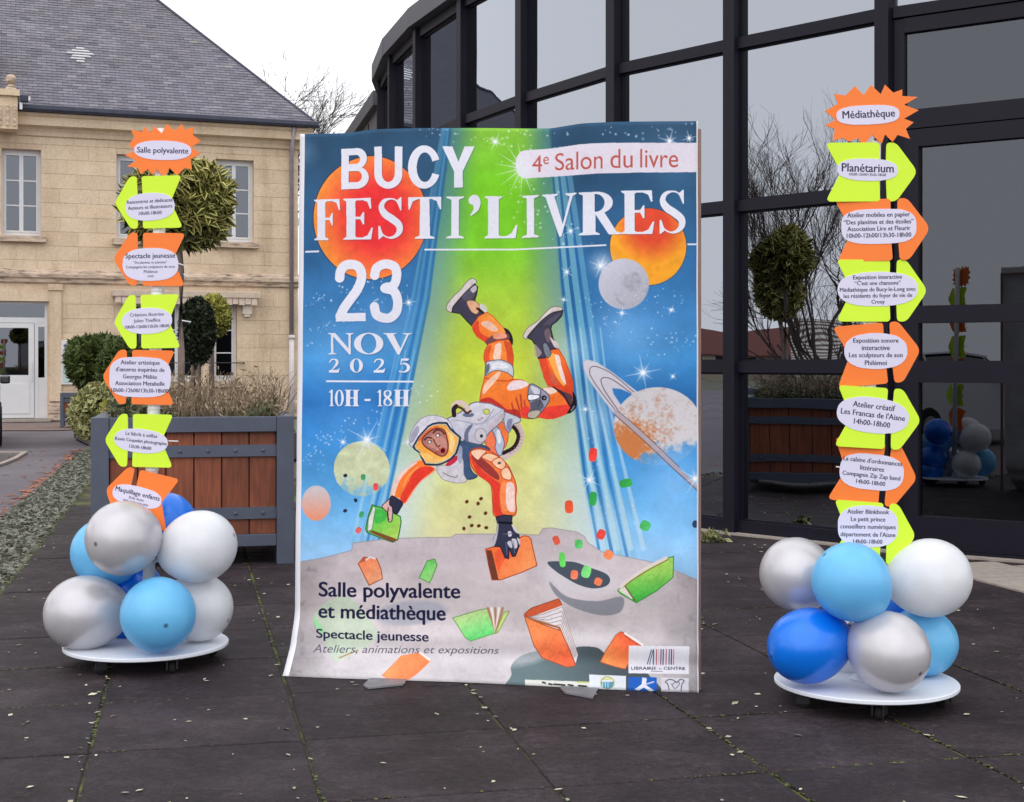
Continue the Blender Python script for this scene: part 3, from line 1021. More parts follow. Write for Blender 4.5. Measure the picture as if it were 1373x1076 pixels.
outer = [DQ, DQ + Vector((7, 8, 0)), Vector((7.5, 24.0, 0)), Vector((-0.6, 22.0, 0)), PLAN[0]]
for a_, b_ in zip(outer, outer[1:]):
    dvec = (b_ - a_).normalized()
    nv = Vector((-dvec.y, dvec.x, 0)) * 0.1
    wm.add([a_, b_, b_ + nv, a_ + nv] + [v + Vector((0, 0, 4.985)) for v in (a_, b_, b_ + nv, a_ + nv)],
           [(0, 3, 2, 1), (4, 5, 6, 7), (0, 1, 5, 4), (1, 2, 6, 5), (2, 3, 7, 6), (3, 0, 4, 7)])
wm.build("back_wall", INTERIOR, lib)
cur = MB()
for i in range(46):                       # pale curtain strips hanging behind the glass
    t = i / 46
    p = PLAN[6].lerp(PLAN[8], t) + Vector((0.5, 0.55, 0))
    p += Vector((0.02 * math.sin(i * 1.9), 0.02 * math.cos(i * 1.9), 0))
    if 14 < i < 30: continue
    cur.tube([(p.x, p.y, 0.02), (p.x, p.y, 2.6)], 0.022, 5)
cur.build("curtain", simple("grey_curtain", (126, 120, 116), 0.9), lib)
# annex wall seen past the curve
an = empty("annex_wall", (0, 0, 0), 0, "plain grey clad wing receding behind the glass building", "wall")
AM, AL, _ = facet(Vector((-1.78, 20.1, 0)), Vector((-2.75, 24.4, 0)))
MB().box(0, AL, -0.1, 0.3, 0, 4.95, AM).build("cladding", FASCIA, an)
MB().box(-0.05, AL + 0.05, -0.2, 0.35, 4.955, 5.16, AM).build("roof_band", FASCIA, an)
for k in range(4):
    MB().box(0.2 + k * 1.05, 0.23 + k * 1.05, -0.112, -0.101, 0, 4.9, AM).build("cladding_rib", DARK_FRAME, an)

# concrete apron in front of the doors
ap = empty("door_apron")
ap["kind"] = "structure"
d_ = Vector((0.25, -0.97, 0)).normalized()
n_ = Vector((0.97, 0.25, 0)).normalized()
for c in range(4):
    for r_ in range(6):
        a = Vector((2.62, 9.1, 0)) + d_ * (r_ * 0.62 + (0.2 if c % 2 else 0)) + n_ * (c * 0.55)
        if a.y + a.x * 0.7 > 11.55:
            continue
        q = [a, a + d_ * 0.61, a + d_ * 0.61 + n_ * 0.54, a + n_ * 0.54]
        m = MB().prism([(v.x, v.y) for v in reversed(q)], -0.02, 0.012)
        m.build("concrete_slab", CONCRETE, ap)


# ------------------------------------------------------------------ planters
def planter(loc, rz, W, D, H, label, planks=6, leg=0.11, group=None):
    p = empty("wooden_planter", loc, rz, label, "planter", group)
    for sx in (0, 1):
        for sy in (0, 1):
            x0, y0 = sx * (W - leg), sy * (D - leg)
            MB().box(x0, x0 + leg, y0, y0 + leg, 0, H).build("leg", PLANTER_STEEL, p, bevel=0.003)
    zt, zb = H - 0.10, 0.12
    for (side, off) in (("f", 0), ("b", D), ("l", 0), ("r", W)):
        def pl(x0, x1, y0, y1, z0, z1):
            if side == "f": return (x0, x1, y0, y1, z0, z1)
            if side == "b": return (x0, x1, D - y1, D - y0, z0, z1)
            if side == "l": return (y0, y1, x0, x1, z0, z1)
            return (W - y1, W - y0, x0, x1, z0, z1)
        X = W if side in "fb" else D
        MB().box(*pl(leg + .001, X - leg - .001, 0.008, leg - 0.01, zt, H - 0.003)).build("top_rail", PLANTER_STEEL, p, bevel=0.003)
        MB().box(*pl(leg + .001, X - leg - .001, 0.008, leg - 0.01, zb, zb + 0.075)).build("bottom_rail", PLANTER_STEEL, p, bevel=0.003)
        np_ = planks if side in "fb" else max(3, int(D / (W / planks)))
        w = (X - 2 * leg) / np_
        for k in range(np_):
            b = pl(leg + k * w + 0.004, leg + (k + 1) * w - 0.004, 0.045, 0.07, zb + 0.075, zt)
            MB().box(*b).build("plank", WOOD, p, bevel=0.003)
        for zz in (0.295, 0.70):
            z_ = zz * H / 0.96
            r_ = MB().box(*pl(leg + .001, X - leg - .001, 0.026, 0.0449, z_, z_ + 0.075)).build("band", PLANTER_STEEL, p)
            if side in "fr":
                for k in range(np_):
                    c = pl(leg + (k + 0.5) * w, 0, 0.026, 0, z_ + 0.038, 0)
                    cx = c[0] if side == "f" else W - 0.026
                    cy = 0.026 if side == "f" else leg + (k + 0.5) * w
                    Mx = Matrix.Translation((cx, cy, z_ + 0.038)) @ (Matrix.Rotation(math.pi / 2, 4, 'X') if side == "f" else Matrix.Rotation(math.pi / 2, 4, 'Y'))
                    MB().lathe([(0.012, 0.0005), (0.011, 0.007), (0.005, 0.011)], 8, Mx).build("bolt", PLANTER_STEEL, r_)
    MB().box(leg, W - leg, leg, D - leg, H - 0.13, H - 0.09).build("soil", SOIL, p)
    MB().box(0.07, W - 0.07, 0.07, D - 0.07, 0.13, H - 0.131).build("liner", BLACK_PLASTIC, p)
    return p


PL = planter((-2.655, 8.93, 0), GA, 1.27, 1.25, 0.96, "large planter of brown planks in a blue grey steel frame")
planter(at(80.5, 573, 29.0) - Vector((0, 0, at(80.5, 573, 29.0).z)), 0.25, 0.75, 0.6, 0.70, "small brown and grey planter by the stone building door", 5, 0.07)
# a wooden box planter further left that the glass mirrors
planter((-7.2, 8.4, 0), GA, 1.27, 1.25, 0.96, "second plank planter out on the plaza left of the picture")


def plant_tree(name, base, h, c_off, rad, nleaf, lsize, mat, seed, label, cat="tree", trunk_r=0.03, group=None, core=True, asp=(2.2, 1.0), lean=(0, 0), amp=0.16):
    t = empty(name, base, 0, label, cat, group)
    r = np.random.default_rng(seed)
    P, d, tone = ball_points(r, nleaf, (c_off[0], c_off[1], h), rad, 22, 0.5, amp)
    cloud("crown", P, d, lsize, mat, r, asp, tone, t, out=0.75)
    tb = MB()
    tb.tube([(0, 0, -0.02), (lean[0] * .3, lean[1] * .3, h * 0.35), (lean[0] * 0.8, lean[1] * 0.8, h * 0.7), (c_off[0], c_off[1], h)], [trunk_r * 1.25, trunk_r, trunk_r * 0.9, trunk_r * 0.7], 8)
    q = random.Random(seed)
    for k in range(9):
        a = q.uniform(0, 6.28)
        e = q.uniform(-0.2, 0.9)
        tb.tube([(c_off[0], c_off[1], h - rad[2] * 0.5), (c_off[0] + math.cos(a) * rad[0] * 0.7, c_off[1] + math.sin(a) * rad[1] * 0.7, h + e * rad[2] * 0.7)], [trunk_r * 0.45, trunk_r * 0.15], 5)
    tb.build("trunk", BARK, t, smooth=True)
    return t


# variegated topiary standing in the big planter
Yt = 9.85
c = at(234, 276, Yt)
bx = at(243, 540, Yt)
tt = plant_tree("topiary_tree", (bx.x, bx.y, 0.85), c.z - 0.85, (c.x - bx.x, 0.05), (0.37, 0.33, 0.33), 3500, 0.054, L_VARIEG, 21,
                "ball topiary with cream edged leaves on a thin grey trunk in the big planter", trunk_r=0.024, asp=(2.5, 0.85), amp=0.26)
tt2 = plant_tree("topiary_tree", (-6.5, 9.2, 0.85), 1.45, (0.05, 0.05), (0.36, 0.36, 0.38), 2200, 0.055, L_VARIEG, 22,
                 "ball topiary in the second plank planter left of the picture", trunk_r=0.021, asp=(2.3, 0.95))

# dry lavender and grass filling the planter
lv = empty("lavender", (-2.655, 8.93, 0.85), GA, "low grey green lavender with dry brown flower stalks filling the big planter", "plant")
r = np.random.default_rng(31)
n = 8200
P = np.stack([0.1 + r.random(n) * 1.07, 0.08 + r.random(n) * 1.0, r.random(n) ** 1.0 * 0.22], 1)
P[:, 2] *= 0.75 + 0.5 * np.sin(P[:, 0] * 5 + 1)
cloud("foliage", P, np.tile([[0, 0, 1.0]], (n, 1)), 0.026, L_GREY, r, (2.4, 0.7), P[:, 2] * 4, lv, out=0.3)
n = 480
B = np.stack([0.08 + r.random(n) ** 0.8 * 1.12, 0.08 + r.random(n) * 1.0, np.full(n, 0.02)], 1)
H_ = (0.16 + 0.20 * r.random(n)) * (0.75 + 0.35 * (B[:, 0] > 0.35))
st = MB()
for i in range(n):
    dx, dy = r.normal() * 0.35, r.normal() * 0.3
    b0 = Vector(B[i]); h = H_[i]
    st.tube([b0, b0 + Vector((dx * 0.35 * h, dy * 0.4 * h, h * 0.6)), b0 + Vector((dx * h, dy * h, h))], [0.0022, 0.0018, 0.0012], 3, False)
sto = st.build("stalks", simple("stalk_bark", (132, 114, 92), 1.0, 0, 0.3, 6, 0), lv)
sto["kind"] = "stuff"
n2 = 1500
idx = r.integers(0, n, n2)
P = B[idx] + np.stack([r.normal(size=n2) * 0.02, r.normal(size=n2) * 0.02, H_[idx] * (0.35 + 0.75 * r.random(n2))], 1)
P[:, 0] += r.normal(size=n2) * 0.02
cloud("seed_heads", P, np.tile([[0, 0, 1.0]], (n2, 1)), 0.014, L_STALK, r, (3.2, 0.8), None, lv, out=0.85)
aw = MB()
for i in range(16):
    b0 = Vector((1.0 + r.random() * 0.16, 0.15 + r.random() * 0.5, 0.03))
    aw.tube([b0, b0 + Vector((0.05 + 0.08 * r.random(), 0, 0.10)), b0 + Vector((0.10 + 0.10 * r.random(), 0.0, 0.2 + 0.08 * r.random()))], [0.004, 0.003, 0.002], 4, False)
aw.build("arching_stems", TWIG, lv)

# raised bed with clipped shrubs between the planter and the stone building
bed = empty("raised_bed", (0, 0, 0), 0, "low dark stone edged bed beyond the planter on the left", "raised bed")
bp = [Vector((-7.7, 24.9, 0)), Vector((-5.2, 18.9, 0)), Vector((-2.9, 19.4, 0)), Vector((-4.6, 27.0, 0)), Vector((-7.2, 27.2, 0))]
edge_m = simple("dark_stone_edge", (82, 76, 76), 0.95, 0, 0.3, 4, 0.4)
for a_, b_ in zip(bp, bp[1:] + bp[:1]):
    L_ = (b_ - a_).length
    dv = (b_ - a_).normalized()
    nv = Vector((-dv.y, dv.x, 0)) * -0.14
    k = max(1, int(L_ / 0.9))
    for i in range(k):
        q0, q1 = a_ + dv * (L_ * i / k + 0.01), a_ + dv * (L_ * (i + 1) / k - 0.01)
        h = 0.33 + 0.02 * ((i * 7) % 3)
        m = MB()
        m.add([q0, q1, q1 - nv, q0 - nv] + [v + Vector((0, 0, h)) for v in (q0, q1, q1 - nv, q0 - nv)],
              [(0, 3, 2, 1), (4, 5, 6, 7), (0, 1, 5, 4), (1, 2, 6, 5), (2, 3, 7, 6), (3, 0, 4, 7)])
        m.build("edging_stone", edge_m, bed)
mesh_obj("soil", [(p.x, p.y, 0.27) for p in bp], [tuple(range(5))], SOIL, bed)


def shrub(name, x, y, Y, rx, rz, n, size, mat, seed, label, core_mat=None, lumps=14, amp=0.16, asp=(2.2, 1.0), depth=0.5):
    c = at(x, y, Y)
    t = empty(name, (c.x, c.y, 0.27), 0, label, "shrub")
    r = np.random.default_rng(seed)
    s = Y / F
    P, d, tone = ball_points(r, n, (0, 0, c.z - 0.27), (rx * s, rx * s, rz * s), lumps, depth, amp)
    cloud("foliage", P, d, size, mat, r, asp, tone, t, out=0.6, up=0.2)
    tb = MB()
    q = random.Random(seed)
    for k in range(5):
        a = q.uniform(0, 6.28)
        tb.tube([(math.cos(a) * 0.04, math.sin(a) * 0.04, -0.02), (math.cos(a) * rx * s * 0.3, math.sin(a) * rx * s * 0.3, c.z - 0.27), (math.cos(a) * rx * s * 0.6, math.sin(a) * rx * s * 0.6, c.z - 0.27 + rz * s * 0.4)], [0.035, 0.022, 0.01], 6)
    tb.build("stem", BARK, t, smooth=True)
    return t


shrub("conifer_shrub", 136, 490, 24.0, 44, 38, 5200, 0.062, L_CONIFER, 41, "dense mid green conifer clump left of the signpost beyond the planter", asp=(3, 0.8), depth=0.4)
shrub("conifer_shrub", 110, 482, 25.0, 20, 28, 2600, 0.062, L_CONIFER, 42, "rounded dark green conifer nearest the town map board", asp=(3, 0.8), depth=0.4)
shrub("conifer_shrub", 165, 500, 23.5, 34, 44, 3600, 0.062, L_CONIFER, 43, "upright dark green conifer directly behind the left signpost", asp=(3, 0.8), depth=0.4)
shrub("variegated_shrub", 128, 553, 21.2, 34, 38, 4200, 0.055, L_BUSH, 44, "loose pale green and cream shrub spilling over the bed edge")
shrub("variegated_shrub", 160, 560, 20.4, 26, 30, 2200, 0.055, L_GOLD, 45, "golden cream shrub behind the corner of the big planter")
shrub("clipped_yew", 264, 443, 22.0, 24, 44, 5200, 0.05, L_DARK, 46, "dark green egg shaped clipped shrub right of the signpost", amp=0.05, asp=(2, 0.9), depth=0.3)
shrub("golden_shrub", 287, 425, 24.0, 22, 28, 2800, 0.055, L_GOLD, 47, "yellow green clipped ball shrub showing behind the dark yew", amp=0.12, depth=0.35)

# small weeds along the foot of the glass wall
for (x, y, s) in ((1079, 716, 0.10), (1103, 722, 0.08), (955, 727, 0.07)):
    g = on_ground(x, y)
    r = np.random.default_rng(int(x))
    P = r.normal(size=(70, 3)) * np.array([0.05, 0.03, 0.02]) + np.array([0, 0, 0.04])
    P[:, 2] = np.abs(P[:, 2]) * (s / 0.06)
    w = cloud("weed", P, np.tile([[0.0, 0, 1.0]], (70, 1)), 0.03, L_BUSH, r, (2.4, 0.9), None, None, out=0.4)
    w.location = g
    tag(w, {1079: "taller green weed at the foot of the glass wall", 1103: "smaller weed just left of the blue balloon below the glass", 955: "flat weed beside the right edge of the banner"}[x], "weed")


# ------------------------------------------------------------------ bare trees
def bare_tree(name, base, h, seed, label, depth=6, spread=0.55, r0=0.12, multi=1, group=None, droop=0.0, first=0.3):
    t = empty(name, base, 0, label, "tree", group)
    q = random.Random(seed)
    trunk, crown = MB(), MB()

    def grow(p, d, L, r, lev, mb):
        n = 3
        pts = [p]
        for i in range(n):
            d = (d + Vector((q.gauss(0, 0.13), q.gauss(0, 0.13), q.gauss(0.03 - droop * lev * 0.02, 0.08)))).normalized()
            pts.append(pts[-1] + d * (L / n))
        mb.tube(pts, [r * (1 - 0.35 * i / n) for i in range(n + 1)], 6 if lev < 2 else 3, False)
        if lev >= depth: return
        k = q.choice([2, 3]) if lev > 0 else 4
        for i in range(k + (1 if lev > 2 else 0)):
            s = q.choice([1, 2, 3]) if lev > 0 else 3
            a = Vector((q.gauss(0, 1), q.gauss(0, 1), q.gauss(0.15, 0.6))).normalized()
            nd = (d + a * spread * q.uniform(0.7, 1.5)).normalized()
            grow(pts[s], nd, L * q.uniform(0.62, 0.84), r * 0.6, lev + 1, crown)

    for m_ in range(multi):
        a = q.uniform(0, 6.28)
        d = Vector((math.cos(a) * 0.35, math.sin(a) * 0.35, 1)).normalized() if multi > 1 else Vector((0, 0, 1))
        grow(Vector((0, 0, -0.1)), d, h * first, r0, 0 if multi == 1 else 1, trunk)
    trunk.build("trunk", TWIG, t, smooth=True)
    crown.build("branches", TWIG, t)
    return t


bare_tree("bare_tree", at(372, 168, 48) * 1 + Vector((0, 0, -at(372, 168, 48).z)), 11.0, 3, "bare winter tree behind the right end of the slate roof", depth=7, r0=0.16, first=0.36)
bare_tree("bare_tree", (-12.2, 7.4, 0), 6.0, 7, "tall many stemmed bare tree beyond the plaza on the left", depth=7, multi=8, r0=0.045, spread=0.35, first=0.34)
bare_tree("bare_tree", (-16.5, 3.2, 0), 5.0, 8, "shrubby bare tree further along the plaza edge", depth=5, multi=7, r0=0.05, spread=0.35, first=0.3)
bare_tree("bare_tree", (-11.0, -4.5, 0), 4.2, 9, "low bare tree behind the parked estate car", depth=5, multi=6, r0=0.05, spread=0.4, first=0.3)


# ------------------------------------------------------------------ houses across the street, mirrored in the glass
def house(x, y, rz, W, D, H, RH, wall_rgb, roof_mat, label):
    h = empty("house", (x, y, 0), rz, label, "house")
    wall = simple("render_wall", wall_rgb, 0.9, 0, 0.1, 2)
    m = MB().box(0, W, 0, D, -0.5, H)
    m.add([(0, 0, H), (0, D, H), (0, D / 2, H + RH)], [(0, 1, 2)])
    m.add([(W, 0, H), (W, D, H), (W, D / 2, H + RH)], [(2, 1, 0)])
    m.build("wall", wall, h)
    sl_ = RH / (D / 2)
    for s in (0, 1):
        y0, y1 = (-0.3, D / 2) if s == 0 else (D + 0.3, D / 2)
        z0, z1 = H - 0.3 * sl_ + 0.02, H + RH + 0.02
        mesh_obj("roof", [(-0.3, y0, z0), (W + 0.3, y0, z0), (W + 0.3, y1, z1), (-0.3, y1, z1), (-0.3, y0, z0 + .15), (W + 0.3, y0, z0 + .15), (W + 0.3, y1, z1 + .15), (-0.3, y1, z1 + .15)],
                 [(0, 1, 2, 3), (7, 6, 5, 4), (0, 4, 5, 1), (1, 5, 6, 2), (3, 2, 6, 7), (0, 3, 7, 4)], roof_mat, h)
    MB().box(W * 0.7, W * 0.7 + 0.6, D / 2 - 0.3, D / 2 + 0.3, H + RH * 0.6, H + RH + 1.0).build("chimney", wall, h)
    k = int(W / 2.6)
    for i in range(k):
        xw = (i + 0.5) * W / k
        f = MB().box(xw - 0.5, xw + 0.5, -0.03, 0.02, 0.9, 2.2).build("window", WHITE_PVC, h)
        MB().box(xw - 0.43, xw + 0.43, -0.04, -0.031, 0.97, 2.13).build("pane", CURTAIN, f)
    return h


def tile_roof(name, a, b, sc):
    m, nt, bb = mat_new(name)
    w = nt.nodes.new("ShaderNodeTexWave")
    w.bands_direction = 'Z'
    w.inputs["Scale"].default_value = sc
    w.inputs["Distortion"].default_value = 0.6
    t = nt.nodes.new("ShaderNodeTexCoord")
    nt.links.new(t.outputs["Object"], w.inputs["Vector"])
    r_ = ramp(nt, w.outputs["Fac"], [(0.35, lin(a)), (0.6, lin(b))])
    nt.links.new(r_.outputs[0], bb.inputs["Base Color"])
    bb.inputs["Roughness"].default_value = 0.9
    return m


RED_TILE = tile_roof("red_tiles", (92, 52, 46), (116, 66, 58), 4)
PALE_TILE = tile_roof("pale_tiles", (96, 84, 76), (196, 190, 184), 1.2)
house(-112, -12, 1.45, 34, 9, 2.2, 2.4, (168, 152, 136), RED_TILE, "long low house with red tile roof across the street")
house(-112, -9.5, -1.35, 11, 8, 1.9, 2.9, (196, 190, 178), PALE_TILE, "pale gabled house with streaked tile roof")
house(-90, -45, 1.2, 22, 9, 3.0, 3.4, (150, 140, 130), RED_TILE, "darker house with red roof at the far end of the street")
house(-45, -48, 0.7, 16, 9, 4.0, 3.4, (150, 140, 130), RED_TILE, "house with red roof behind the parked cars")


# ------------------------------------------------------------------ cars
CAR_GLASS = simple("car_glass", (22, 24, 28), 0.05, 0, 0, 3, 0, spec=0.8)
TYRE = simple("tyre", (20, 20, 22), 0.85)
RIM = simple("alloy_rim", (150, 152, 156), 0.35, 0.8)
CHROME = simple("chrome", (210, 212, 216), 0.15, 1.0, 0, 3, 0)


def car(loc, rz, rgb, label):
    c = empty("parked_car", loc, rz, label, "car")
    paint = simple("car_paint", rgb, 0.3, 0.3, 0.03, 3, 0, coat=1.0)
    prof = [(-2.15, 0.32), (-2.2, 0.6), (-2.12, 0.92), (-1.5, 0.99), (-0.95, 1.02), (1.9, 1.02), (2.1, 0.95), (2.2, 0.6), (2.15, 0.3)]
    nW = 0.88
    vs, fs = [], []
    yy = [(-nW, 0.9), (-nW + 0.12, 1.0), (nW - 0.12, 1.0), (nW, 0.9)]
    npf = len(prof)
    for (y, k) in yy:
        for (x, z) in prof:
            zz = 0.3 + (z - 0.3) * (1 if k == 1.0 else 0.96)
            vs.append((x * (1 if k == 1.0 else 0.975), y, zz))
    for a in range(3):
        for i in range(npf):
            j = (i + 1) % npf
            fs.append((a * npf + i, a * npf + j, (a + 1) * npf + j, (a + 1) * npf + i))
    fs.append(tuple(range(npf))); fs.append(tuple(reversed(range(3 * npf, 4 * npf))))
    body = mesh_obj("body", vs, fs, paint, c)
    bv = body.modifiers.new("bevel", 'BEVEL'); bv.width = 0.05; bv.segments = 3; bv.limit_method = 'ANGLE'
    cab = [(-1.05, 1.0), (-0.45, 1.44), (0.3, 1.5), (1.4, 1.46), (1.98, 1.0)]
    m = MB()
    n5 = len(cab)
    v1 = [(x, -0.80 + (z - 1.0) * 0.34, z) for x, z in cab] + [(x, 0.80 - (z - 1.0) * 0.34, z) for x, z in cab]
    m.add(v1, [tuple(range(n5)), tuple(reversed(range(n5, 2 * n5)))] + [(i, n5 + i, n5 + (i + 1) % n5, (i + 1) % n5) for i in range(n5)])
    m.build("cabin", CAR_GLASS, c, bevel=0.04)
    rf_ = MB()
    rf_.add([(-0.5, -0.68, 1.43), (0.3, -0.66, 1.505), (1.45, -0.67, 1.46), (1.45, 0.67, 1.46), (0.3, 0.66, 1.505), (-0.5, 0.68, 1.43),
             (-0.5, -0.68, 1.46), (0.3, -0.66, 1.535), (1.45, -0.67, 1.49), (1.45, 0.67, 1.49), (0.3, 0.66, 1.535), (-0.5, 0.68, 1.46)],
            [(6, 7, 10, 11), (7, 8, 9, 10), (0, 1, 7, 6), (1, 2, 8, 7), (2, 3, 9, 8), (3, 4, 10, 9), (4, 5, 11, 10), (5, 0, 6, 11), (5, 4, 1, 0), (4, 3, 2, 1)])
    rf_.build("roof", paint, c)
    for s in (-1, 1):
        MB().tube([(-1.05, s * 0.815, 1.03), (1.95, s * 0.815, 1.03)], 0.014, 5).build("chrome_trim", CHROME, c)
        MB().tube([(-1.0, s * 0.79, 1.06), (-0.45, s * 0.655, 1.45), (0.3, s * 0.64, 1.52), (1.4, s * 0.655, 1.475), (1.95, s * 0.79, 1.06)], 0.022, 5).build("window_frame", CHROME, c)
        for xp in (0.25, 1.15):
            MB().tube([(xp, s * 0.80, 1.03), (xp + 0.05, s * 0.655, 1.48)], 0.03, 5).build("door_pillar", paint, c)
        MB().box(-0.75, -0.6, s * 0.88, s * 1.04, 1.0, 1.14).build("wing_mirror", paint, c, bevel=0.03)
        for xw in (-1.38, 1.35):
            Mx = Matrix.Translation((xw, s * 0.80, 0.33)) @ Matrix.Rotation(math.pi / 2, 4, 'X')
            w = MB().lathe([(0.2, -0.1), (0.31, -0.11), (0.33, -0.07), (0.33, 0.07), (0.31, 0.11), (0.2, 0.1)], 24, Mx).build("wheel", TYRE, c, smooth=False)
            MB().lathe([(0.2, -0.112), (0.19, 0.112)], 20, Mx).build("rim", RIM, w)
        MB().box(-2.18, -2.1, s * 0.62 - 0.16, s * 0.62 + 0.16, 0.66, 0.8).build("headlight", CHROME, c, bevel=0.02)
        MB().box(2.09, 2.17, s * 0.66 - 0.12, s * 0.66 + 0.12, 0.72, 0.9).build("tail_light", simple("red_lens", (130, 16, 18), 0.2), c, bevel=0.02)
    return c


car((-9.52, 23.75, -0.03), math.radians(110), (52, 54, 60), "dark grey car parked at the left edge by the stone building")
car((-8.6, 1.3, -0.03), 1.25, (206, 208, 212), "silver car parked behind the camera beside the plaza")
car((-9.6, -4.9, -0.03), 1.25, (60, 64, 72), "dark car parked next to the silver one")
# parking kerb by the car
kb = MB()
kp = [on_ground(-30, 605), on_ground(34, 605.5), on_ground(20, 614), on_ground(2, 621), on_ground(-40, 632)]
for a_, b_ in zip(kp, kp[1:]):
    dv = (b_ - a_).normalized(); nv = Vector((-dv.y, dv.x, 0)) * 0.035
    kb.add([a_ - nv, b_ - nv, b_ + nv, a_ + nv] + [v + Vector((0, 0, 0.03)) for v in (a_ - nv, b_ - nv, b_ + nv, a_ + nv)],
           [(0, 3, 2, 1), (4, 5, 6, 7), (0, 1, 5, 4), (1, 2, 6, 5), (2, 3, 7, 6), (3, 0, 4, 7)])
ko = kb.build("parking_kerb", CONCRETE, None)
tag(ko, "pale flush kerb curving round the parking bay at the left edge", "kerb")
ko.location.z = -0.03
# street lamp mirrored in the door glass
sp = empty("street_lamp", (-16, -14, 0), 0, "tall grey street lamp behind the parked cars", "street lamp")
MB().tube([(0, 0, 0), (0, 0, 6.0), (0.4, 0.3, 6.5), (1.3, 1.0, 6.7)], [0.08, 0.06, 0.05, 0.04], 8).build("pole", FASCIA, sp)
MB().box(1.1, 1.7, 0.85, 1.1, 6.66, 6.76).build("lamp_head", FASCIA, sp, bevel=0.02)

# ------------------------------------------------------------------ lettering helpers
def glyph_mesh(text, bold=0.0, shear=0.0, res=2):
    """outline text as a triangle mesh, returned as (verts Nx2, faces) normalised to its own bounding box"""
    cu = bpy.data.curves.new("txt", 'FONT')
    cu.body = text
    cu.size = 1
    cu.offset = bold
    cu.shear = shear
    cu.resolution_u = res
    o = bpy.data.objects.new("txt", cu)
    col.objects.link(o)
    dg = bpy.context.evaluated_depsgraph_get()
    me = bpy.data.meshes.new_from_object(o.evaluated_get(dg))
    bpy.data.objects.remove(o)
    V = np.array([v.co[:2] for v in me.vertices])
    Fc = [tuple(p.vertices) for p in me.polygons]
    bpy.data.meshes.remove(me)
    bpy.data.curves.remove(cu)
    return V, Fc


def boundary(Fc):
    cnt = {}
    for f in Fc:
        for i in range(len(f)):
            a, b = f[i], f[(i + 1) % len(f)]
            k = (min(a, b), max(a, b))
            cnt[k] = cnt.get(k, 0) + 1
    return [k for k, c in cnt.items() if c == 1]


# ------------------------------------------------------------------ the banner: print drawn by code into an image
BW, BH = 1500, 2070
ZT_PX = [(402, 180), (440, 179), (465, 178.5), (500, 174), (560, 171.5), (620, 172), (680, 172.5), (740, 172), (780, 166), (830, 163.5), (880, 162.8), (935, 163)]


def cloth_base(s, t):
    """rest surface of the banner; s from left to right, t from top to bottom (numpy arrays)"""
    zl, zr = 2.292, 2.261
    z = (zl + (zr - zl) * s) * (1 - t)
    k = np.clip((0.26 - z) / 0.26, 0, 1) ** 1.7
    Xl = -0.916 - 0.012 * np.clip((2.29 - z) / 2.0, 0, 1) - 0.026 * k
    Xr = 0.7365 + 0 * z
    Yl = 6.12 - 0.06 * np.clip((2.29 - z) / 2.0, 0, 1) - 0.165 * k
    Yr = 5.62 - 0.02 * np.clip((2.29 - z) / 2.0, 0, 1) - 0.012 * k
    e = 1 - (1 - s)
    return Xl + (Xr - Xl) * e, Yl + (Yr - Yl) * e, z


tt_, ss_ = np.meshgrid((np.arange(BH) + 0.5) / BH, (np.arange(BW) + 0.5) / BW, indexing='ij')
_x, _y, _z = cloth_base(ss_, tt_)
GX = CX + F * _x / _y                       # where each printed dot sits in the photograph the poster was measured from
GY = HY - F * (_z - EYE) / _y
img = np.zeros((BH, BW, 3), np.float32)
rowY, colX = GY[:, BW // 2], GX[BH // 3, :]


def bbox(x0, y0, x1, y1, pad=3):
    r0 = int(np.searchsorted(rowY, y0 - 16 - pad)); r1 = int(np.searchsorted(rowY, y1 + 16 + pad))
    c0 = int(np.searchsorted(colX, x0 - 10 - pad)); c1 = int(np.searchsorted(colX, x1 + 22 + pad))
    return slice(max(0, r0), min(BH, r1)), slice(max(0, c0), min(BW, c1))


def C(*c):
    return np.array(c, np.float32) / 255.0


def smoothpoly(P, n=6):
    P = np.asarray(P, float)
    out = []
    m = len(P)
    for i in range(m):
        p0, p1, p2, p3 = P[i - 1], P[i], P[(i + 1) % m], P[(i + 2) % m]
        for k in range(n):
            t = k / n
            out.append(0.5 * ((2 * p1) + (-p0 + p2) * t + (2 * p0 - 5 * p1 + 4 * p2 - p3) * t * t + (-p0 + 3 * p1 - 3 * p2 + p3) * t ** 3))
    return np.array(out)


def evenodd(edges, gx, gy):
    m = np.zeros(gx.shape, bool)
    for (x0, y0, x1, y1) in edges:
        if y0 == y1:
            continue
        a = (gy > min(y0, y1)) & (gy <= max(y0, y1))
        if not a.any():
            continue
        xi = x0 + (gy - y0) * (x1 - x0) / (y1 - y0)
        m ^= a & (gx < xi)
    return m


def paint(sl, mask, colr, alpha=1.0):
    v = img[sl]
    a = (mask.astype(np.float32) * alpha)[..., None]
    v[:] = v * (1 - a) + np.asarray(colr, np.float32) * a


def soften(m, k=1):
    m = m.astype(np.float32)
    for _ in range(k):
        m[1:-1, 1:-1] = (m[1:-1, 1:-1] * 4 + m[:-2, 1:-1] + m[2:, 1:-1] + m[1:-1, :-2] + m[1:-1, 2:]) / 8
    return m


BR = None


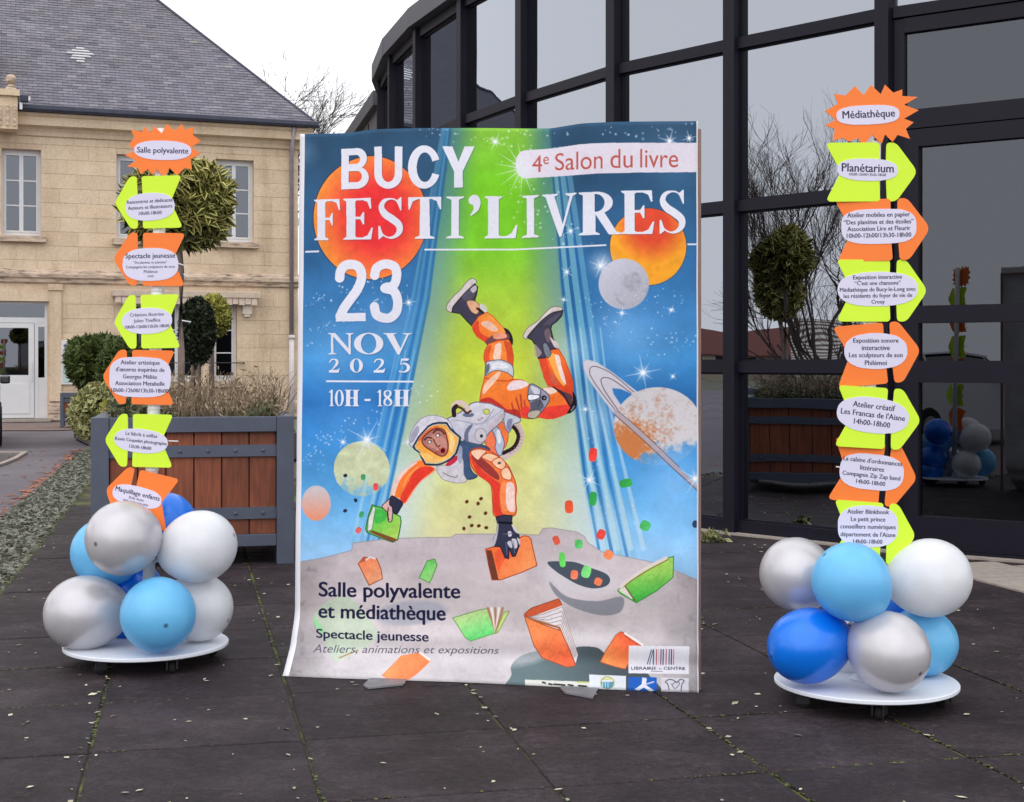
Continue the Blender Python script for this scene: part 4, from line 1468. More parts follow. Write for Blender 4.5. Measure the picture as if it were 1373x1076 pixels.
def poly(P, c, smooth=False, alpha=1.0, c2=None, axis=None, soft=1, edge=None, ew=1.3):
    P = np.asarray(P, float)
    if smooth:
        P = smoothpoly(P)
    sl = bbox(P[:, 0].min(), P[:, 1].min(), P[:, 0].max(), P[:, 1].max(), soft)
    gx, gy = GX[sl], GY[sl]
    if gx.size == 0: return
    E = np.concatenate([P, np.roll(P, -1, 0)], 1)
    m = evenodd(E, gx, gy)
    if soft: m = soften(m, soft)
    if c2 is not None:
        a = axis or (P[:, 0].min(), P[:, 1].min(), P[:, 0].max(), P[:, 1].max())
        dx, dy = a[2] - a[0], a[3] - a[1]
        t = np.clip(((gx - a[0]) * dx + (gy - a[1]) * dy) / (dx * dx + dy * dy), 0, 1)[..., None]
        cc = C(*c) * (1 - t) + C(*c2) * t
    else:
        cc = C(*c)
    if BR is not None:
        cc = cc * BR[sl]
    paint(sl, m, cc, alpha)
    if edge is not None:
        line(np.concatenate([P, P[:1]]), edge, ew, alpha)


def line(P, c, w=1.5, alpha=1.0, w2=None, smooth=False, soft=0.6):
    P = np.asarray(P, float)
    if smooth:
        Q = np.concatenate([[2 * P[0] - P[1]], P, [2 * P[-1] - P[-2]]])
        out = []
        for i in range(1, len(Q) - 2):
            for k in range(8):
                t = k / 8
                p0, p1, p2, p3 = Q[i - 1], Q[i], Q[i + 1], Q[i + 2]
                out.append(0.5 * ((2 * p1) + (-p0 + p2) * t + (2 * p0 - 5 * p1 + 4 * p2 - p3) * t * t + (-p0 + 3 * p1 - 3 * p2 + p3) * t ** 3))
        out.append(P[-1])
        P = np.array(out)
    W = np.linspace(w, w if w2 is None else w2, len(P)) if not hasattr(w, "__len__") else np.interp(np.linspace(0, 1, len(P)), np.linspace(0, 1, len(w)), w)
    sl = bbox(P[:, 0].min() - W.max(), P[:, 1].min() - W.max(), P[:, 0].max() + W.max(), P[:, 1].max() + W.max())
    gx, gy = GX[sl], GY[sl]
    if gx.size == 0: return
    best = np.full(gx.shape, -1e3)
    for i in range(len(P) - 1):
        a, b = P[i], P[i + 1]
        d = b - a
        L = d @ d
        if L < 1e-9: continue
        t = np.clip(((gx - a[0]) * d[0] + (gy - a[1]) * d[1]) / L, 0, 1)
        dist = np.hypot(gx - a[0] - t * d[0], gy - a[1] - t * d[1])
        best = np.maximum(best, (W[i] * (1 - t) + W[i + 1] * t) / 2 - dist)
    paint(sl, np.clip(best / soft + 0.5, 0, 1), C(*c), alpha)


def disc(cx, cy, rx, ry, fn, alpha=1.0, rot=0.0, soft=0.8):
    R = max(rx, ry)
    sl = bbox(cx - R, cy - R, cx + R, cy + R)
    gx, gy = GX[sl] - cx, GY[sl] - cy
    c_, s_ = math.cos(rot), math.sin(rot)
    u, v = gx * c_ + gy * s_, -gx * s_ + gy * c_
    d = np.hypot(u / rx, v / ry)
    m = np.clip((1 - d) * min(rx, ry) / soft + 0.5, 0, 1)
    paint(sl, m, fn(u / rx, v / ry, sl) if callable(fn) else C(*fn), alpha)


def glow(cx, cy, r, c=(255, 255, 255), a=0.8, p=2.0):
    sl = bbox(cx - r, cy - r, cx + r, cy + r)
    d = np.hypot(GX[sl] - cx, GY[sl] - cy) / r
    paint(sl, np.clip(1 - d, 0, 1) ** p * a, C(*c))


_ng = {}


def vnoise(x, y, sc, seed):
    if seed not in _ng:
        _ng[seed] = np.random.default_rng(seed).random((256, 256)).astype(np.float32)
    g = _ng[seed]
    x, y = x / sc + 500, y / sc + 500
    xi, yi = np.floor(x).astype(int), np.floor(y).astype(int)
    fx, fy = x - xi, y - yi
    fx, fy = fx * fx * (3 - 2 * fx), fy * fy * (3 - 2 * fy)
    a, b = g[yi % 256, xi % 256], g[yi % 256, (xi + 1) % 256]
    c, d = g[(yi + 1) % 256, xi % 256], g[(yi + 1) % 256, (xi + 1) % 256]
    return (a * (1 - fx) + b * fx) * (1 - fy) + (c * (1 - fx) + d * fx) * fy


def fbm(x, y, sc, seed, o=4):
    r, a, tot = 0, 1.0, 0
    for k in range(o):
        r = r + a * vnoise(x, y, sc / 2 ** k, seed + k)
        tot += a
        a *= 0.55
    return r / tot


def keys(y, K):
    ys = [k[0] for k in K]
    return np.stack([np.interp(y, ys, [k[1][i] for k in K]) for i in range(3)], -1).astype(np.float32) / 255


# --- night sky background
bg = keys(GY, [(165, (44, 76, 104)), (250, (44, 82, 116)), (350, (48, 102, 152)), (430, (64, 132, 192)), (480, (66, 142, 204)), (540, (42, 108, 174)), (600, (66, 140, 205)), (660, (92, 166, 222)), (740, (150, 198, 238))])
nz = fbm(GX, GY, 70, 1)
nf = fbm(GX, GY, 16, 9)
img[:] = bg * (0.84 + 0.30 * nz + 0.08 * nf)[..., None]
for (cx_, cy_, r_, a_) in ((450, 470, 70, .25), (520, 440, 60, .25), (860, 460, 80, .22), (905, 650, 70, .45), (830, 440, 50, .3), (470, 560, 60, .15), (900, 200, 60, .18), (408, 205, 26, .3)):
    glow(cx_, cy_, r_, (170, 200, 240), a_, 1.2)
# --- green light beam
xl = np.interp(GY, [165, 400, 630, 730], [606, 575, 530, 508]) + 6 * (nz - 0.5)
xr = np.interp(GY, [165, 380, 630, 760], [737, 752, 780, 803])
beam = keys(GY, [(165, (140, 198, 70)), (240, (120, 200, 40)), (330, (122, 200, 42)), (400, (170, 208, 66)), (480, (194, 210, 66)), (560, (200, 212, 90)), (620, (218, 220, 140)), (720, (226, 222, 166))])
gb = fbm(GX, GY, 30, 17)
beam = beam * (0.88 + 0.22 * gb)[..., None]
pale = keys(GY, [(165, (74, 122, 122)), (300, (92, 148, 130)), (400, (126, 164, 146)), (560, (170, 194, 170)), (640, (192, 212, 206)), (740, (206, 222, 222))])
inn_ = np.clip(np.minimum(GX - xl, xr - GX) / np.interp(GY, [165, 400, 700], [44, 62, 85]), 0, 1)
k1 = np.clip(np.minimum(GX - xl, xr - GX) / 5 + 0.5, 0, 1)[..., None]
kk = (inn_ * inn_ * (3 - 2 * inn_))[..., None]
img[:] = img * (1 - k1) + (pale * (1 - kk) + beam * kk) * k1
# --- rays beside the beam
for (off, w, c_, a_) in ((2, 3.5, (34, 104, 160), .75), (7, 4, (108, 174, 196), .6), (12, 3.5, (40, 108, 168), .7), (17.5, 4, (104, 172, 200), .45), (25, 4, (112, 182, 216), .45)):
    X_ = [(604, 165), (577, 400), (531, 630), (510, 730)]
    ca = [(x - off * np.interp(y, [165, 400, 630, 730], [.35, .95, 1.3, 1.5]), y) for x, y in X_]
    line(ca, c_, w, a_ * 0.85, soft=2)
for (off, w, c_, a_) in ((1, 3.5, (34, 100, 150), .85), (7.5, 7, (142, 196, 202), .75), (13.5, 4.5, (32, 96, 150), .85), (21, 8, (134, 192, 206), .7), (28, 4, (38, 104, 164), .7), (35, 7, (128, 190, 212), .55)):
    X_ = [(739, 200), (753, 380), (782, 630), (806, 760)]
    line([(x + off * np.interp(y, [165, 380, 630, 760], [.5, .9, 1.15, 1.35]), y) for x, y in X_], c_, w, a_ * 0.85, soft=1.2)
for (cx_, cy_, r_) in ((806, 700, 60), (800, 560, 50), (770, 470, 40), (560, 640, 45), (536, 700, 40)):
    glow(cx_, cy_, r_, (214, 232, 246), 0.35, 1.2)

for k_, (off, w) in enumerate(((7.5, 6), (21, 8), (35, 7), (48, 6))):
    line([(757 + off, 440), (768 + off, 540), (782 + off * 1.15, 630), (800 + off * 1.3, 735)], (206, 226, 234), [1.5, w], 0.55, soft=2)
for off, w in ((10, 5), (22, 6), (34, 5)):
    line([(566 - off, 470), (549 - off * 1.1, 560), (531 - off * 1.2, 650), (517 - off * 1.2, 715)], (196, 222, 234), [1, w], 0.4, soft=2)

# --- planets
def planet(mid, rim, ox, oy, gr=0.75, noise_c=None, namp=0.15, nsc=9):
    def fn(u, v, sl):
        d = np.clip(np.hypot(u - ox, v - oy) / (1 + gr * 0.4), 0, 1)[..., None]
        k = np.clip((d - 0.35) / 0.5, 0, 1)
        c_ = C(*mid) * (1 - k) + C(*rim) * k
        n_ = fbm(GX[sl], GY[sl], nsc, 30)[..., None]
        return c_ * (1 - namp / 2 + namp * n_)
    return fn


disc(496.5, 292.5, 77.5, 83.5, (44, 40, 60), 0.55)
disc(496.5, 292.5, 76, 82, planet((234, 54, 58), (246, 148, 62), 0.12, -0.02))
disc(869, 331, 52, 52.5, (60, 50, 60), 0.5)
disc(869, 331, 51, 51.5, planet((222, 76, 50), (248, 166, 48), 0.10, -0.55, 0.5))
glow(808, 355, 26, (225, 230, 245), 0.9, 1.6)


def moonfn(u, v, sl):
    n_ = fbm(GX[sl], GY[sl], 12, 40)
    sh = 0.93 - 0.10 * np.clip(u * 0.5 + v * 0.6, -1, 1) - 0.12 * np.clip(n_ - 0.5, 0, 1) * 4 * (np.hypot(u - 0.25, v - 0.2) < 0.7)
    return np.stack([sh * 0.80, sh * 0.80, sh * 0.86], -1)


disc(836.5, 381, 33.8, 34, moonfn)


def yellowfn(u, v, sl):
    n_ = fbm(GX[sl], GY[sl], 8, 50)[..., None]
    k = np.clip((v - 0.35 + (n_[..., 0] - 0.5) * 1.2) / 0.5, 0, 1)[..., None]
    c_ = C(204, 210, 172) * (0.9 + 0.2 * n_)
    return c_ * (1 - k * 0.75) + img[sl] * k * 0.75


disc(485, 629, 37.5, 37, yellowfn)


def pinkfn(u, v, sl):
    k = np.clip(v * 0.6 + 0.45, 0, 1)[..., None]
    return C(204, 192, 196) * (1 - k) + C(228, 146, 118) * k


disc(424, 675, 19.5, 23.5, pinkfn)
# ringed planet


def saturn(u, v, sl):
    n_ = fbm(GX[sl], GY[sl], 9, 60)
    n2 = fbm(GX[sl], GY[sl], 3, 66, 2)
    c_ = np.ones(u.shape + (3,), np.float32) * C(206, 202, 206)
    k = np.clip((n_ - 0.5) * 4 + (0.75 - np.hypot(u + 0.05, v + 0.1)) * 1.2, 0, 1) * np.clip(n2 * 2.2 - 0.6, 0, 1)
    c_ = c_ * (1 - k[..., None] * .75) + C(186, 140, 118) * k[..., None] * .75
    k = np.clip((0.75 - np.hypot(u + 0.62, v - 0.42)) * 2.5 + (n2 - 0.5) * 1.5, 0, 1)[..., None]
    c_ = c_ * (1 - k) + C(198, 122, 72) * k
    k = np.clip((v - 0.55 + (n_ - 0.5) + u * 0.35) / 0.35, 0, 1)[..., None] * 0.85
    return c_ * (1 - k) + img[sl] * k


poly([(782, 486), (787, 482.5), (799.5, 485.7), (822.7, 500.8), (856, 527), (862, 534), (853, 532), (842, 525.5), (832, 521.5), (820.4, 520.6), (822.7, 529), (834, 546), (852, 568), (838, 570), (827.3, 559), (808.7, 535.7), (790, 510), (783, 496)], (206, 202, 212), soft=1, edge=(176, 184, 204), ew=1)
line([(791, 503), (791, 495), (796, 491.5), (806, 494), (822.7, 503), (850, 526)], (116, 98, 106), 1.2, smooth=True)
line([(791, 503), (799, 516), (813, 535), (834, 561)], (116, 98, 106), 1.2, smooth=True)
line([(807, 516), (806, 509), (812, 506.5), (824, 511), (846, 527)], (124, 106, 112), 1.4, smooth=True)
line([(807, 516), (812, 526), (828, 549), (840, 563)], (124, 106, 112), 1.4, smooth=True)
line([(822, 522), (832, 524), (848, 532)], (70, 120, 180), 1.2, 0.7)
disc(882, 572, 59, 52.5, saturn)
line([(826, 553), (850, 574), (878, 600), (905, 626), (935, 654)], (176, 164, 176), 7, 0.9, 5, True)
line([(824, 556), (850, 579), (876, 603), (902, 628), (935, 658)], (110, 84, 88), 1.3, 0.9, smooth=True)
line([(828, 551), (852, 571), (880, 597), (910, 626)], (110, 90, 96), 1.2, 0.8, smooth=True)

# --- the grey moon ground
gp = [(380, 754), (405, 753), (430, 749), (472, 738), (473.5, 728), (521, 722.5), (565, 721), (605.5, 721), (611, 716.5), (662, 716.6), (700, 717), (723, 718), (728, 709), (740, 708.5), (774, 714), (784, 720), (788, 728), (808, 740.5), (856, 750), (880, 755), (903, 764), (934, 777), (960, 790), (960, 960), (360, 960)]
sl = bbox(360, 700, 960, 960)
m = evenodd(np.concatenate([np.array(gp), np.roll(np.array(gp), -1, 0)], 1), GX[sl], GY[sl])
n1 = fbm(GX[sl], GY[sl] * 1.6, 40, 71)
n2 = fbm(GX[sl], GY[sl], 9, 75)
gcol = keys(GY[sl], [(700, (196, 184, 190)), (760, (204, 192, 196)), (820, (200, 190, 192)), (870, (204, 196, 200)), (930, (192, 188, 192))])
edge = np.clip((455 - GX[sl]) / 60, 0, 1) * 0.26 + np.clip((GX[sl] - 880) / 60, 0, 1) * 0.2
gcol = gcol * (0.90 + 0.2 * n1 - edge - 0.10 * np.clip(n2 - 0.6, 0, 1) * 6 * (0.3 + edge * 3))[..., None]
paint(sl, m, gcol)
line(gp[1:23], (150, 140, 146), 1.4, 0.6)
glow(560, 900, 60, (216, 210, 214), 0.5); glow(880, 800, 60, (190, 184, 186), 0.5)
disc(776, 781, 56, 30, (214, 204, 210), 0.55, 0.2, soft=14)
poly([(737, 780), (760, 800), (800, 806), (834, 800), (832, 820), (806, 825), (770, 815), (745, 798)], (116, 120, 130), True, 0.75, soft=6)
disc(778, 776, 46, 21, (212, 204, 210), 0.95, 0.2, soft=5)
poly([(734, 755), (745, 753), (770, 754), (790, 761), (812, 769), (818, 778), (812, 786), (795, 789), (775, 784), (755, 773), (742, 764)], (74, 84, 96), True, 1, soft=1)
disc(783, 872, 60, 22, (214, 208, 212), 0.6, 0, soft=12)
poly([(686, 905), (686, 893), (700, 880), (725, 873), (760, 874), (776, 867), (800, 868), (815, 878), (850, 888), (870, 905), (875, 935), (690, 935)], (102, 122, 126), True, 1, c2=(74, 84, 90), axis=(740, 920, 800, 868), soft=2)
disc(712, 880, 34, 10, (222, 214, 220), 0.5, -0.3, soft=8)
disc(551, 822, 48, 16, (160, 162, 176), 0.75, -0.08, soft=4)
poly([(421, 826), (440, 806), (470, 802), (503, 840), (500, 860), (455, 886), (445, 880), (430, 850)], (176, 214, 168), True, 0.45, soft=5)
poly([(420, 826), (432, 840), (436, 850), (424, 840)], (120, 210, 130), True, 0.6, soft=2)

# --- stars
rs_ = random.Random(12)


def star(x, y, r, a=0.9):
    glow(x, y, r * 1.8, (236, 242, 255), a, 1.5)


def sparkle(x, y, r, n=8, rot=0.2, a=0.8):
    glow(x, y, r * 0.55, (235, 240, 255), a, 1.6)
    for k in range(n):
        an_ = rot + k * 2 * math.pi / n
        L_ = r * (1.0 if k % 2 == 0 else 0.6)
        line([(x, y), (x + math.cos(an_) * L_, y + math.sin(an_) * L_)], (232, 238, 252), [1.8, 0.4], a * 0.8, soft=1.2)
    glow(x, y, r * 0.18, (255, 255, 255), 1.0, 0.7)


def trail(P, n, spread, seed, rmax=1.7):
    q = random.Random(seed)
    for i in range(n):
        t = q.random() * (len(P) - 1)
        k = int(t); f = t - k
        x = P[k][0] * (1 - f) + P[k + 1][0] * f + q.gauss(0, spread)
        y = P[k][1] * (1 - f) + P[k + 1][1] * f + q.gauss(0, spread)
        star(x, y, q.uniform(0.5, rmax), q.uniform(0.5, 1))


trail([(573, 180), (610, 188), (660, 185), (705, 180), (760, 180)], 34, 6, 1)
trail([(410, 408), (440, 398), (480, 385), (520, 380)], 40, 6, 2, 1.3)
trail([(410, 470), (435, 440), (470, 420), (500, 405), (540, 395)], 46, 7, 3, 1.3)
trail([(425, 590), (460, 575), (500, 560), (540, 545), (570, 520)], 44, 6, 4, 1.4)
trail([(790, 400), (810, 430), (850, 450), (900, 460), (930, 455)], 60, 8, 5, 1.3)
trail([(840, 395), (880, 400), (930, 410)], 26, 9, 6, 1.2)
trail([(690, 205), (700, 260), (730, 300), (770, 320)], 60, 14, 7, 1.6)
trail([(800, 175), (850, 185), (900, 172), (930, 178)], 30, 9, 8, 1.8)
trail([(470, 640), (430, 630), (415, 600), (440, 620)], 30, 8, 10, 1.2)
trail([(574, 520), (572, 600), (560, 690)], 12, 5, 11, 1.2)
trail([(780, 540), (800, 620), (820, 700), (870, 690)], 22, 10, 13, 1.4)
for (x, y, r_) in ((664, 190, 13), (492, 590, 30), (548, 406, 10), (760, 365, 9), (862, 500, 24), (834, 420, 8), (900, 416, 7), (932, 642, 22), (790, 644, 16), (460, 593, 9), (805, 357, 16), (765, 310, 9), (756, 402, 6), (785, 549, 7), (902, 505, 6), (924, 186, 10), (898, 190, 16), (548, 593, 10)):
    sparkle(x, y, r_, 8, x * 0.1)

# --- title lettering
WHITE = (226, 225, 237)


def put_text(text, x0, x1, top0, top1, bot0, bot1, c, bold=0.0, shear=0.0, alpha=1.0, ref=None, shadow=None):
    """text fitted between x0..x1; top/bottom lines of its bounding box given at both ends"""
    V, Fc = glyph_mesh(text, 0.0, shear, 10)
    mn, mx = V.min(0), V.max(0)
    u = (V[:, 0] - mn[0]) / (mx[0] - mn[0])
    w = (mx[1] - V[:, 1]) / (mx[1] - mn[1])
    x = x0 + (x1 - x0) * u
    y = (top0 * (1 - u) + top1 * u) * (1 - w) + (bot0 * (1 - u) + bot1 * u) * w
    E = np.array([(x[a], y[a], x[b], y[b]) for a, b in boundary(Fc)])
    bo = bold * (x1 - x0) / (mx[0] - mn[0])
    sl = bbox(x0, min(top0, top1), x1, max(bot0, bot1))
    m = evenodd(E, GX[sl], GY[sl])
    if bo:                                   # a bolder cut: the same outline struck again a hair to either side
        for ox, oy in ((-bo, 0), (bo, 0), (0, bo * 0.5), (0, -bo * 0.5)):
            m |= evenodd(E + np.array([ox, oy, ox, oy]), GX[sl], GY[sl])
    paint(sl, soften(m, 1), C(*c), alpha)


def stem(a, b, s=0.12, y0=0.0, y1=1.0, st_=True, sb=True):
    P = []
    if st_: P += [(a - s, y0), (b + s, y0), (b + s, y0 + .03), (b + .02, y0 + .075)]
    else: P += [(a, y0), (b, y0)]
    if sb: P += [(b + .02, y1 - .075), (b + s, y1 - .03), (b + s, y1), (a - s, y1), (a - s, y1 - .03), (a - .02, y1 - .075)]
    else: P += [(b, y1), (a, y1)]
    if st_: P += [(a - .02, y0 + .075), (a - s, y0 + .03)]
    return P


def arcpoly(cx, cy, rx, ry, a0, a1, n=24):
    return [(cx + rx * math.cos(math.radians(a0 + (a1 - a0) * i / n)), cy + ry * math.sin(math.radians(a0 + (a1 - a0) * i / n))) for i in range(n + 1)]


GL = {
    'I': [stem(.32, .68, .28)],
    'H': [stem(.13, .36, .12), stem(.64, .87, .12), [(.3, .46), (.7, .46), (.7, .52), (.3, .52)]],
    'F': [stem(.16, .42, .14), [(.1, 0), (.97, 0), (1, .27), (.95, .27), (.86, .1), (.7, .05), (.1, .05)], [(.4, .45), (.6, .45), (.68, .34), (.72, .34), (.72, .64), (.68, .64), (.6, .51), (.4, .51)]],
    'E': [stem(.14, .40, .12), [(.1, 0), (.93, 0), (.95, .26), (.9, .26), (.82, .1), (.66, .05), (.1, .05)], [(.4, .45), (.58, .45), (.67, .34), (.71, .34), (.71, .64), (.67, .64), (.58, .51), (.4, .51)],
          [(.1, 1), (.94, 1), (1, .72), (.95, .72), (.82, .9), (.66, .95), (.1, .95)]],
    'L': [stem(.14, .42, .12), [(.1, 1), (.94, 1), (1, .68), (.95, .68), (.82, .88), (.66, .95), (.1, .95)]],
    'T': [stem(.36, .64, .16, st_=False), [(0, 0), (1, 0), (1, .3), (.96, .3), (.86, .1), (.7, .05), (.3, .05), (.14, .1), (.04, .3), (0, .3)]],
    'V': [[(0, 0), (.46, 0), (.46, .03), (.36, .06), (.60, .72), (.80, .08), (.68, .03), (.68, 0), (1, 0), (1, .03), (.89, .07), (.56, 1.01), (.50, 1.01), (.10, .07), (0, .03)]],
    'N': [[(0, 0), (.28, 0), (.80, .72), (.80, .08), (.70, .03), (.70, 0), (1, 0), (1, .03), (.89, .08), (.89, 1.0), (.83, 1.0), (.20, .16), (.20, .92), (.32, .97), (.32, 1), (0, 1), (0, .97), (.11, .92), (.11, .08), (0, .03)]],
    'R': [stem(.12, .38, .12), arcpoly(.42, .26, .40, .26, -90, 90) + [(.3, .52), (.3, 0)], [(.36, .46), (.60, .46), (.90, .93), (1.02, .97), (1.02, 1), (.72, 1), (.40, .52)]],
    'O': [arcpoly(.5, .5, .5, .5, 0, 360, 40)],
    '0': [arcpoly(.5, .5, .5, .5, 0, 360, 40)],
    '1': [stem(.38, .66, .22, st_=False), [(.12, .16), (.12, .12), (.56, 0), (.66, 0), (.66, .3), (.38, .3), (.38, .18)]],
    'B': [[(0, 0), (.27, 0), (.27, 1), (0, 1)], [(0, 0)] + arcpoly(.55, .26, .38, .26, -90, 90) + [(0, .52)], [(0, .46)] + arcpoly(.58, .73, .42, .27, -90, 90) + [(0, 1)]],
    'U': [[(0, 0), (.27, 0), (.27, .66), (0, .66)], [(.73, 0), (1, 0), (1, .66), (.73, .66)], arcpoly(.5, .64, .5, .36, 0, 180, 30)],
    'C': [arcpoly(.5, .5, .5, .5, 0, 360, 48)],
    'Y': [[(0, 0), (.31, 0), (.5, .37), (.69, 0), (1, 0), (.635, .6), (.635, 1), (.365, 1), (.365, .6)]],
    '2b': [[(.02, .865), (1, .865), (1, 1), (.02, 1)]],
    '-': [[(0, .55), (1, .55), (1, .68), (0, .68)]],
}
HOLE = {'B': [[(.27, .165)] + arcpoly(.52, .275, .16, .11, -90, 90) + [(.27, .385)], [(.27, .56)] + arcpoly(.56, .6975, .19, .1375, -90, 90) + [(.27, .835)]],
        'U': [arcpoly(.5, .62, .23, .215, 0, 180, 30), [(.27, .2), (.73, .2), (.73, .63), (.27, .63)]],
        'C': [arcpoly(.52, .5, .25, .34, 0, 360, 48), [(.5, .5), (.74, .37), (1.1, .29), (1.1, .71), (.74, .63)]],
        'R': [arcpoly(.40, .26, .22, .205, -90, 90) + [(.38, .46), (.38, .06)]], 'O': [arcpoly(.5, .5, .26, .45, 0, 360, 40)], '0': [arcpoly(.5, .5, .22, .45, 0, 360, 40)]}
STRK = {
    '2b': ([(.14, .29), (.17, .18), (.30, .095), (.50, .072), (.72, .10), (.85, .20), (.84, .34), (.70, .50), (.48, .65), (.28, .79), (.15, .93)], [.31] * 11, []),
    '3b': ([(.13, .25), (.20, .13), (.48, .068), (.78, .12), (.84, .26), (.74, .41), (.46, .455), (.74, .50), (.87, .64), (.84, .82), (.66, .92), (.44, .932), (.20, .88), (.12, .74)], [.30] * 14, []),
    'S': ([(.80, .20), (.68, .07), (.48, .035), (.26, .09), (.17, .24), (.30, .40), (.55, .52), (.78, .66), (.80, .82), (.64, .94), (.42, .965), (.22, .89), (.12, .74)], [.05, .05, .06, .14, .2, .26, .27, .25, .2, .12, .06, .05, .05],
          [[(.84, .0), (.88, 0), (.88, .32), (.84, .32), (.70, .08)], [(.06, 1), (.10, 1), (.24, .92), (.12, .68), (.06, .68)]]),
    '2': ([(.12, .26), (.25, .1), (.48, .05), (.70, .14), (.74, .30), (.62, .50), (.35, .74), (.12, .9)], [.1, .12, .1, .2, .24, .2, .08, .04], [[(.05, .84), (.3, .80), (.75, .80), (.9, .7), (.95, .7), (.86, 1), (.05, 1), (.05, .9)]]),
    '5': ([(.26, .44), (.45, .36), (.68, .42), (.80, .62), (.70, .85), (.42, .96), (.16, .90)], [.03, .08, .18, .26, .2, .08, .12], [[(.28, .0), (.86, .0), (.78, .16), (.34, .16), (.28, .44), (.22, .44)]]),
    '8': ([(.5, .04), (.74, .12), (.74, .32), (.5, .46), (.24, .62), (.22, .85), (.5, .96), (.80, .86), (.80, .66), (.5, .48), (.24, .34), (.24, .12), (.5, .04)], [.06, .18, .2, .18, .2, .2, .06, .2, .24, .24, .2, .18, .06], []),
    "'": ([(.38, .12), (.52, .10), (.66, .18), (.62, .34), (.22, .50)], [.62, .74, .62, .36, .06], []),
}


def serif(ch, x0, x1, t0, t1, b0, b1, c=WHITE, wk=1.0):
    def f(p):
        u, v = p
        return (x0 + (x1 - x0) * u, (t0 * (1 - u) + t1 * u) * (1 - v) + (b0 * (1 - u) + b1 * u) * v)
    sl = bbox(x0 - 2, min(t0, t1) - 2, x1 + 2, max(b0, b1) + 2)
    gx, gy = GX[sl], GY[sl]
    m = np.zeros(gx.shape, bool)

    def pm(P):
        Q = np.array([f(p) for p in P])
        return evenodd(np.concatenate([Q, np.roll(Q, -1, 0)], 1), gx, gy)
    for P in GL.get(ch, []): m |= pm(P)
    for P in HOLE.get(ch, []): m &= ~pm(P)
    if ch in STRK:
        S, Wd, ex = STRK[ch]
        for P in ex: m |= pm(P)
        Q = np.array([f(p) for p in S])
        QQ = np.concatenate([[Q[0]], Q, [Q[-1]]])
        pts, ws = [], []
        for i in range(1, len(QQ) - 2):
            for k in range(8):
                t = k / 8
                p0, p1, p2, p3 = QQ[i - 1], QQ[i], QQ[i + 1], QQ[i + 2]
                pts.append(0.5 * ((2 * p1) + (-p0 + p2) * t + (2 * p0 - 5 * p1 + 4 * p2 - p3) * t * t + (-p0 + 3 * p1 - 3 * p2 + p3) * t ** 3))
                ws.append((Wd[i - 1] * (1 - t) + Wd[i] * t) * (x1 - x0) * 0.5 * wk)
        for p, w in zip(pts, ws):
            m |= ((gx - p[0]) ** 2 + (gy - p[1]) ** 2) < w * w
    paint(sl, soften(np.roll(m, (3, 3), (0, 1)), 3), C(30, 50, 90), 0.30)
    paint(sl, soften(m), C(*c))


for ch, x0, x1 in (('B', 457.4, 494.5), ('U', 502, 539.5), ('C', 547, 590.5), ('Y', 593, 636.5)):
    e_ = 1.2 if ch in 'UC' else 0
    tq = lambda x: np.interp(x, [457, 637], [199.3, 197])
    bq = lambda x: np.interp(x, [457, 500, 637], [254.3, 252.5, 251.8])
    serif(ch, x0, x1, tq(x0) - (e_ if ch == 'C' else 0), tq(x1) - (e_ if ch == 'C' else 0), bq(x0) + e_, bq(x1) + e_)
TOPY = lambda x: np.interp(x, [420, 500, 600, 690, 760, 840, 920], [268, 265.5, 264, 263.5, 259, 255.5, 254.5])
BOTY = lambda x: np.interp(x, [420, 500, 600, 690, 760, 840, 920], [322.5, 321, 320, 320, 316.5, 314, 313.8])
for ch, x0, x1 in (('F', 420.5, 456), ('E', 459.5, 500), ('S', 505, 543), ('T', 547.5, 591.5), ('I', 597.5, 623), ("'", 627, 645), ('L', 649, 694), ('I', 699, 723.5), ('V', 727, 773), ('R', 776, 832), ('E', 832, 877.5), ('S', 882, 922)):
    if ch == "'":
        serif(ch, x0, x1, 263, 263, 316, 316)
    else:
        serif(ch, x0, x1, TOPY(x0), TOPY(x1), BOTY(x0), BOTY(x1))
line([(410, 337.8), (426.5, 337.2)], WHITE, 2.4)
line([(570, 335), (690, 335), (760, 331.5), (812, 329)], WHITE, 2.2)
line([(922.5, 328), (934, 328)], WHITE, 2.2)
serif('2b', 449.5, 490.5, 349, 348.5, 431.5, 431)
serif('3b', 497, 538.5, 348.5, 348.5, 432.5, 432.5)
serif('N', 440, 474, 447, 447, 475.5, 475.5); serif('V', 514, 552.5, 447, 447, 475.5, 475.5)
serif('O', 474.5, 514, 446.5, 446.5, 475.5, 475.5)
for ch, x0, x1 in (('2', 440, 456), ('0', 469, 486.5), ('2', 500, 517.5), ('5', 532.5, 551.5)):
    serif(ch, x0, x1, 481, 481, 500, 500, wk=0.95)
line([(438, 511.5), (554, 512)], WHITE, 2.4)
for ch, x0, x1 in (('1', 440, 449), ('0', 449, 461), ('H', 462, 482), ('-', 489, 497), ('1', 505, 514), ('8', 513, 527), ('H', 528, 550)):
    serif(ch, x0, x1, 523, 523, 545, 545)
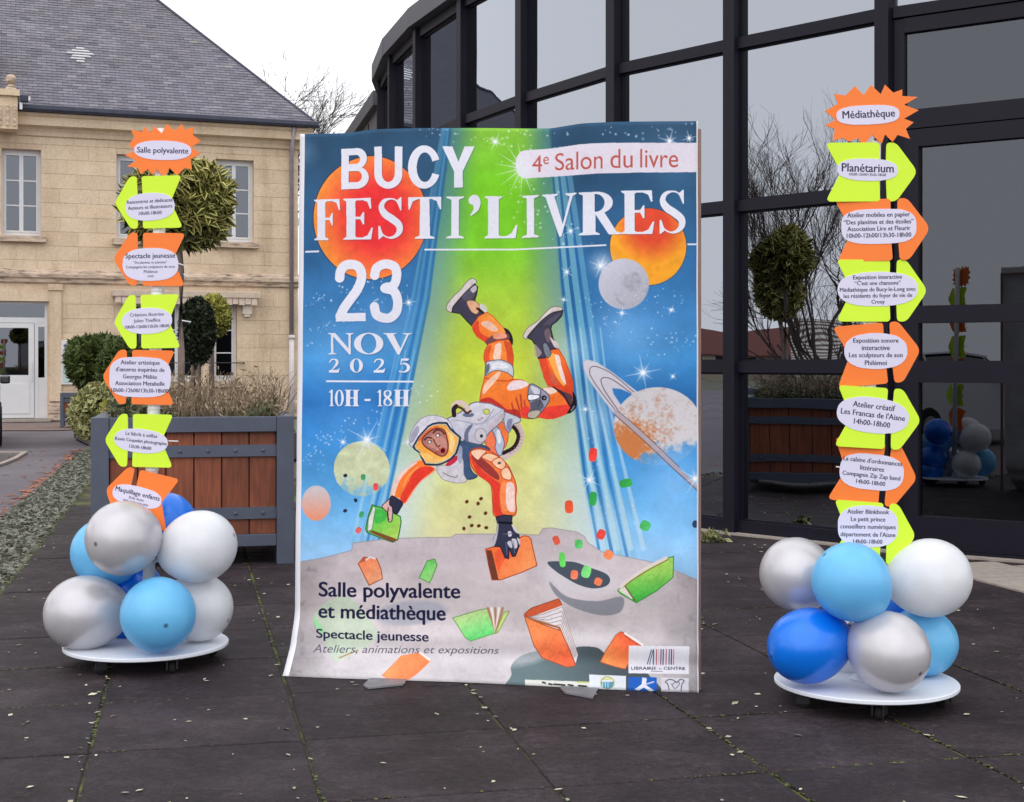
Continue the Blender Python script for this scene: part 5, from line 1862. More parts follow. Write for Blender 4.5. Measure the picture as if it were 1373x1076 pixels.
# white tab with the subtitle
tab = [(704, 201), (740, 198), (775, 195), (800, 193.7), (860, 192.7), (934, 192), (934, 231), (860, 231.3), (800, 233), (760, 236), (704, 239.5), (696, 236), (692, 228), (691, 219), (693, 210), (698, 203)]
poly(tab, (227, 219, 232), soft=1)
glow(703, 228, 30, (235, 240, 250), 0.6)
for k in range(9):
    an_ = 1.2 + k * 0.42
    line([(700, 226), (700 + math.cos(an_) * 36, 226 + math.sin(an_) * 36)], (225, 235, 235), [2.0, 0.3], 0.7)
RED = (190, 92, 84)
put_text("4", 713.5, 727, 208, 207.5, 231, 230.5, RED, 0.0)
put_text("e", 728.5, 736, 210, 209.5, 220.5, 220, RED, 0.0)
put_text("Salon", 744.5, 808, 205.5, 202, 229, 226.5, RED, 0.0)
put_text("du", 818.5, 848.5, 201, 201, 226, 225, RED, 0.0)
put_text("livre", 858.5, 909.5, 200.5, 200.5, 225, 224.5, RED, 0.0)

BR = (0.90 + 0.13 * fbm(GX + GY * 0.5, GY - GX * 0.4, 9, 101, 3) + 0.09 * vnoise(GX * 2 + GY, GY, 3.0, 105))[..., None].astype(np.float32)
# --- the astronaut (a painted figure in an orange suit, upside down over the moon)
OR, OL, RD, DK = (238, 112, 44), (250, 160, 76), (214, 62, 40), (34, 24, 34)
BOOT, PALE = (62, 60, 78), (214, 204, 212)
# far boot and leg, left
poly([(599.3, 409.6), (605.8, 400.3), (617, 389), (627, 377), (634.6, 373.8), (639.3, 378), (636.5, 381), (627, 389), (620.7, 396), (607.7, 411.5), (605.8, 419), (599.3, 416)], (208, 198, 196), True, edge=(96, 86, 82), ew=0.8)
poly([(605.8, 419), (607.7, 411.5), (620.7, 396), (636.5, 381), (640.6, 385), (639.3, 395), (636.5, 403), (642, 410), (650.4, 420), (642, 424.5), (632.8, 437.5), (627, 432), (617, 420.8)], BOOT, False, edge=(30, 22, 30), ew=1.2)
poly([(620, 397), (634, 384), (638, 386), (637, 394), (632, 402), (626, 404), (622, 402)], (92, 88, 104), True, 0.8)
poly([(631, 388), (638, 383), (639, 389), (634, 393)], (190, 184, 190), True)
poly([(626, 405), (636.5, 404), (643, 411), (640, 421), (632, 418)], (222, 170, 138), True, edge=(130, 80, 60), ew=0.7)
poly([(643, 409), (648, 408), (653, 414), (652, 420), (645, 416)], (206, 202, 198), True)
line([(640, 414), (646, 418), (650, 422)], (40, 26, 22), 3.0)
poly([(632.8, 437.5), (642, 424.5), (653, 419), (661, 424.5), (673.6, 438.4), (683, 448.6), (681, 456), (667, 459), (655, 463.5), (648, 457), (640, 452.4), (634.6, 444)], OR, False, c2=OL, axis=(640, 450, 668, 430), edge=(206, 84, 40), ew=1.0)
poly([(634, 441), (641, 430), (644, 446), (658, 455), (655, 462), (641, 452)], RD, True, 0.85)
poly([(645, 433), (656, 431), (668, 442), (662, 445), (650, 439)], (236, 196, 180), True, 0.9)
poly([(675.5, 440), (683, 444), (687.6, 454), (687, 463), (683, 458), (680, 450)], DK, True)
poly([(651, 458), (661, 450), (680, 447), (682, 455), (666, 457), (655, 463.5)], (108, 66, 70), True)
poly([(662, 449), (676, 447), (679, 453), (664, 455)], (230, 152, 126), True)
# pelvis and near thigh
BODY = [(655, 461.4), (668, 457), (682, 455.8), (685.8, 463), (688.5, 479), (687.6, 492), (687.6, 508.8), (700, 509.7), (710, 516), (726, 521.8), (734.6, 520), (742, 520), (755, 532), (764.3, 543), (762.5, 554.3), (742, 561.8), (722.5, 560), (708.6, 561.8), (697, 560), (690, 561), (676, 551.5), (661, 541), (643, 539), (645, 525), (648.6, 512), (650.4, 502), (651, 490), (648.6, 480), (650, 470)]
poly(BODY, (244, 134, 56), False, c2=(238, 110, 46), axis=(680, 500, 690, 560), edge=(196, 76, 40), ew=1.2)
poly([(649, 478), (654, 465), (659, 464), (656, 478), (658, 488), (653, 490)], RD, True, 0.7)
poly([(676, 458), (685, 462), (688, 478), (687, 492), (681, 488), (679, 472)], (204, 66, 40), True, 0.8)
poly([(664, 463), (672, 461), (671, 480), (668, 484), (661, 480), (663, 470)], (242, 208, 192), True, 0.95)
poly([(652, 487), (660, 484), (672, 483), (684, 488), (688, 494), (688, 505), (680, 500), (668, 497), (658, 499), (651, 504)], (198, 202, 214), True, edge=(96, 102, 116), ew=1.2)
poly([(651, 492), (656, 488), (656, 497), (651, 503)], (92, 100, 116), True, 0.9)
poly([(662, 487), (676, 487), (682, 494), (668, 494), (660, 495)], (228, 228, 234), True)
line([(650, 507), (664, 510), (680, 511), (688, 509)], (206, 80, 40), 2.2, 0.9, smooth=True)
poly([(647, 527), (651, 514), (668, 499), (671, 502), (665, 511), (655, 522), (650, 528)], (244, 208, 186), True, 0.9)
poly([(680, 520), (686, 512), (698, 510), (709, 515), (700, 521), (684, 524)], (236, 220, 226), True, 0.95)
poly([(643, 538), (655, 533), (668, 540), (680, 549), (692, 549), (698, 556), (696, 561), (676, 552), (660, 541)], (186, 46, 44), True, 0.95)
for (a_, b_) in (((692, 534), (697, 552)), ((698, 530), (700, 554)), ((686, 541), (690, 556)), ((703, 538), (706, 556))):
    line([a_, b_], (150, 44, 44), 2.0, 0.7)
poly([(699, 548), (709, 546), (709, 559), (700, 558)], (232, 62, 58), True)
poly([(724, 560), (731, 548), (748, 544), (764, 544), (762, 554), (742, 562)], (230, 62, 52), True, 0.95)
poly([(728, 521), (742, 520), (747, 525), (738, 529), (732, 526)], (236, 214, 206), True, 0.95)
# right calf
poly([(721.6, 480.9), (738.3, 468.8), (749.5, 468.8), (757, 481.8), (764.4, 500), (768, 510.7), (769, 526.5), (767, 534), (755, 530), (742, 520), (734.6, 517.5), (729, 506), (727, 492)], (238, 110, 42), False, c2=(216, 70, 38), axis=(742, 490, 764, 520), edge=(190, 70, 36), ew=1.0)
poly([(723, 483), (731, 478), (735, 490), (741, 505), (750, 520), (735, 517), (729, 505)], (222, 70, 44), True, 0.9)
poly([(736, 500), (742, 503), (748, 516), (740, 513)], (200, 108, 92), True, 0.6)
poly([(735, 478), (742, 474), (747, 480), (749, 494), (755, 508), (757, 518), (750, 512), (743, 500), (738, 488)], (252, 172, 84), True, 0.95)
poly([(744, 477), (750, 478), (753, 492), (757, 505), (759, 516), (753, 509), (748, 494)], (240, 220, 214), True, 0.95)
poly([(744, 521), (757, 526), (767, 531), (766, 545), (763, 545), (755, 532)], (92, 56, 66), True)
line([(742, 519), (755, 529), (765, 545)], (44, 24, 34), 1.8, smooth=True)
poly([(768, 525.5), (772.7, 534), (773, 545), (767, 553), (760.6, 554.5), (765, 546), (768, 536)], (26, 20, 30), True)
line([(766, 551), (770, 545)], (120, 120, 130), 2)
# right boot
poly([(721.6, 481), (717.9, 463), (713.2, 456), (706.7, 453), (725.3, 430.7), (740, 419.5), (755, 416.3), (753.2, 424), (747, 431), (740, 436), (738.8, 441), (741.6, 454), (748.5, 467), (739, 468.8), (731, 480)], BOOT, False, edge=(28, 22, 30), ew=1.2)
poly([(702, 449), (708.6, 439), (720.7, 430.7), (731, 419.5), (740, 412.5), (750.4, 411.6), (754, 415.8), (740, 419.5), (725.3, 430.7), (708.6, 449), (706.3, 454.8), (702, 453)], (214, 202, 200), True, edge=(104, 92, 88), ew=0.8)
poly([(728, 436), (742, 424), (752, 420), (746, 428), (737, 435)], (84, 80, 98), True, 0.9)
poly([(730, 444), (736, 441), (739, 453), (735, 460), (731, 452)], (120, 100, 106), True, 0.8)
poly([(737, 452), (742, 456), (748, 460), (749, 467), (743, 465)], (206, 190, 194), True)
poly([(728, 462), (733, 461), (739, 474), (734, 480), (730, 474)], (118, 124, 138), True, edge=(40, 36, 48), ew=0.8)
poly([(717, 462), (723, 468), (726, 474), (720, 480), (717, 474)], (168, 150, 146), True, 0.8)
# knee device
poly([(711.4, 515.3), (726, 521.8), (735.5, 530), (735.5, 540), (725.3, 553.4), (718, 560.9), (708, 560), (712.3, 545), (707.7, 533)], (150, 150, 168), True, edge=(74, 70, 84), ew=1.2)
poly([(712, 518), (722, 522), (724, 528), (716, 528)], (206, 206, 218), True)
poly([(708, 531), (711, 529), (722, 530), (723, 534), (713, 537), (708, 536)], (228, 228, 238), True, edge=(40, 38, 50), ew=0.8)
poly([(712, 540), (724, 536), (729, 546), (720, 552), (712, 550)], (88, 90, 108), True)
poly([(709, 553), (720, 550), (725, 553), (718, 561), (708, 560)], (184, 172, 158), True, edge=(60, 50, 50), ew=0.8)
disc(729.5, 534, 3.6, 3.4, (30, 28, 40)); disc(730, 534, 1.3, 1.2, (150, 150, 170))
line([(725, 524), (724, 540), (721, 546)], (60, 60, 78), 1.1)
# trailing hose, straps, far shoulder
line([(688, 568), (695, 573), (698.5, 587), (692, 601.6), (677, 613)], (206, 186, 182), 9.5, smooth=True)
line([(686, 571), (692, 577), (695, 587), (689, 600), (675, 608)], (36, 22, 26), 5, smooth=True)
for k in range(10):
    t = k / 9
    x_ = np.interp(t, [0, .3, .6, 1], [693, 699, 697, 684]); y_ = np.interp(t, [0, .3, .6, 1], [572, 584, 596, 608])
    line([(x_ - 2, y_ - 1), (x_ + 2, y_ + 1)], (150, 118, 112), 0.9, 0.7)
poly([(652, 580), (658, 576), (663, 583), (666, 596), (668, 612), (656, 606), (650, 590)], (236, 120, 84), True, edge=(168, 62, 50), ew=0.9)
poly([(664, 572), (673, 566), (680, 574), (681, 590), (675, 602), (669, 588)], (238, 120, 70), True, edge=(160, 60, 50), ew=0.9)
poly([(660, 576), (667, 573), (673, 584), (676, 596), (671, 612), (664, 602), (665, 590)], (176, 184, 206), True, edge=(70, 84, 110), ew=1)
poly([(666, 578), (670, 577), (672, 590), (669, 596), (666, 588)], (222, 222, 232), True)
poly([(676, 554), (686, 556), (697, 561), (697, 566), (688, 570), (683, 580), (677, 572)], (200, 202, 214), True, edge=(84, 88, 106), ew=1)
poly([(681, 563), (687, 562), (686, 570), (683, 579), (679, 573)], (134, 138, 168), True)
# chest
poly([(619.4, 591), (641, 595.5), (653, 599.5), (656, 604), (641, 603), (630, 611), (629.7, 624), (634, 634), (640, 639), (631, 643), (622, 640), (618, 622), (612, 612)], (62, 84, 118), True, edge=(34, 42, 70), ew=1.1)
poly([(585, 627), (600, 622), (614, 608), (621, 618), (622, 636), (626, 645), (616, 648), (602, 646), (592, 641)], (204, 198, 206), True, edge=(130, 126, 140), ew=0.8)
line([(594, 634), (604, 639), (612, 640), (613, 637)], (120, 108, 116), 1.1, smooth=True)
poly([(600, 620), (612, 611), (613, 617), (605, 624), (598, 625)], (190, 44, 70), True)
poly([(614, 598), (620, 602), (618, 622), (613, 614)], (154, 158, 180), True, 0.9)
# backpack
poly([(600, 561.7), (618.4, 552.5), (631.7, 541.2), (638.9, 539.2), (657.3, 541.2), (675.7, 549.4), (676.5, 556), (675.7, 561), (671.6, 566.8), (657.3, 579), (651, 587), (649, 594), (643, 596.5), (630.7, 593.8), (615.3, 587), (606, 574)], (214, 213, 224), False, c2=(188, 184, 200), axis=(630, 545, 640, 596), edge=(96, 96, 116), ew=1.3)
line([(605, 563), (620, 565), (640, 569), (652, 563), (662, 549)], (150, 148, 166), 1.2, 0.9, smooth=True)
line([(643, 572), (655, 563), (673, 551)], (160, 158, 176), 1.0, 0.8)
poly([(656, 571), (676, 553), (676, 560), (658, 578)], (190, 170, 176), True, 0.6)
poly([(623, 580), (629, 571), (634, 570), (628, 582), (628, 593), (623, 590)], (108, 112, 138), True)
disc(644.5, 584, 8.4, 10, (150, 144, 158)); disc(644.5, 584, 7.4, 9, (204, 198, 206)); disc(645.5, 585, 2, 2.3, (34, 32, 44))
disc(652.2, 552.3, 4.6, 4.0, (120, 132, 60)); disc(652.2, 552.3, 3.6, 3.2, (206, 214, 108))
for (x_, y_) in ((641, 562), (645, 560)):
    line([(x_, y_), (x_ + 2.4, y_ + 0.8), (x_, y_ + 2)], (150, 130, 110), 1.0)
disc(628, 556.5, 7.5, 3.2, (88, 100, 132), 0.9)
line([(609.5, 556), (607.5, 548), (611, 541.5), (618, 540), (625.5, 545.5), (629.5, 552)], (222, 196, 190), 6.5, smooth=True)
line([(609, 557), (608.5, 549), (612, 545)], (40, 26, 30), 6, smooth=True)
line([(614, 545.5), (620, 548.5), (626, 554), (631, 551.5)], (76, 52, 50), 3.0, smooth=True)
# near arm
ARM = [(629.7, 607), (639.4, 601), (651.8, 603), (666, 610.6), (680, 623), (688, 638.8), (692.4, 653), (691.5, 670.6), (692.4, 686), (687, 692.7), (664, 692.7), (660.6, 677.7), (659.7, 662), (658, 651), (650, 643), (641, 637), (632, 625)]
poly(ARM, (240, 120, 62), True, edge=(178, 62, 40), ew=1.2)
poly([(630, 612), (638, 620), (648, 632), (664, 644), (672, 652), (671, 668), (675, 690), (664, 691), (661, 676), (661, 660), (657, 649), (641, 637)], (222, 58, 44), True, 0.95)
poly([(632, 611), (641, 612), (655, 622), (668, 636), (668, 644), (654, 636), (641, 624)], (138, 48, 52), True, 0.9)
poly([(631, 607), (640, 602.5), (652, 605), (645, 613), (640, 617)], (246, 200, 170), True, edge=(150, 60, 40), ew=1)
for P_ in ([(646, 613), (655, 608), (668, 613), (662, 620), (652, 617)], [(660, 619), (670, 614), (678, 622), (674, 630), (664, 626)], [(672, 632), (680, 627), (686, 637), (684, 644), (674, 641)]):
    poly(P_, (248, 196, 160), True, edge=(176, 70, 40), ew=1.1)
disc(669.5, 621.3, 2.2, 1.7, (70, 72, 90))
poly([(680, 648), (689, 650), (690, 668), (690, 686), (681, 684), (678, 668)], (242, 214, 208), True, 0.95)
poly([(672, 650), (679, 648), (677, 666), (680, 684), (673, 688), (670, 668)], (246, 142, 84), True, 0.9)
# orange book in the glove
poly([(651, 737), (673, 730.6), (696, 721.8), (703, 719), (709, 720), (712, 724), (716, 742), (720, 759), (700, 768), (671, 778.3), (659.7, 778.3), (655, 758)], (246, 116, 64), False, c2=(250, 154, 96), axis=(662, 735, 712, 765), edge=(172, 72, 44), ew=1.3)
poly([(652, 738), (659, 738.5), (664, 758), (668.5, 778), (660, 778), (655, 758)], (112, 58, 44), False)
poly([(664, 740), (688, 732), (690, 746), (676, 752), (668, 766)], (238, 84, 54), True, 0.7)
# near glove
poly([(665, 693.6), (676, 691), (687, 691.8), (685.3, 706), (691, 711), (696, 718), (697, 731), (691, 746.5), (687, 747), (682.7, 736), (682, 750), (677, 748.5), (671, 734), (660, 733), (662, 722), (666, 714.8), (667, 704)], (52, 54, 76), False, edge=(24, 22, 36), ew=1.1)
poly([(662, 697), (666, 700), (666, 712), (662, 722), (659, 732), (663, 732), (667, 718), (668, 702)], (206, 200, 210), True, 0.9)
line([(668, 701), (686, 702)], (20, 18, 30), 3)
for P_ in ([(680, 728), (685, 726), (687, 735), (683, 734)], [(686, 724), (692, 724), (694, 733), (690, 736)], [(693, 722), (697, 724), (697, 732)], [(681, 714), (685, 713), (686, 719), (682, 720)], [(686, 704), (692, 710), (695, 716), (690, 713)]):
    poly(P_, (212, 208, 220), True, 0.95)
for P_ in ([(675, 717), (688, 716)], [(678, 728), (680, 744)], [(688, 726), (690, 742)]):
    line(P_, (110, 116, 140), 1.2, 0.8)
# far arm
poly([(525, 664.6), (527, 652), (530, 645), (536, 636), (545, 628), (556, 620), (566, 617), (572, 622), (584, 629), (575, 638), (564.8, 645.6), (556, 657), (549, 668), (542.5, 675.8), (535.8, 669)], (240, 120, 52), True, edge=(226, 186, 170), ew=1.6)
poly([(525.5, 661), (529, 646), (538, 634), (550, 624), (560, 620), (546, 632), (536, 645), (531, 658), (529, 665)], (232, 204, 198), True, 0.95)
poly([(548, 646), (556, 632), (568, 626), (582, 629), (566, 643), (553, 658), (543, 674), (537, 668)], (222, 56, 42), True, 0.95)
line([(541, 652), (548, 638), (560, 627)], (250, 160, 90), 2.5, 0.8, smooth=True)
# green book and its hand
poly([(499, 677), (516.8, 682.5), (536.9, 692.5), (538, 700.3), (536, 712), (533.5, 723.7), (526.8, 727), (510, 721), (492.3, 713.7), (490.6, 709), (494, 692)], (96, 196, 76), False, c2=(176, 214, 96), axis=(505, 690, 532, 716), edge=(40, 110, 60), ew=1.5)
poly([(501, 678.5), (504, 681), (501.5, 696), (499, 710), (492.8, 713), (494.5, 694)], (222, 222, 216), False, edge=(40, 110, 60), ew=0.8)
poly([(495, 713), (500, 711), (530, 722), (533, 724), (526.8, 727)], (126, 78, 44), False)
poly([(504, 684), (516, 685), (518, 696), (504, 702)], (62, 178, 74), True, 0.8)
poly([(512.3, 679.5), (518, 673), (525, 668), (530, 678), (526.8, 688), (526, 697), (523, 700), (520.5, 697), (520, 688)], (214, 172, 164), True, edge=(70, 50, 56), ew=1.2)
poly([(524.6, 665.5), (532, 668), (540.2, 674.6), (537, 682), (532.4, 689), (527, 686.5), (526, 680), (522.4, 676)], (42, 44, 66), True, edge=(22, 20, 34), ew=1)
line([(521, 681), (519.5, 690), (521.5, 697)], (44, 30, 34), 1.3)
# helmet and face
poly([(549.5, 597), (550, 585), (555, 573), (563, 563), (575, 557.5), (588, 558), (600, 563), (606, 572), (603, 580), (575, 580), (560, 600)], (214, 210, 222), True, edge=(140, 138, 156), ew=1.0)
poly([(550, 594), (553, 580), (560, 571), (562, 578), (556, 590)], (150, 146, 168), True, 0.8)
poly([(604, 566), (610, 562), (618, 574), (622, 584), (620, 592), (612, 582)], (196, 196, 210), True, 0.9)
VIS = [(553, 599), (560.4, 585.8), (573.5, 571), (580, 567.5), (588.3, 565.8), (599.5, 566.2), (605, 574.6), (618.5, 586.5), (617, 595), (612.5, 609), (606, 616), (599.5, 620), (592, 623.5), (584.6, 625), (569.7, 624), (564, 613.6), (561.4, 607.5), (555, 603)]
poly(VIS, (30, 42, 70), False)
cv = np.array([586, 595.5])


def shr(P, k): return [(cv[0] + (x - cv[0]) * k, cv[1] + (y - cv[1]) * k) for x, y in P]


poly(shr(VIS, 0.915), (196, 196, 176), False)
poly(shr(VIS, 0.865), (246, 158, 62), False, c2=(250, 186, 92), axis=(565, 575, 610, 615))
poly([(598, 577), (607, 583), (610, 595), (606, 607), (602, 600), (603, 588)], (252, 214, 150), True, 0.8)
poly([(562, 608), (572, 608), (588, 616), (600, 613), (592, 619), (574, 619)], (252, 200, 120), True, 0.8)
poly([(560.5, 592), (566, 583), (577, 574), (588, 571.5), (580, 580), (570, 588)], (222, 96, 56), True, 0.75)
poly([(566, 591), (571, 583), (580, 576.5), (589, 574.5), (596, 578), (599.5, 588), (601, 599), (599, 608), (593, 612), (585, 609), (576, 603), (569, 598)], (176, 116, 108), True, edge=(112, 40, 38), ew=1.6)
poly([(572, 590), (580, 584), (590, 584), (598, 592), (598, 604), (592, 608), (582, 602), (574, 598)], (204, 146, 134), True, 0.8)
line([(569.5, 590), (573, 587), (579, 587.5)], (58, 24, 28), 1.8, smooth=True)
line([(581, 580.5), (585, 577), (591, 577.5), (596, 582)], (58, 24, 28), 1.8, smooth=True)
disc(576, 592.6, 3.1, 2.3, (84, 44, 44), rot=-0.3); disc(576, 592.8, 1.9, 1.6, (244, 238, 234))
disc(587.2, 584, 3.1, 2.4, (84, 44, 44), rot=-0.3); disc(587, 584.2, 1.9, 1.7, (244, 238, 234))
line([(581, 589), (584.5, 596), (587, 599.2), (590, 597.5)], (96, 40, 40), 1.5, smooth=True)
line([(588.5, 600), (589.5, 605)], (140, 60, 54), 1.0)
poly([(584, 604), (590, 606), (590, 609), (584, 608)], (170, 70, 60), True, 0.6)
disc(594, 604.5, 4.6, 4.8, (206, 96, 80)); disc(593.8, 604.5, 2.9, 3.3, (70, 10, 18), rot=0.4)


# --- books floating over the moon
def book(P, c, c2, edge_c=(150, 76, 44), ax=None):
    poly(P, c, False, c2=c2, axis=ax, edge=edge_c, ew=1.2)


book([(480.5, 756), (488, 747), (505, 748.5), (511, 763), (513, 776), (495, 785)], (240, 128, 84), (238, 172, 132))
poly([(480.5, 756), (489, 746), (491, 752)], (206, 92, 60)); line([(491, 751), (496, 747), (503, 749)], (228, 222, 226), 2.2)
book([(562, 775), (573, 752), (583, 750), (586, 758), (579, 776), (576, 782)], (92, 196, 96), (168, 216, 132), (90, 140, 80))
book([(607, 829), (640, 819), (653, 816.5), (668, 848), (631, 860), (624, 855)], (196, 222, 150), (96, 206, 112), (110, 150, 90), (630, 822, 640, 856))
for k, x_ in enumerate((654, 659, 664, 669, 674)):
    line([(x_, 816), (665, 848)], (236, 228, 226) if k % 2 else (176, 130, 100), 3.2, soft=1)
poly([(676, 821), (683, 820), (670, 845), (664, 850)], (192, 216, 128), edge=(120, 130, 80), ew=0.8)
poly([(703, 824), (712, 816), (749, 803), (752, 808), (754, 813), (708, 829)], (204, 92, 58), edge=(140, 60, 40), ew=1.0)
poly([(708, 829), (754, 812), (775, 878), (772, 890), (752, 846)], (228, 222, 226))
for k in range(6):
    line([(706, 828), (728 + k * 3, 824 + k * 4), (754 - k * 0.5, 814 + k * 6), (774 - k * 1.2, 876 + k * 2)], (150, 120, 112), 0.9, 0.8)
line([(708, 830), (750, 842), (770, 889)], (168, 100, 60), 2.6)
book([(703, 826), (708, 829), (728, 838), (752, 846), (762, 868), (772, 893), (760, 895), (727, 883), (716, 866)], (246, 142, 84), (236, 106, 68), (170, 80, 50), (720, 840, 745, 890))
book([(805, 888), (812, 872), (825, 852), (832, 847), (842, 850), (855, 860), (862, 866), (850, 880), (838, 897), (824, 894)], (250, 152, 90), (232, 96, 60), (180, 90, 60), (815, 885, 845, 860))
line([(838, 849), (861, 864)], (240, 232, 232), 3); line([(837, 852), (858, 866)], (140, 80, 60), 1)
book([(828, 792), (838, 780), (864, 762), (892, 749), (903, 746), (902, 774), (880, 792), (853, 808), (832, 796)], (160, 208, 96), (66, 176, 70), (60, 130, 60), (870, 765, 875, 800))
line([(832, 787), (842, 778), (866, 762), (893, 748)], (226, 212, 206), 4, smooth=True)
line([(833, 791), (846, 779), (868, 765), (896, 750)], (150, 90, 60), 1.2, smooth=True)
poly([(829, 791), (838, 786), (850, 802), (846, 803)], (222, 214, 204)); line([(838, 786), (851, 805)], (120, 70, 50), 1.6)
poly([(512, 906), (538, 880), (562, 876), (572, 882), (577, 887), (560, 903), (548, 912), (525, 913)], (250, 148, 96), False, c2=(244, 128, 80), axis=(525, 885, 560, 910), edge=(226, 130, 90), ew=0.8)
line([(563, 876), (576, 886)], (236, 226, 224), 2.5); line([(455, 882), (480, 872)], (170, 120, 90), 1.5)
# little flying books and specks
for (x_, y_, w_, h_, c_, rt) in ((795, 610, 4.5, 7.5, (222, 62, 54), .1), (763, 680, 4.5, 7, (216, 82, 52), -.05), (795, 669, 4.2, 7.5, (52, 152, 74), .1), (839, 648, 7, 4.5, (52, 152, 70), -.2),
                                 (865, 705, 5.5, 5.5, (74, 170, 96), .5), (806, 717, 4.5, 5.5, (214, 70, 62), .4), (746, 725, 3.6, 5, (196, 84, 66), -.4), (776, 730, 4.3, 5, (84, 176, 98), 0), (816, 744, 5, 5, (234, 128, 84), .6),
                                 (754, 751, 3.5, 8, (96, 196, 90), -.1), (770, 771, 4, 5, (240, 120, 90), .1), (786, 767, 5, 6.5, (120, 206, 120), .3), (802, 780, 4.2, 4.2, (238, 120, 84), .4),
                                 (504, 653, 2.8, 4, (208, 74, 70), 0), (481, 711, 3, 3.5, (206, 96, 96), .6), (487, 640, 2.4, 3.2, (64, 140, 84), 0), (485, 690, 2.6, 3.4, (60, 150, 96), .2)):
    c0, s0 = math.cos(rt), math.sin(rt)
    P_ = [(x_ + a * w_ * c0 - b * h_ * s0, y_ + a * w_ * s0 + b * h_ * c0) for a, b in ((-1, -1), (1, -1), (1, 1), (-1, 1))]
    poly(P_, c_, True, c2=tuple(min(255, int(v * 1.2)) for v in c_))
for (x_, y_) in ((626, 673), (645, 669), (641, 675.5), (651, 688.5), (629.5, 693.5), (622, 709), (632.5, 705), (642, 705.5), (652, 708)):
    disc(x_, y_, 2.2, 2.6, (96, 44, 24), rot=x_)
for (x_, y_) in ((463, 638), (477, 671), (463, 685)):
    disc(x_, y_, 2.3, 2.8, (34, 40, 66), rot=x_)
disc(932, 703, 4, 5, (28, 34, 64), 0.8)

BR = None
# --- lower lettering
NAVY = (26, 26, 58)
put_text("Salle polyvalente", 428, 616.5, 780.5, 783, 806, 809, NAVY, 0.022)
put_text("et médiathèque", 427.6, 597, 810, 812.5, 834, 838.5, NAVY, 0.022)
put_text("Spectacle jeunesse", 425, 574.5, 842.5, 847, 858.5, 864.5, NAVY, 0.02)
put_text("Ateliers, animations et expositions", 419.5, 669, 864, 868, 878.5, 881.5, (92, 90, 104), 0.0, 0.28)
# --- logos
poly([(842.6, 865), (924, 866.5), (923.5, 904), (842.4, 902.5)], (226, 224, 232))
for (x_, c_) in ((876, (60, 90, 140)), (880, (200, 90, 110)), (883, (200, 200, 210)), (886, (120, 70, 110)), (889, (70, 70, 100)), (893, (190, 90, 130)), (897, (90, 100, 150)), (900, (60, 60, 80)), (903, (200, 120, 150))):
    line([(x_, 870.5), (x_, 891)], c_, 1.5)
line([(868, 890.5), (873, 871)], (60, 90, 120), 1.3); line([(871, 891), (875, 872)], (70, 80, 100), 1.0)
put_text("LIBRAIRIE", 846.5, 880, 894, 894.3, 898, 898.2, (40, 40, 60), 0.01)
put_text("du", 883, 887.5, 895.5, 895.5, 898, 898, (90, 90, 100), 0)
put_text("CENTRE", 890, 918.5, 894.4, 894.8, 898.2, 898.5, (40, 40, 60), 0.01)
line([(873, 900), (888, 900.3)], (120, 120, 130), 0.9)
poly([(790, 904.5), (839, 906), (839, 927.5), (790, 924.5)], (220, 224, 232))
disc(814.3, 915.5, 9.6, 9, (170, 178, 90)); disc(814.3, 915.5, 8, 7.4, (220, 226, 226))
poly([(805.5, 914), (823, 914), (821, 921), (815, 924.5), (808, 922)], (76, 140, 170), False, 0.9)
for x_ in (808, 811.5, 815): line([(x_, 914), (x_, 923)], (214, 224, 232), 0.9)
line([(806, 911), (822, 910)], (196, 190, 90), 1.2)
poly([(842.6, 907.5), (880.5, 908), (880, 930.5), (842.6, 928)], (36, 96, 190))
poly([(861, 908), (867, 909), (866, 918), (877, 926), (872, 928.5), (863, 921.5), (856, 926.5), (850, 924.5), (860, 917)], (226, 228, 240))
line([(866, 917), (876, 914)], (200, 205, 230), 2)
poly([(886.3, 908.2), (923.3, 909.3), (923.2, 932), (886.3, 930)], (214, 212, 220))
line([(897, 925), (895, 917), (892, 914), (897, 911), (903, 912), (907, 915), (912, 911), (917, 913), (914, 918), (913, 927)], (90, 90, 104), 1.3, smooth=True)
line([(900, 917), (905, 923), (911, 916), (906, 914), (901, 918)], (110, 110, 120), 1.0, smooth=True)
poly([(704, 912), (790, 914), (790, 925), (704, 920.5)], (216, 216, 210))
for (x0_, x1_, y_) in ((728, 731, 917), (736, 740, 919), (743, 757, 919.5), (762, 768, 920), (776, 786, 921)):
    line([(x0_, y_ - 1.5), (x1_, y_ - 0.5)], (40, 42, 40), 2.6)
line([(774, 914.5), (788, 914.8)], (176, 190, 90), 1.6)
# --- white margins, faint rubbing of the print
q_ = np.clip((fbm(GX, GY, 3, 90, 2) - 0.5), -0.5, 0.5)
img *= (1 + 0.05 * q_)[..., None]
marg = (ss_ < 0.0135 + 0.002 * np.clip((tt_ - .85) * 8, 0, 1)) | (ss_ > 0.9965)
img[marg] = C(228, 226, 232)
lum = img.mean(-1, keepdims=True)
img = np.clip(lum + (img - lum) * 1.02, 0, 1)
img = np.clip((img - 0.5) * 1.01 + 0.505, 0, 1)

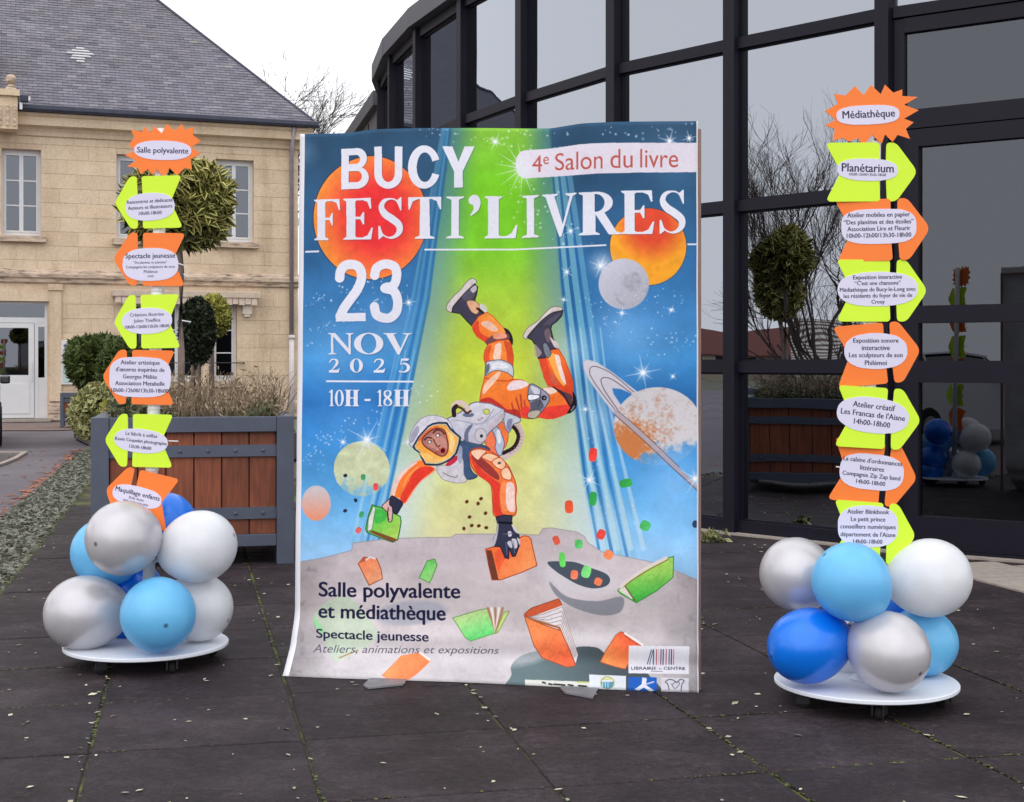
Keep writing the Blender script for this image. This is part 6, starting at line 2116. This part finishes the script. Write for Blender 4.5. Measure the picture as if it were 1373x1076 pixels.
# ------------------------------------------------------------------ the banner as cloth
pic = bpy.data.images.new("banner_print", BW, BH, alpha=False)
rgba = np.ones((BH, BW, 4), np.float32)
rgba[..., :3] = img[::-1]
pic.pixels.foreach_set(rgba.ravel())
pic.update()
pic.pack()
pm_, nt_, pb_ = mat_new("banner_vinyl")
ti = nt_.nodes.new("ShaderNodeTexImage")
ti.image = pic
ti.extension = 'EXTEND'
uvn = nt_.nodes.new("ShaderNodeUVMap")
nt_.links.new(uvn.outputs[0], ti.inputs[0])
nt_.links.new(ti.outputs[0], pb_.inputs["Base Color"])
pb_.inputs["Roughness"].default_value = 0.5
pb_.inputs["Specular IOR Level"].default_value = 0.12
wv = noise(nt_, 900, 2, 0.5)
bump(nt_, pb_, wv.outputs["Fac"], 0.08, 0.001)
VINYL_BACK = simple("vinyl_back", (214, 212, 214), 0.6)

banner = empty("event_banner", (-0.09, 5.87, 0), 0, "large printed festival poster banner of an astronaut on blue, standing upright on the paving", "banner")
NS, NT = 90, 150
sg, tg = np.meshgrid(np.linspace(0, 1, NS + 1), np.linspace(0, 1, NT + 1))
bx_, by_, bz_ = cloth_base(sg, tg)
top_px = np.interp(CX + F * bx_ / by_, [p[0] for p in ZT_PX], [p[1] for p in ZT_PX])
dz = (EYE - (top_px - HY) / F * by_) - (2.292 + (2.261 - 2.292) * sg)
bz_ = bz_ + dz * np.clip(1 - tg * 14, 0, 1)
wr = 0.006 * np.sin(sg * 9 + 1.2 * tg * 3) * (0.4 + tg) + 0.004 * np.sin(sg * 23 - tg * 4) * np.clip(1.0 - tg * 3, 0, 1) + 0.003 * np.sin(tg * 31 + sg * 5)
wr += 0.010 * np.exp(-((tg - 0.955) / 0.012) ** 2) * (1 - sg * 0.5) - 0.008 * np.exp(-((tg - 0.925) / 0.015) ** 2)
wr += 0.006 * np.exp(-((sg - 0.62) / 0.05) ** 2) * np.clip(1 - tg * 5, 0, 1) - 0.005 * np.exp(-((sg - 0.22) / 0.04) ** 2) * np.clip(1 - tg * 6, 0, 1)
by_ = by_ + wr
bz_ = np.maximum(bz_, 0.003)
V = np.stack([bx_ + 0.09, by_ - 5.87, bz_], -1).reshape(-1, 3)
idx = np.arange((NS + 1) * (NT + 1)).reshape(NT + 1, NS + 1)
Fq = np.stack([idx[:-1, :-1], idx[1:, :-1], idx[1:, 1:], idx[:-1, 1:]], -1).reshape(-1, 4)
uvv = np.stack([sg, 1 - tg], -1).reshape(-1, 2)
sheet_o = mesh_obj("printed_sheet", V.tolist(), Fq.tolist(), pm_, banner, True, uvv[Fq.ravel()])
sheet_o.data.materials.append(VINYL_BACK)
so_ = sheet_o.modifiers.new("thickness", 'SOLIDIFY')
so_.thickness = 0.0018
so_.offset = -1
so_.material_offset = 1
so_.material_offset_rim = 1
FRAME_M = simple("frame_tube", (150, 120, 112), 0.5, 0.3)
nb_ = Vector((0.2904, 0.9569, 0)) if False else Vector((0.29, 0.957, 0))
L0, R0 = Vector((-0.916 + 0.09, 6.12 - 5.87, 0)), Vector((0.7365 + 0.09, 5.62 - 5.87, 0))
dirb = (R0 - L0).normalized()
off = Vector((-dirb.y, dirb.x, 0)) * 0.035
for nm, q in (("post", L0 + dirb * 0.03 + off), ("post", R0 - dirb * 0.006 + off), ("post", (L0 + R0) / 2 + off * 1.2)):
    MB().tube([q, q + Vector((0, 0, 2.235))], 0.014, 10).build(nm, FRAME_M, banner, smooth=False)
MB().tube([L0 + off + dirb * 0.03 + Vector((0, 0, 2.22)), R0 + off + Vector((0, 0, 2.22))], 0.013, 8).build("top_bar", FRAME_M, banner)
FOOT = simple("grey_foot_plate", (128, 128, 134), 0.55, 0.2, 0.15, 12, 0.1)
for P_ in ([(487, 921), (494, 914), (498, 908), (546, 908), (543, 918), (540, 920), (494, 925)], [(751.6, 925), (753, 918), (804, 918), (802, 926), (795, 938), (758, 931)]):
    Q_ = [on_ground(*p) - Vector((-0.09, 5.87, 0)) for p in P_]
    cc_ = sum(Q_, Vector()) / len(Q_)
    Q_ = Q_[::-1]
    a = sum((Q_[i].x * Q_[(i + 1) % len(Q_)].y - Q_[(i + 1) % len(Q_)].x * Q_[i].y) for i in range(len(Q_)))
    if a < 0: Q_ = Q_[::-1]
    MB().prism([(q.x, q.y) for q in Q_], 0.0015, 0.008).build("foot_plate", FOOT, banner)


# ------------------------------------------------------------------ signposts
def round_poly(P, r, n=4):
    P = [Vector((p[0], p[1])) for p in P]
    out = []
    m = len(P)
    for i in range(m):
        p, a, b = P[i], P[i - 1], P[(i + 1) % m]
        ra = min(r, (a - p).length * 0.45); rb_ = min(r, (b - p).length * 0.45)
        s, e = p + (a - p).normalized() * ra, p + (b - p).normalized() * rb_
        for k in range(n + 1):
            t = k / n
            out.append((s * (1 - t) ** 2 + p * 2 * t * (1 - t) + e * t * t))
    return out


def flat_prism(P, y0, y1):
    """P in (x, z), extruded in y"""
    a = sum(P[i][0] * P[(i + 1) % len(P)][1] - P[(i + 1) % len(P)][0] * P[i][1] for i in range(len(P)))
    if a < 0: P = P[::-1]
    n = len(P)
    m = MB()
    m.add([(p[0], y0, p[1]) for p in P] + [(p[0], y1, p[1]) for p in P],
          [tuple(range(n)), tuple(reversed(range(n, 2 * n)))] + [((i + 1) % n, i, n + i, n + (i + 1) % n) for i in range(n)])
    return m


ARROW = [(0, .5), (.235, 0), (.335, 0), (.345, .43), (.42, .43), (.41, .0), (1.0, 0), (.83, .5), (1.0, 1), (.41, 1), (.42, .60), (.345, .60), (.335, 1), (.235, 1)]
ARR_R = [7, 6, 4, 1, 1, 4, 6, 3, 6, 4, 1, 1, 4, 6]


def arrow_outline(w, h, left=True):
    P = [Vector(((u - 0.5) * w * (1 if left else -1), (0.5 - v) * h)) for u, v in ARROW]
    out = []
    m = len(P)
    for i in range(m):
        p, a, b = P[i], P[i - 1], P[(i + 1) % m]
        r = ARR_R[i] * w / 92
        ra = min(r, (a - p).length * 0.45); rb_ = min(r, (b - p).length * 0.45)
        s, e = p + (a - p).normalized() * ra, p + (b - p).normalized() * rb_
        for k in range(5):
            t = k / 4
            out.append(s * (1 - t) ** 2 + p * 2 * t * (1 - t) + e * t * t)
    return out


def make_sign(stand, origin, Y, kind, c, w, h, rot, mat, label, lab, texts, part_label, seed, yaw=0.0):
    """c centre in photo pixels; lab = (cx, cy, rx, ry, rot, power); texts = (string, width, dx, dy)"""
    s = Y / F
    q = random.Random(seed)
    if kind == "burst":
        O = [Vector((x - c[0], c[1] - y)) for x, y in w]
    else:
        O = arrow_outline(w, h, kind == "left")
        a = math.radians(-rot)
        O = [Vector((p.x * math.cos(a) - p.y * math.sin(a), p.x * math.sin(a) + p.y * math.cos(a))) for p in O]
    O = [(p.x * s, p.y * s) for p in O]
    name = "burst_sign" if kind == "burst" else "arrow_sign"
    o = flat_prism(O, -0.0025, 0.0025).build(name, mat, stand)
    o["label"] = part_label
    o.location = at(c[0], c[1], Y) - origin
    o.rotation_euler = (math.radians(q.uniform(-1, 1)), 0, math.radians(yaw))
    lx, ly, rx, ry, lr, pw = lab
    a = math.radians(-lr)
    P = []
    for k in range(56):
        t = k / 56 * 2 * math.pi
        ct, st2 = math.cos(t), math.sin(t)
        x = rx * math.copysign(abs(ct) ** (2 / pw), ct) * (1 + q.uniform(-0.006, 0.006))
        y = ry * math.copysign(abs(st2) ** (2 / pw), st2) * (1 + q.uniform(-0.012, 0.012))
        P.append((((lx - c[0]) + x * math.cos(a) - y * math.sin(a)) * s, ((c[1] - ly) + x * math.sin(a) + y * math.cos(a)) * s))
    flat_prism(P, -0.0042, -0.0026).build("paper_label", PAPER, o)
    for (txt, wid, dx, dy) in texts:
        V_, F_ = glyph_mesh(txt)
        mn, mx = V_.min(0), V_.max(0)
        k = wid / (mx[0] - mn[0])
        cxm = (mn[0] + mx[0]) / 2
        pts = []
        for v in V_:
            x = (v[0] - cxm) * k + dx
            y = (v[1] - 0.25) * k * 1.08 - dy
            pts.append((((lx - c[0]) + x * math.cos(a) - y * math.sin(a)) * s, -0.0047, ((c[1] - ly) + x * math.sin(a) + y * math.cos(a)) * s))
        bo = (0.018 if wid / max(1, len(txt)) > 2.4 else 0.008) * k * s
        nv = len(pts)
        allp, allf = [], []
        for q_i, ox in enumerate((-bo, bo)):
            allp += [(p[0] + ox * math.cos(a), p[1] - 0.0002 * q_i, p[2] + ox * math.sin(a)) for p in pts]
            allf += [tuple(i + nv * q_i for i in f) for f in F_]
        mesh_obj("lettering", allp, allf, INK, o)
    return o


def caster(stand, x, y, ang):
    M_ = Matrix.Translation((x, y, 0)) @ Matrix.Rotation(ang, 4, 'Z')
    m = MB().box(-0.028, 0.028, -0.028, 0.028, 0.058, 0.066, M_).box(-0.024, -0.017, -0.02, 0.028, 0.02, 0.058, M_).box(0.017, 0.024, -0.02, 0.028, 0.02, 0.058, M_)
    c_ = m.build("caster", BLACK_PLASTIC, stand)
    Mw = M_ @ Matrix.Translation((0, 0.008, 0.026)) @ Matrix.Rotation(math.pi / 2, 4, 'Y')
    MB().lathe([(0.018, -0.015), (0.025, -0.012), (0.026, 0), (0.025, 0.012), (0.018, 0.015)], 18, Mw).build("wheel", TYRE, c_, smooth=True)


def stand_base(org, R, top_px, base_px, Ys, label, cast):
    st = empty("signpost", org, 0, label, "signpost", "rolling signposts with arrow cards")
    prof = [(R - 0.004, 0.067), (R, 0.070), (R, 0.081), (R - 0.003, 0.084)]
    MB().lathe(prof, 64).build("base_disc", WHITE_BOARD, st)
    for a in cast:
        caster(st, math.cos(a) * (R - 0.06), math.sin(a) * (R - 0.06), a + 1.1)
    b = at(base_px[0], base_px[1], Ys) - org
    b.z = 0.0845
    t = at(top_px[0], top_px[1], Ys) - org
    MB().tube([b, t], 0.026, 20).build("pole", POLE_WHITE, st, smooth=True)
    MB().lathe([(0.05, 0.0846), (0.05, 0.09), (0.032, 0.094), (0.0265, 0.12)], 20, Matrix.Translation((b.x, b.y, 0))).build("pole_collar", WHITE_BOARD, st)
    return st


burstL = [(290, 155), (385, 172), (405, 130), (455, 178), (490, 125), (550, 185), (595, 100), (660, 162), (720, 105), (742, 152), (822, 130), (812, 195), (880, 250), (800, 300), (876, 355), (790, 405), (806, 490), (745, 478),
          (680, 540), (615, 478), (575, 555), (505, 488), (480, 540), (432, 490), (375, 532), (345, 478), (258, 468), (335, 415), (240, 370), (325, 335), (275, 280), (322, 222)]
burstL = [(130 + x / 6.33, 150 + y / 6.33) for x, y in burstL]
burstR = [(180, 165), (280, 178), (355, 98), (430, 178), (490, 90), (575, 170), (610, 90), (680, 158), (755, 130), (755, 187), (885, 195), (770, 262), (893, 308), (770, 378), (850, 410), (785, 465), (820, 550), (715, 515), (675, 575), (610, 510),
          (582, 588), (500, 515), (430, 605), (380, 540), (310, 570), (255, 540), (170, 560), (190, 465), (105, 430), (195, 385), (105, 310), (215, 245)]
burstR = [(1090 + x / 6.33, 100 + y / 6.33) for x, y in burstR]

YL, YR = 6.19, 5.457
orgL = Vector(((196.5 - CX) / F * YL, YL, 0))
orgR = Vector(((1161 - CX) / F * YR, YR, 0))
SL = stand_base(orgL, 0.352, (217.5, 173.5), (196.7, 862), YL, "left signpost of neon cards on a white disc whose arrows point left", [-2.05, -0.95, 0.4, 1.6, 2.8])
SR = stand_base(orgR, 0.3475, (1172, 190), (1157, 905), YR, "right signpost of neon cards on a white disc whose arrows point right", [-1.65, -0.35, 0.9, 2.2, 3.5])
yl, yr = YL - 0.034, YR - 0.034
make_sign(SL, orgL, yl, "burst", (219, 203), burstL, 0, 0, NEON_ORANGE, None, (218.5, 202, 38, 13, 1, 2.4), [("Salle polyvalente", 68, 0, 1)], "orange starburst card reading Salle polyvalente", 1, 2)
make_sign(SL, orgL, yl, "left", (199, 271.5), 92, 70, -1, NEON_YELLOW, None, (201.5, 277.5, 33.5, 18.5, -3, 2.4), [("Rencontres et dédicaces", 62, 0, -7), ("Auteurs et illustrateurs", 60, 0, 1), ("10h00-18h00", 31, 0, 9)], "yellow arrow card reading Rencontres et dédicaces", 2, -3)
make_sign(SL, orgL, yl, "left", (200, 348), 96, 71, 0.5, NEON_ORANGE, None, (202, 355, 37, 22, -1, 2.6), [("Spectacle jeunesse", 66, 0, -11), ("\"De planètes en planètes\"", 44, 0, -2.5), ("Compagnie les sculpteurs de sons", 65, 0, 3.5), ("Philémoi", 18, 0, 10), ("15h00", 8, 0, 16)], "orange arrow card reading Spectacle jeunesse", 3, 2)
make_sign(SL, orgL, yl, "left", (197, 431.5), 90, 72, -1, NEON_YELLOW, None, (197.5, 430.5, 34, 17.5, -2, 2.3), [("Créations illustrées", 46, 0, -8), ("Julien Thieffine", 36, 0, 0), ("10h00-12h00/13h30-18h00", 60, 0, 8)], "yellow arrow card reading Créations illustrées", 4, -2)
make_sign(SL, orgL, yl, "left", (185.5, 506), 97, 73, 1, NEON_ORANGE, None, (188, 506, 41, 27, 1, 3.2), [("Atelier artistique", 52, 0, -19), ("d'œuvres inspirées de", 65, 0, -9.5), ("Georges Méliès", 45, 0, 0), ("Association Metabulle", 66, 0, 9), ("10h00-12h00/13h30-18h00", 76, 0, 18.5)], "orange arrow card reading Atelier artistique", 5, 1)
make_sign(SL, orgL, yl, "left", (186, 591), 93, 71, 1, NEON_YELLOW, None, (189.3, 591.5, 36.5, 16, 6, 2.3), [("La fabrik à selfies", 43, 0, -8), ("Kevin Coquelet photographe", 70, 0, 0.5), ("13h30-18h00", 30, 0, 9)], "yellow arrow card reading La fabrik à selfies", 6, -2)
make_sign(SL, orgL, yl - 0.012, "left", (187, 667), 92, 72, 14, NEON_ORANGE, None, (184, 666, 33, 13.5, 14, 2.6), [("Maquillage enfants", 60, 0, -3.5), ("Kidz Anim", 20, 0, 3.5), ("10h00-12h00/13h30-18h00", 34, 0, 8.5)], "tilted orange arrow card reading Maquillage enfants", 7, 3)

make_sign(SR, orgR, yr, "burst", (1168, 153), burstR, 0, 0, NEON_ORANGE, None, (1163.5, 154.5, 42, 13, -2, 2.8), [("Médiathèque", 69.5, 1, 0)], "orange starburst card reading Médiathèque", 11, -2)
make_sign(SR, orgR, yr, "right", (1168.5, 231), 125, 79, -0.5, NEON_YELLOW, None, (1163, 228, 41, 15, 1, 2.5), [("Planétarium", 70, 0, -1), ("10h00-12h00/13h30-18h00", 50, 0, 7)], "yellow arrow card reading Planétarium", 12, 2)
make_sign(SR, orgR, yr, "right", (1184, 308.5), 126, 83, -2, NEON_ORANGE, None, (1178, 304, 50, 23.5, -1, 3.2), [("Atelier mobiles en papier", 83.5, 0, -15), ("“Des planètes et des étoiles”", 93, 0, -5.5), ("Association Lire et Fleurir", 84, 0, 3.5), ("10h00-12h00/13h30-18h00", 86, 0, 12.5)], "orange arrow card reading Atelier mobiles en papier", 13, -1)
make_sign(SR, orgR, yr, "right", (1182.5, 390), 123, 83, 0, NEON_YELLOW, None, (1176.5, 388, 54, 23, -1, 2.5), [("Exposition interactive", 65.5, 0, -15.5), ("“C'est une chansons”", 62, 0, -7.5), ("Médiathèque de Bucy-le-Long avec", 102, 0, 1), ("les résidents du foyer de vie de", 92, 0, 9.3), ("Crouy", 17.7, 0, 17.5)], "yellow arrow card reading Exposition interactive", 14, 1)
make_sign(SR, orgR, yr, "right", (1177, 474.5), 114, 82, -5, NEON_ORANGE, None, (1174, 471, 42, 24, 0, 2.4), [("Exposition sonore", 60, 0, -13.5), ("interactive", 37, 0, -3.7), ("Les sculpteurs de son", 71, 0, 6), ("Philémoi", 29, 0, 16.5)], "orange arrow card reading Exposition sonore", 15, -2)
make_sign(SR, orgR, yr - 0.012, "right", (1178, 561), 115, 82, 3.5, NEON_YELLOW, None, (1170, 557, 49, 24, 7, 2.3), [("Atelier créatif", 57, 0, -11.5), ("Les Francas de l'Aisne", 87, 0, 0), ("14h00-18h00", 49, 0, 11.5)], "yellow arrow card reading Atelier créatif", 16, 2)
make_sign(SR, orgR, yr, "right", (1172, 635), 116, 84, 7, NEON_ORANGE, None, (1168.5, 633, 43, 24, 6, 2.8), [("La cabine d'ordonnances", 79, 0, -14), ("littéraires", 32, 0, -4), ("Compagnie Zip Zap band", 77.5, 0, 5.5), ("14h00-18h00", 39, 0, 15)], "orange arrow card reading La cabine d'ordonnances", 17, 0)
make_sign(SR, orgR, yr - 0.008, "right", (1172, 715), 112, 82, 4, NEON_YELLOW, None, (1163.5, 706, 40.5, 28, 1, 2.6), [("Atelier Blinkbook", 56, 0, -19), ("Le petit prince", 46, 0, -9), ("conseillers numériques", 74, 0, 1), ("département de l'Aisne", 73.5, 0, 11.5), ("14h00-18h00", 39, 0, 21)], "yellow arrow card reading Atelier Blinkbook", 18, 0)
TIE = simple("white_cable_tie", (220, 220, 222), 0.5, 0, 0, 4, 0)
for (st, org, Y, pts) in ((SL, orgL, YL - 0.03, [(244, 430, 256, 432)]), (SL, orgL, YL - 0.034, [(226, 591.5, 239, 592), (238, 353, 246, 356)]), (SL, orgL, YL - 0.032, [(246, 368, 253, 371)]), (SR, orgR, YR - 0.034, [(1121, 626, 1128, 627)])):
    for (x0, y0, x1, y1) in pts:
        MB().tube([at(x0, y0, Y) - org, at(x1, y1, Y) - org], 0.0028, 6).build("cable_tie", TIE, st)
for st, org, Y, ys, x_at in ((SL, orgL, YL, (390, 548, 630), lambda y: 199.6 + (771 - y) * .0305), (SR, orgR, YR, (268, 431, 520), lambda y: 1172 - (y - 190) * .021)):
    for y in ys:
        p = at(x_at(y), y, Y) - org
        MB().lathe([(0.0265, -0.003), (0.0285, -0.003), (0.0285, 0.003), (0.0265, 0.003)], 16, Matrix.Translation(p)).build("cable_tie", TIE, st)

# ------------------------------------------------------------------ balloons
B_SILVER = balloon_mat("silver_latex", (208, 205, 210), 0.36, 0.32, 0.12, 0.45)
B_WHITE = balloon_mat("white_latex", (240, 241, 245), 0.36, 0.0, 0.26, 0.4)
B_LIGHT = balloon_mat("light_blue_latex", (122, 208, 255), 0.38, 0.0, 0.25, 0.25)
B_DARK = balloon_mat("royal_blue_latex", (0, 124, 244), 0.30, 0.1, 0.12, 0.35)


def balloon(x, y, Y, r, k, tip, mat, label):
    s = Y / F
    NU_, NV_ = 36, 24
    vs, fs = [], []
    for i in range(NV_ + 1):
        th = math.pi * i / NV_
        z = -math.cos(th)
        rr_ = math.sin(th) ** 0.96
        if z > 0:
            rr_ *= 1 - 0.15 * z * z
            z *= 1.14
        for j in range(NU_):
            a = 2 * math.pi * j / NU_
            vs.append((rr_ * math.cos(a), rr_ * math.sin(a), z))
    for i in range(NV_):
        for j in range(NU_):
            j2 = (j + 1) % NU_
            fs.append((i * NU_ + j, i * NU_ + j2, (i + 1) * NU_ + j2, (i + 1) * NU_ + j))
    c = at(x, y, Y)
    o = mesh_obj("balloon", vs, fs, mat, None, True)
    d = Vector(tip).normalized()
    o.location = c
    o.rotation_euler = d.to_track_quat('-Z', 'Y').to_euler()
    o.scale = (r * s, r * s, r * s * k)
    kn = MB().lathe([(0.06, 1.12), (0.05, 1.17), (0.075, 1.20), (0.04, 1.23), (0.09, 1.30)], 12).build("knot", mat, o, smooth=True)
    return tag(o, label, "balloon", "balloons tied round the signpost feet")


balloon(165, 722, 5.98, 50, 0.98, (-.5, -.86, -.05), B_SILVER, "silver balloon under the tilted orange card of the left signpost")
balloon(142, 741, 6.27, 46, 1.0, (-.8, .5, .2), B_LIGHT, "light blue balloon half hidden behind the upper silver one on the left")
balloon(267, 733, 6.10, 48, 1.06, (.9, -.1, .3), B_WHITE, "upper white balloon on the right of the left signpost foot")
balloon(267, 815, 6.20, 45, 1.0, (.8, -.2, -.3), B_WHITE, "lower white balloon beneath the upper white one at the left signpost")
balloon(114, 822, 6.08, 50, 1.08, (-.9, -.35, -.05), B_SILVER, "silver balloon at the far left resting over the disc edge")
balloon(212, 824, 5.93, 50, 1.0, (.42, -.88, -.14), B_LIGHT, "light blue balloon at the front of the left disc")
balloon(222, 702, 6.42, 41, 1.0, (.4, .6, .7), B_DARK, "royal blue balloon peeking out above the white one at the left signpost")
balloon(176, 792, 6.38, 42, 1.0, (-.2, .9, 0), B_DARK, "royal blue balloon deep behind the left pole")
balloon(172, 833, 6.40, 40, 1.0, (-.2, .9, -.3), B_DARK, "lowest royal blue balloon at the back of the left disc")
balloon(1068, 770, 5.56, 49, 1.0, (-.8, .5, .4), B_SILVER, "silver balloon at the upper left of the right signpost foot")
balloon(1141, 780, 5.27, 52, 1.0, (-.75, -.1, .75), B_LIGHT, "light blue balloon in front of the last yellow card on the right signpost")
balloon(1247, 775, 5.42, 52.5, 1.05, (.9, .1, .1), B_WHITE, "big white balloon at the upper right of the right signpost foot")
balloon(1084, 866, 5.33, 50, 1.12, (-.9, -.25, -.2), B_DARK, "glossy royal blue balloon at the lower left of the right disc")
balloon(1192, 874, 5.23, 53, 1.04, (.52, -.70, -.36), B_SILVER, "silver balloon at the front of the right disc")
balloon(1238, 861, 5.52, 45, 1.02, (.8, .2, -.4), B_LIGHT, "light blue balloon behind the front silver one on the right disc")
balloon(1196, 826, 5.68, 42, 1.0, (.3, .9, .1), B_DARK, "royal blue balloon glimpsed in the gap of the right cluster")
balloon(1142, 872, 5.68, 42, 1.0, (-.3, .9, -.1), B_WHITE, "white balloon at the back of the right disc behind the blue one")
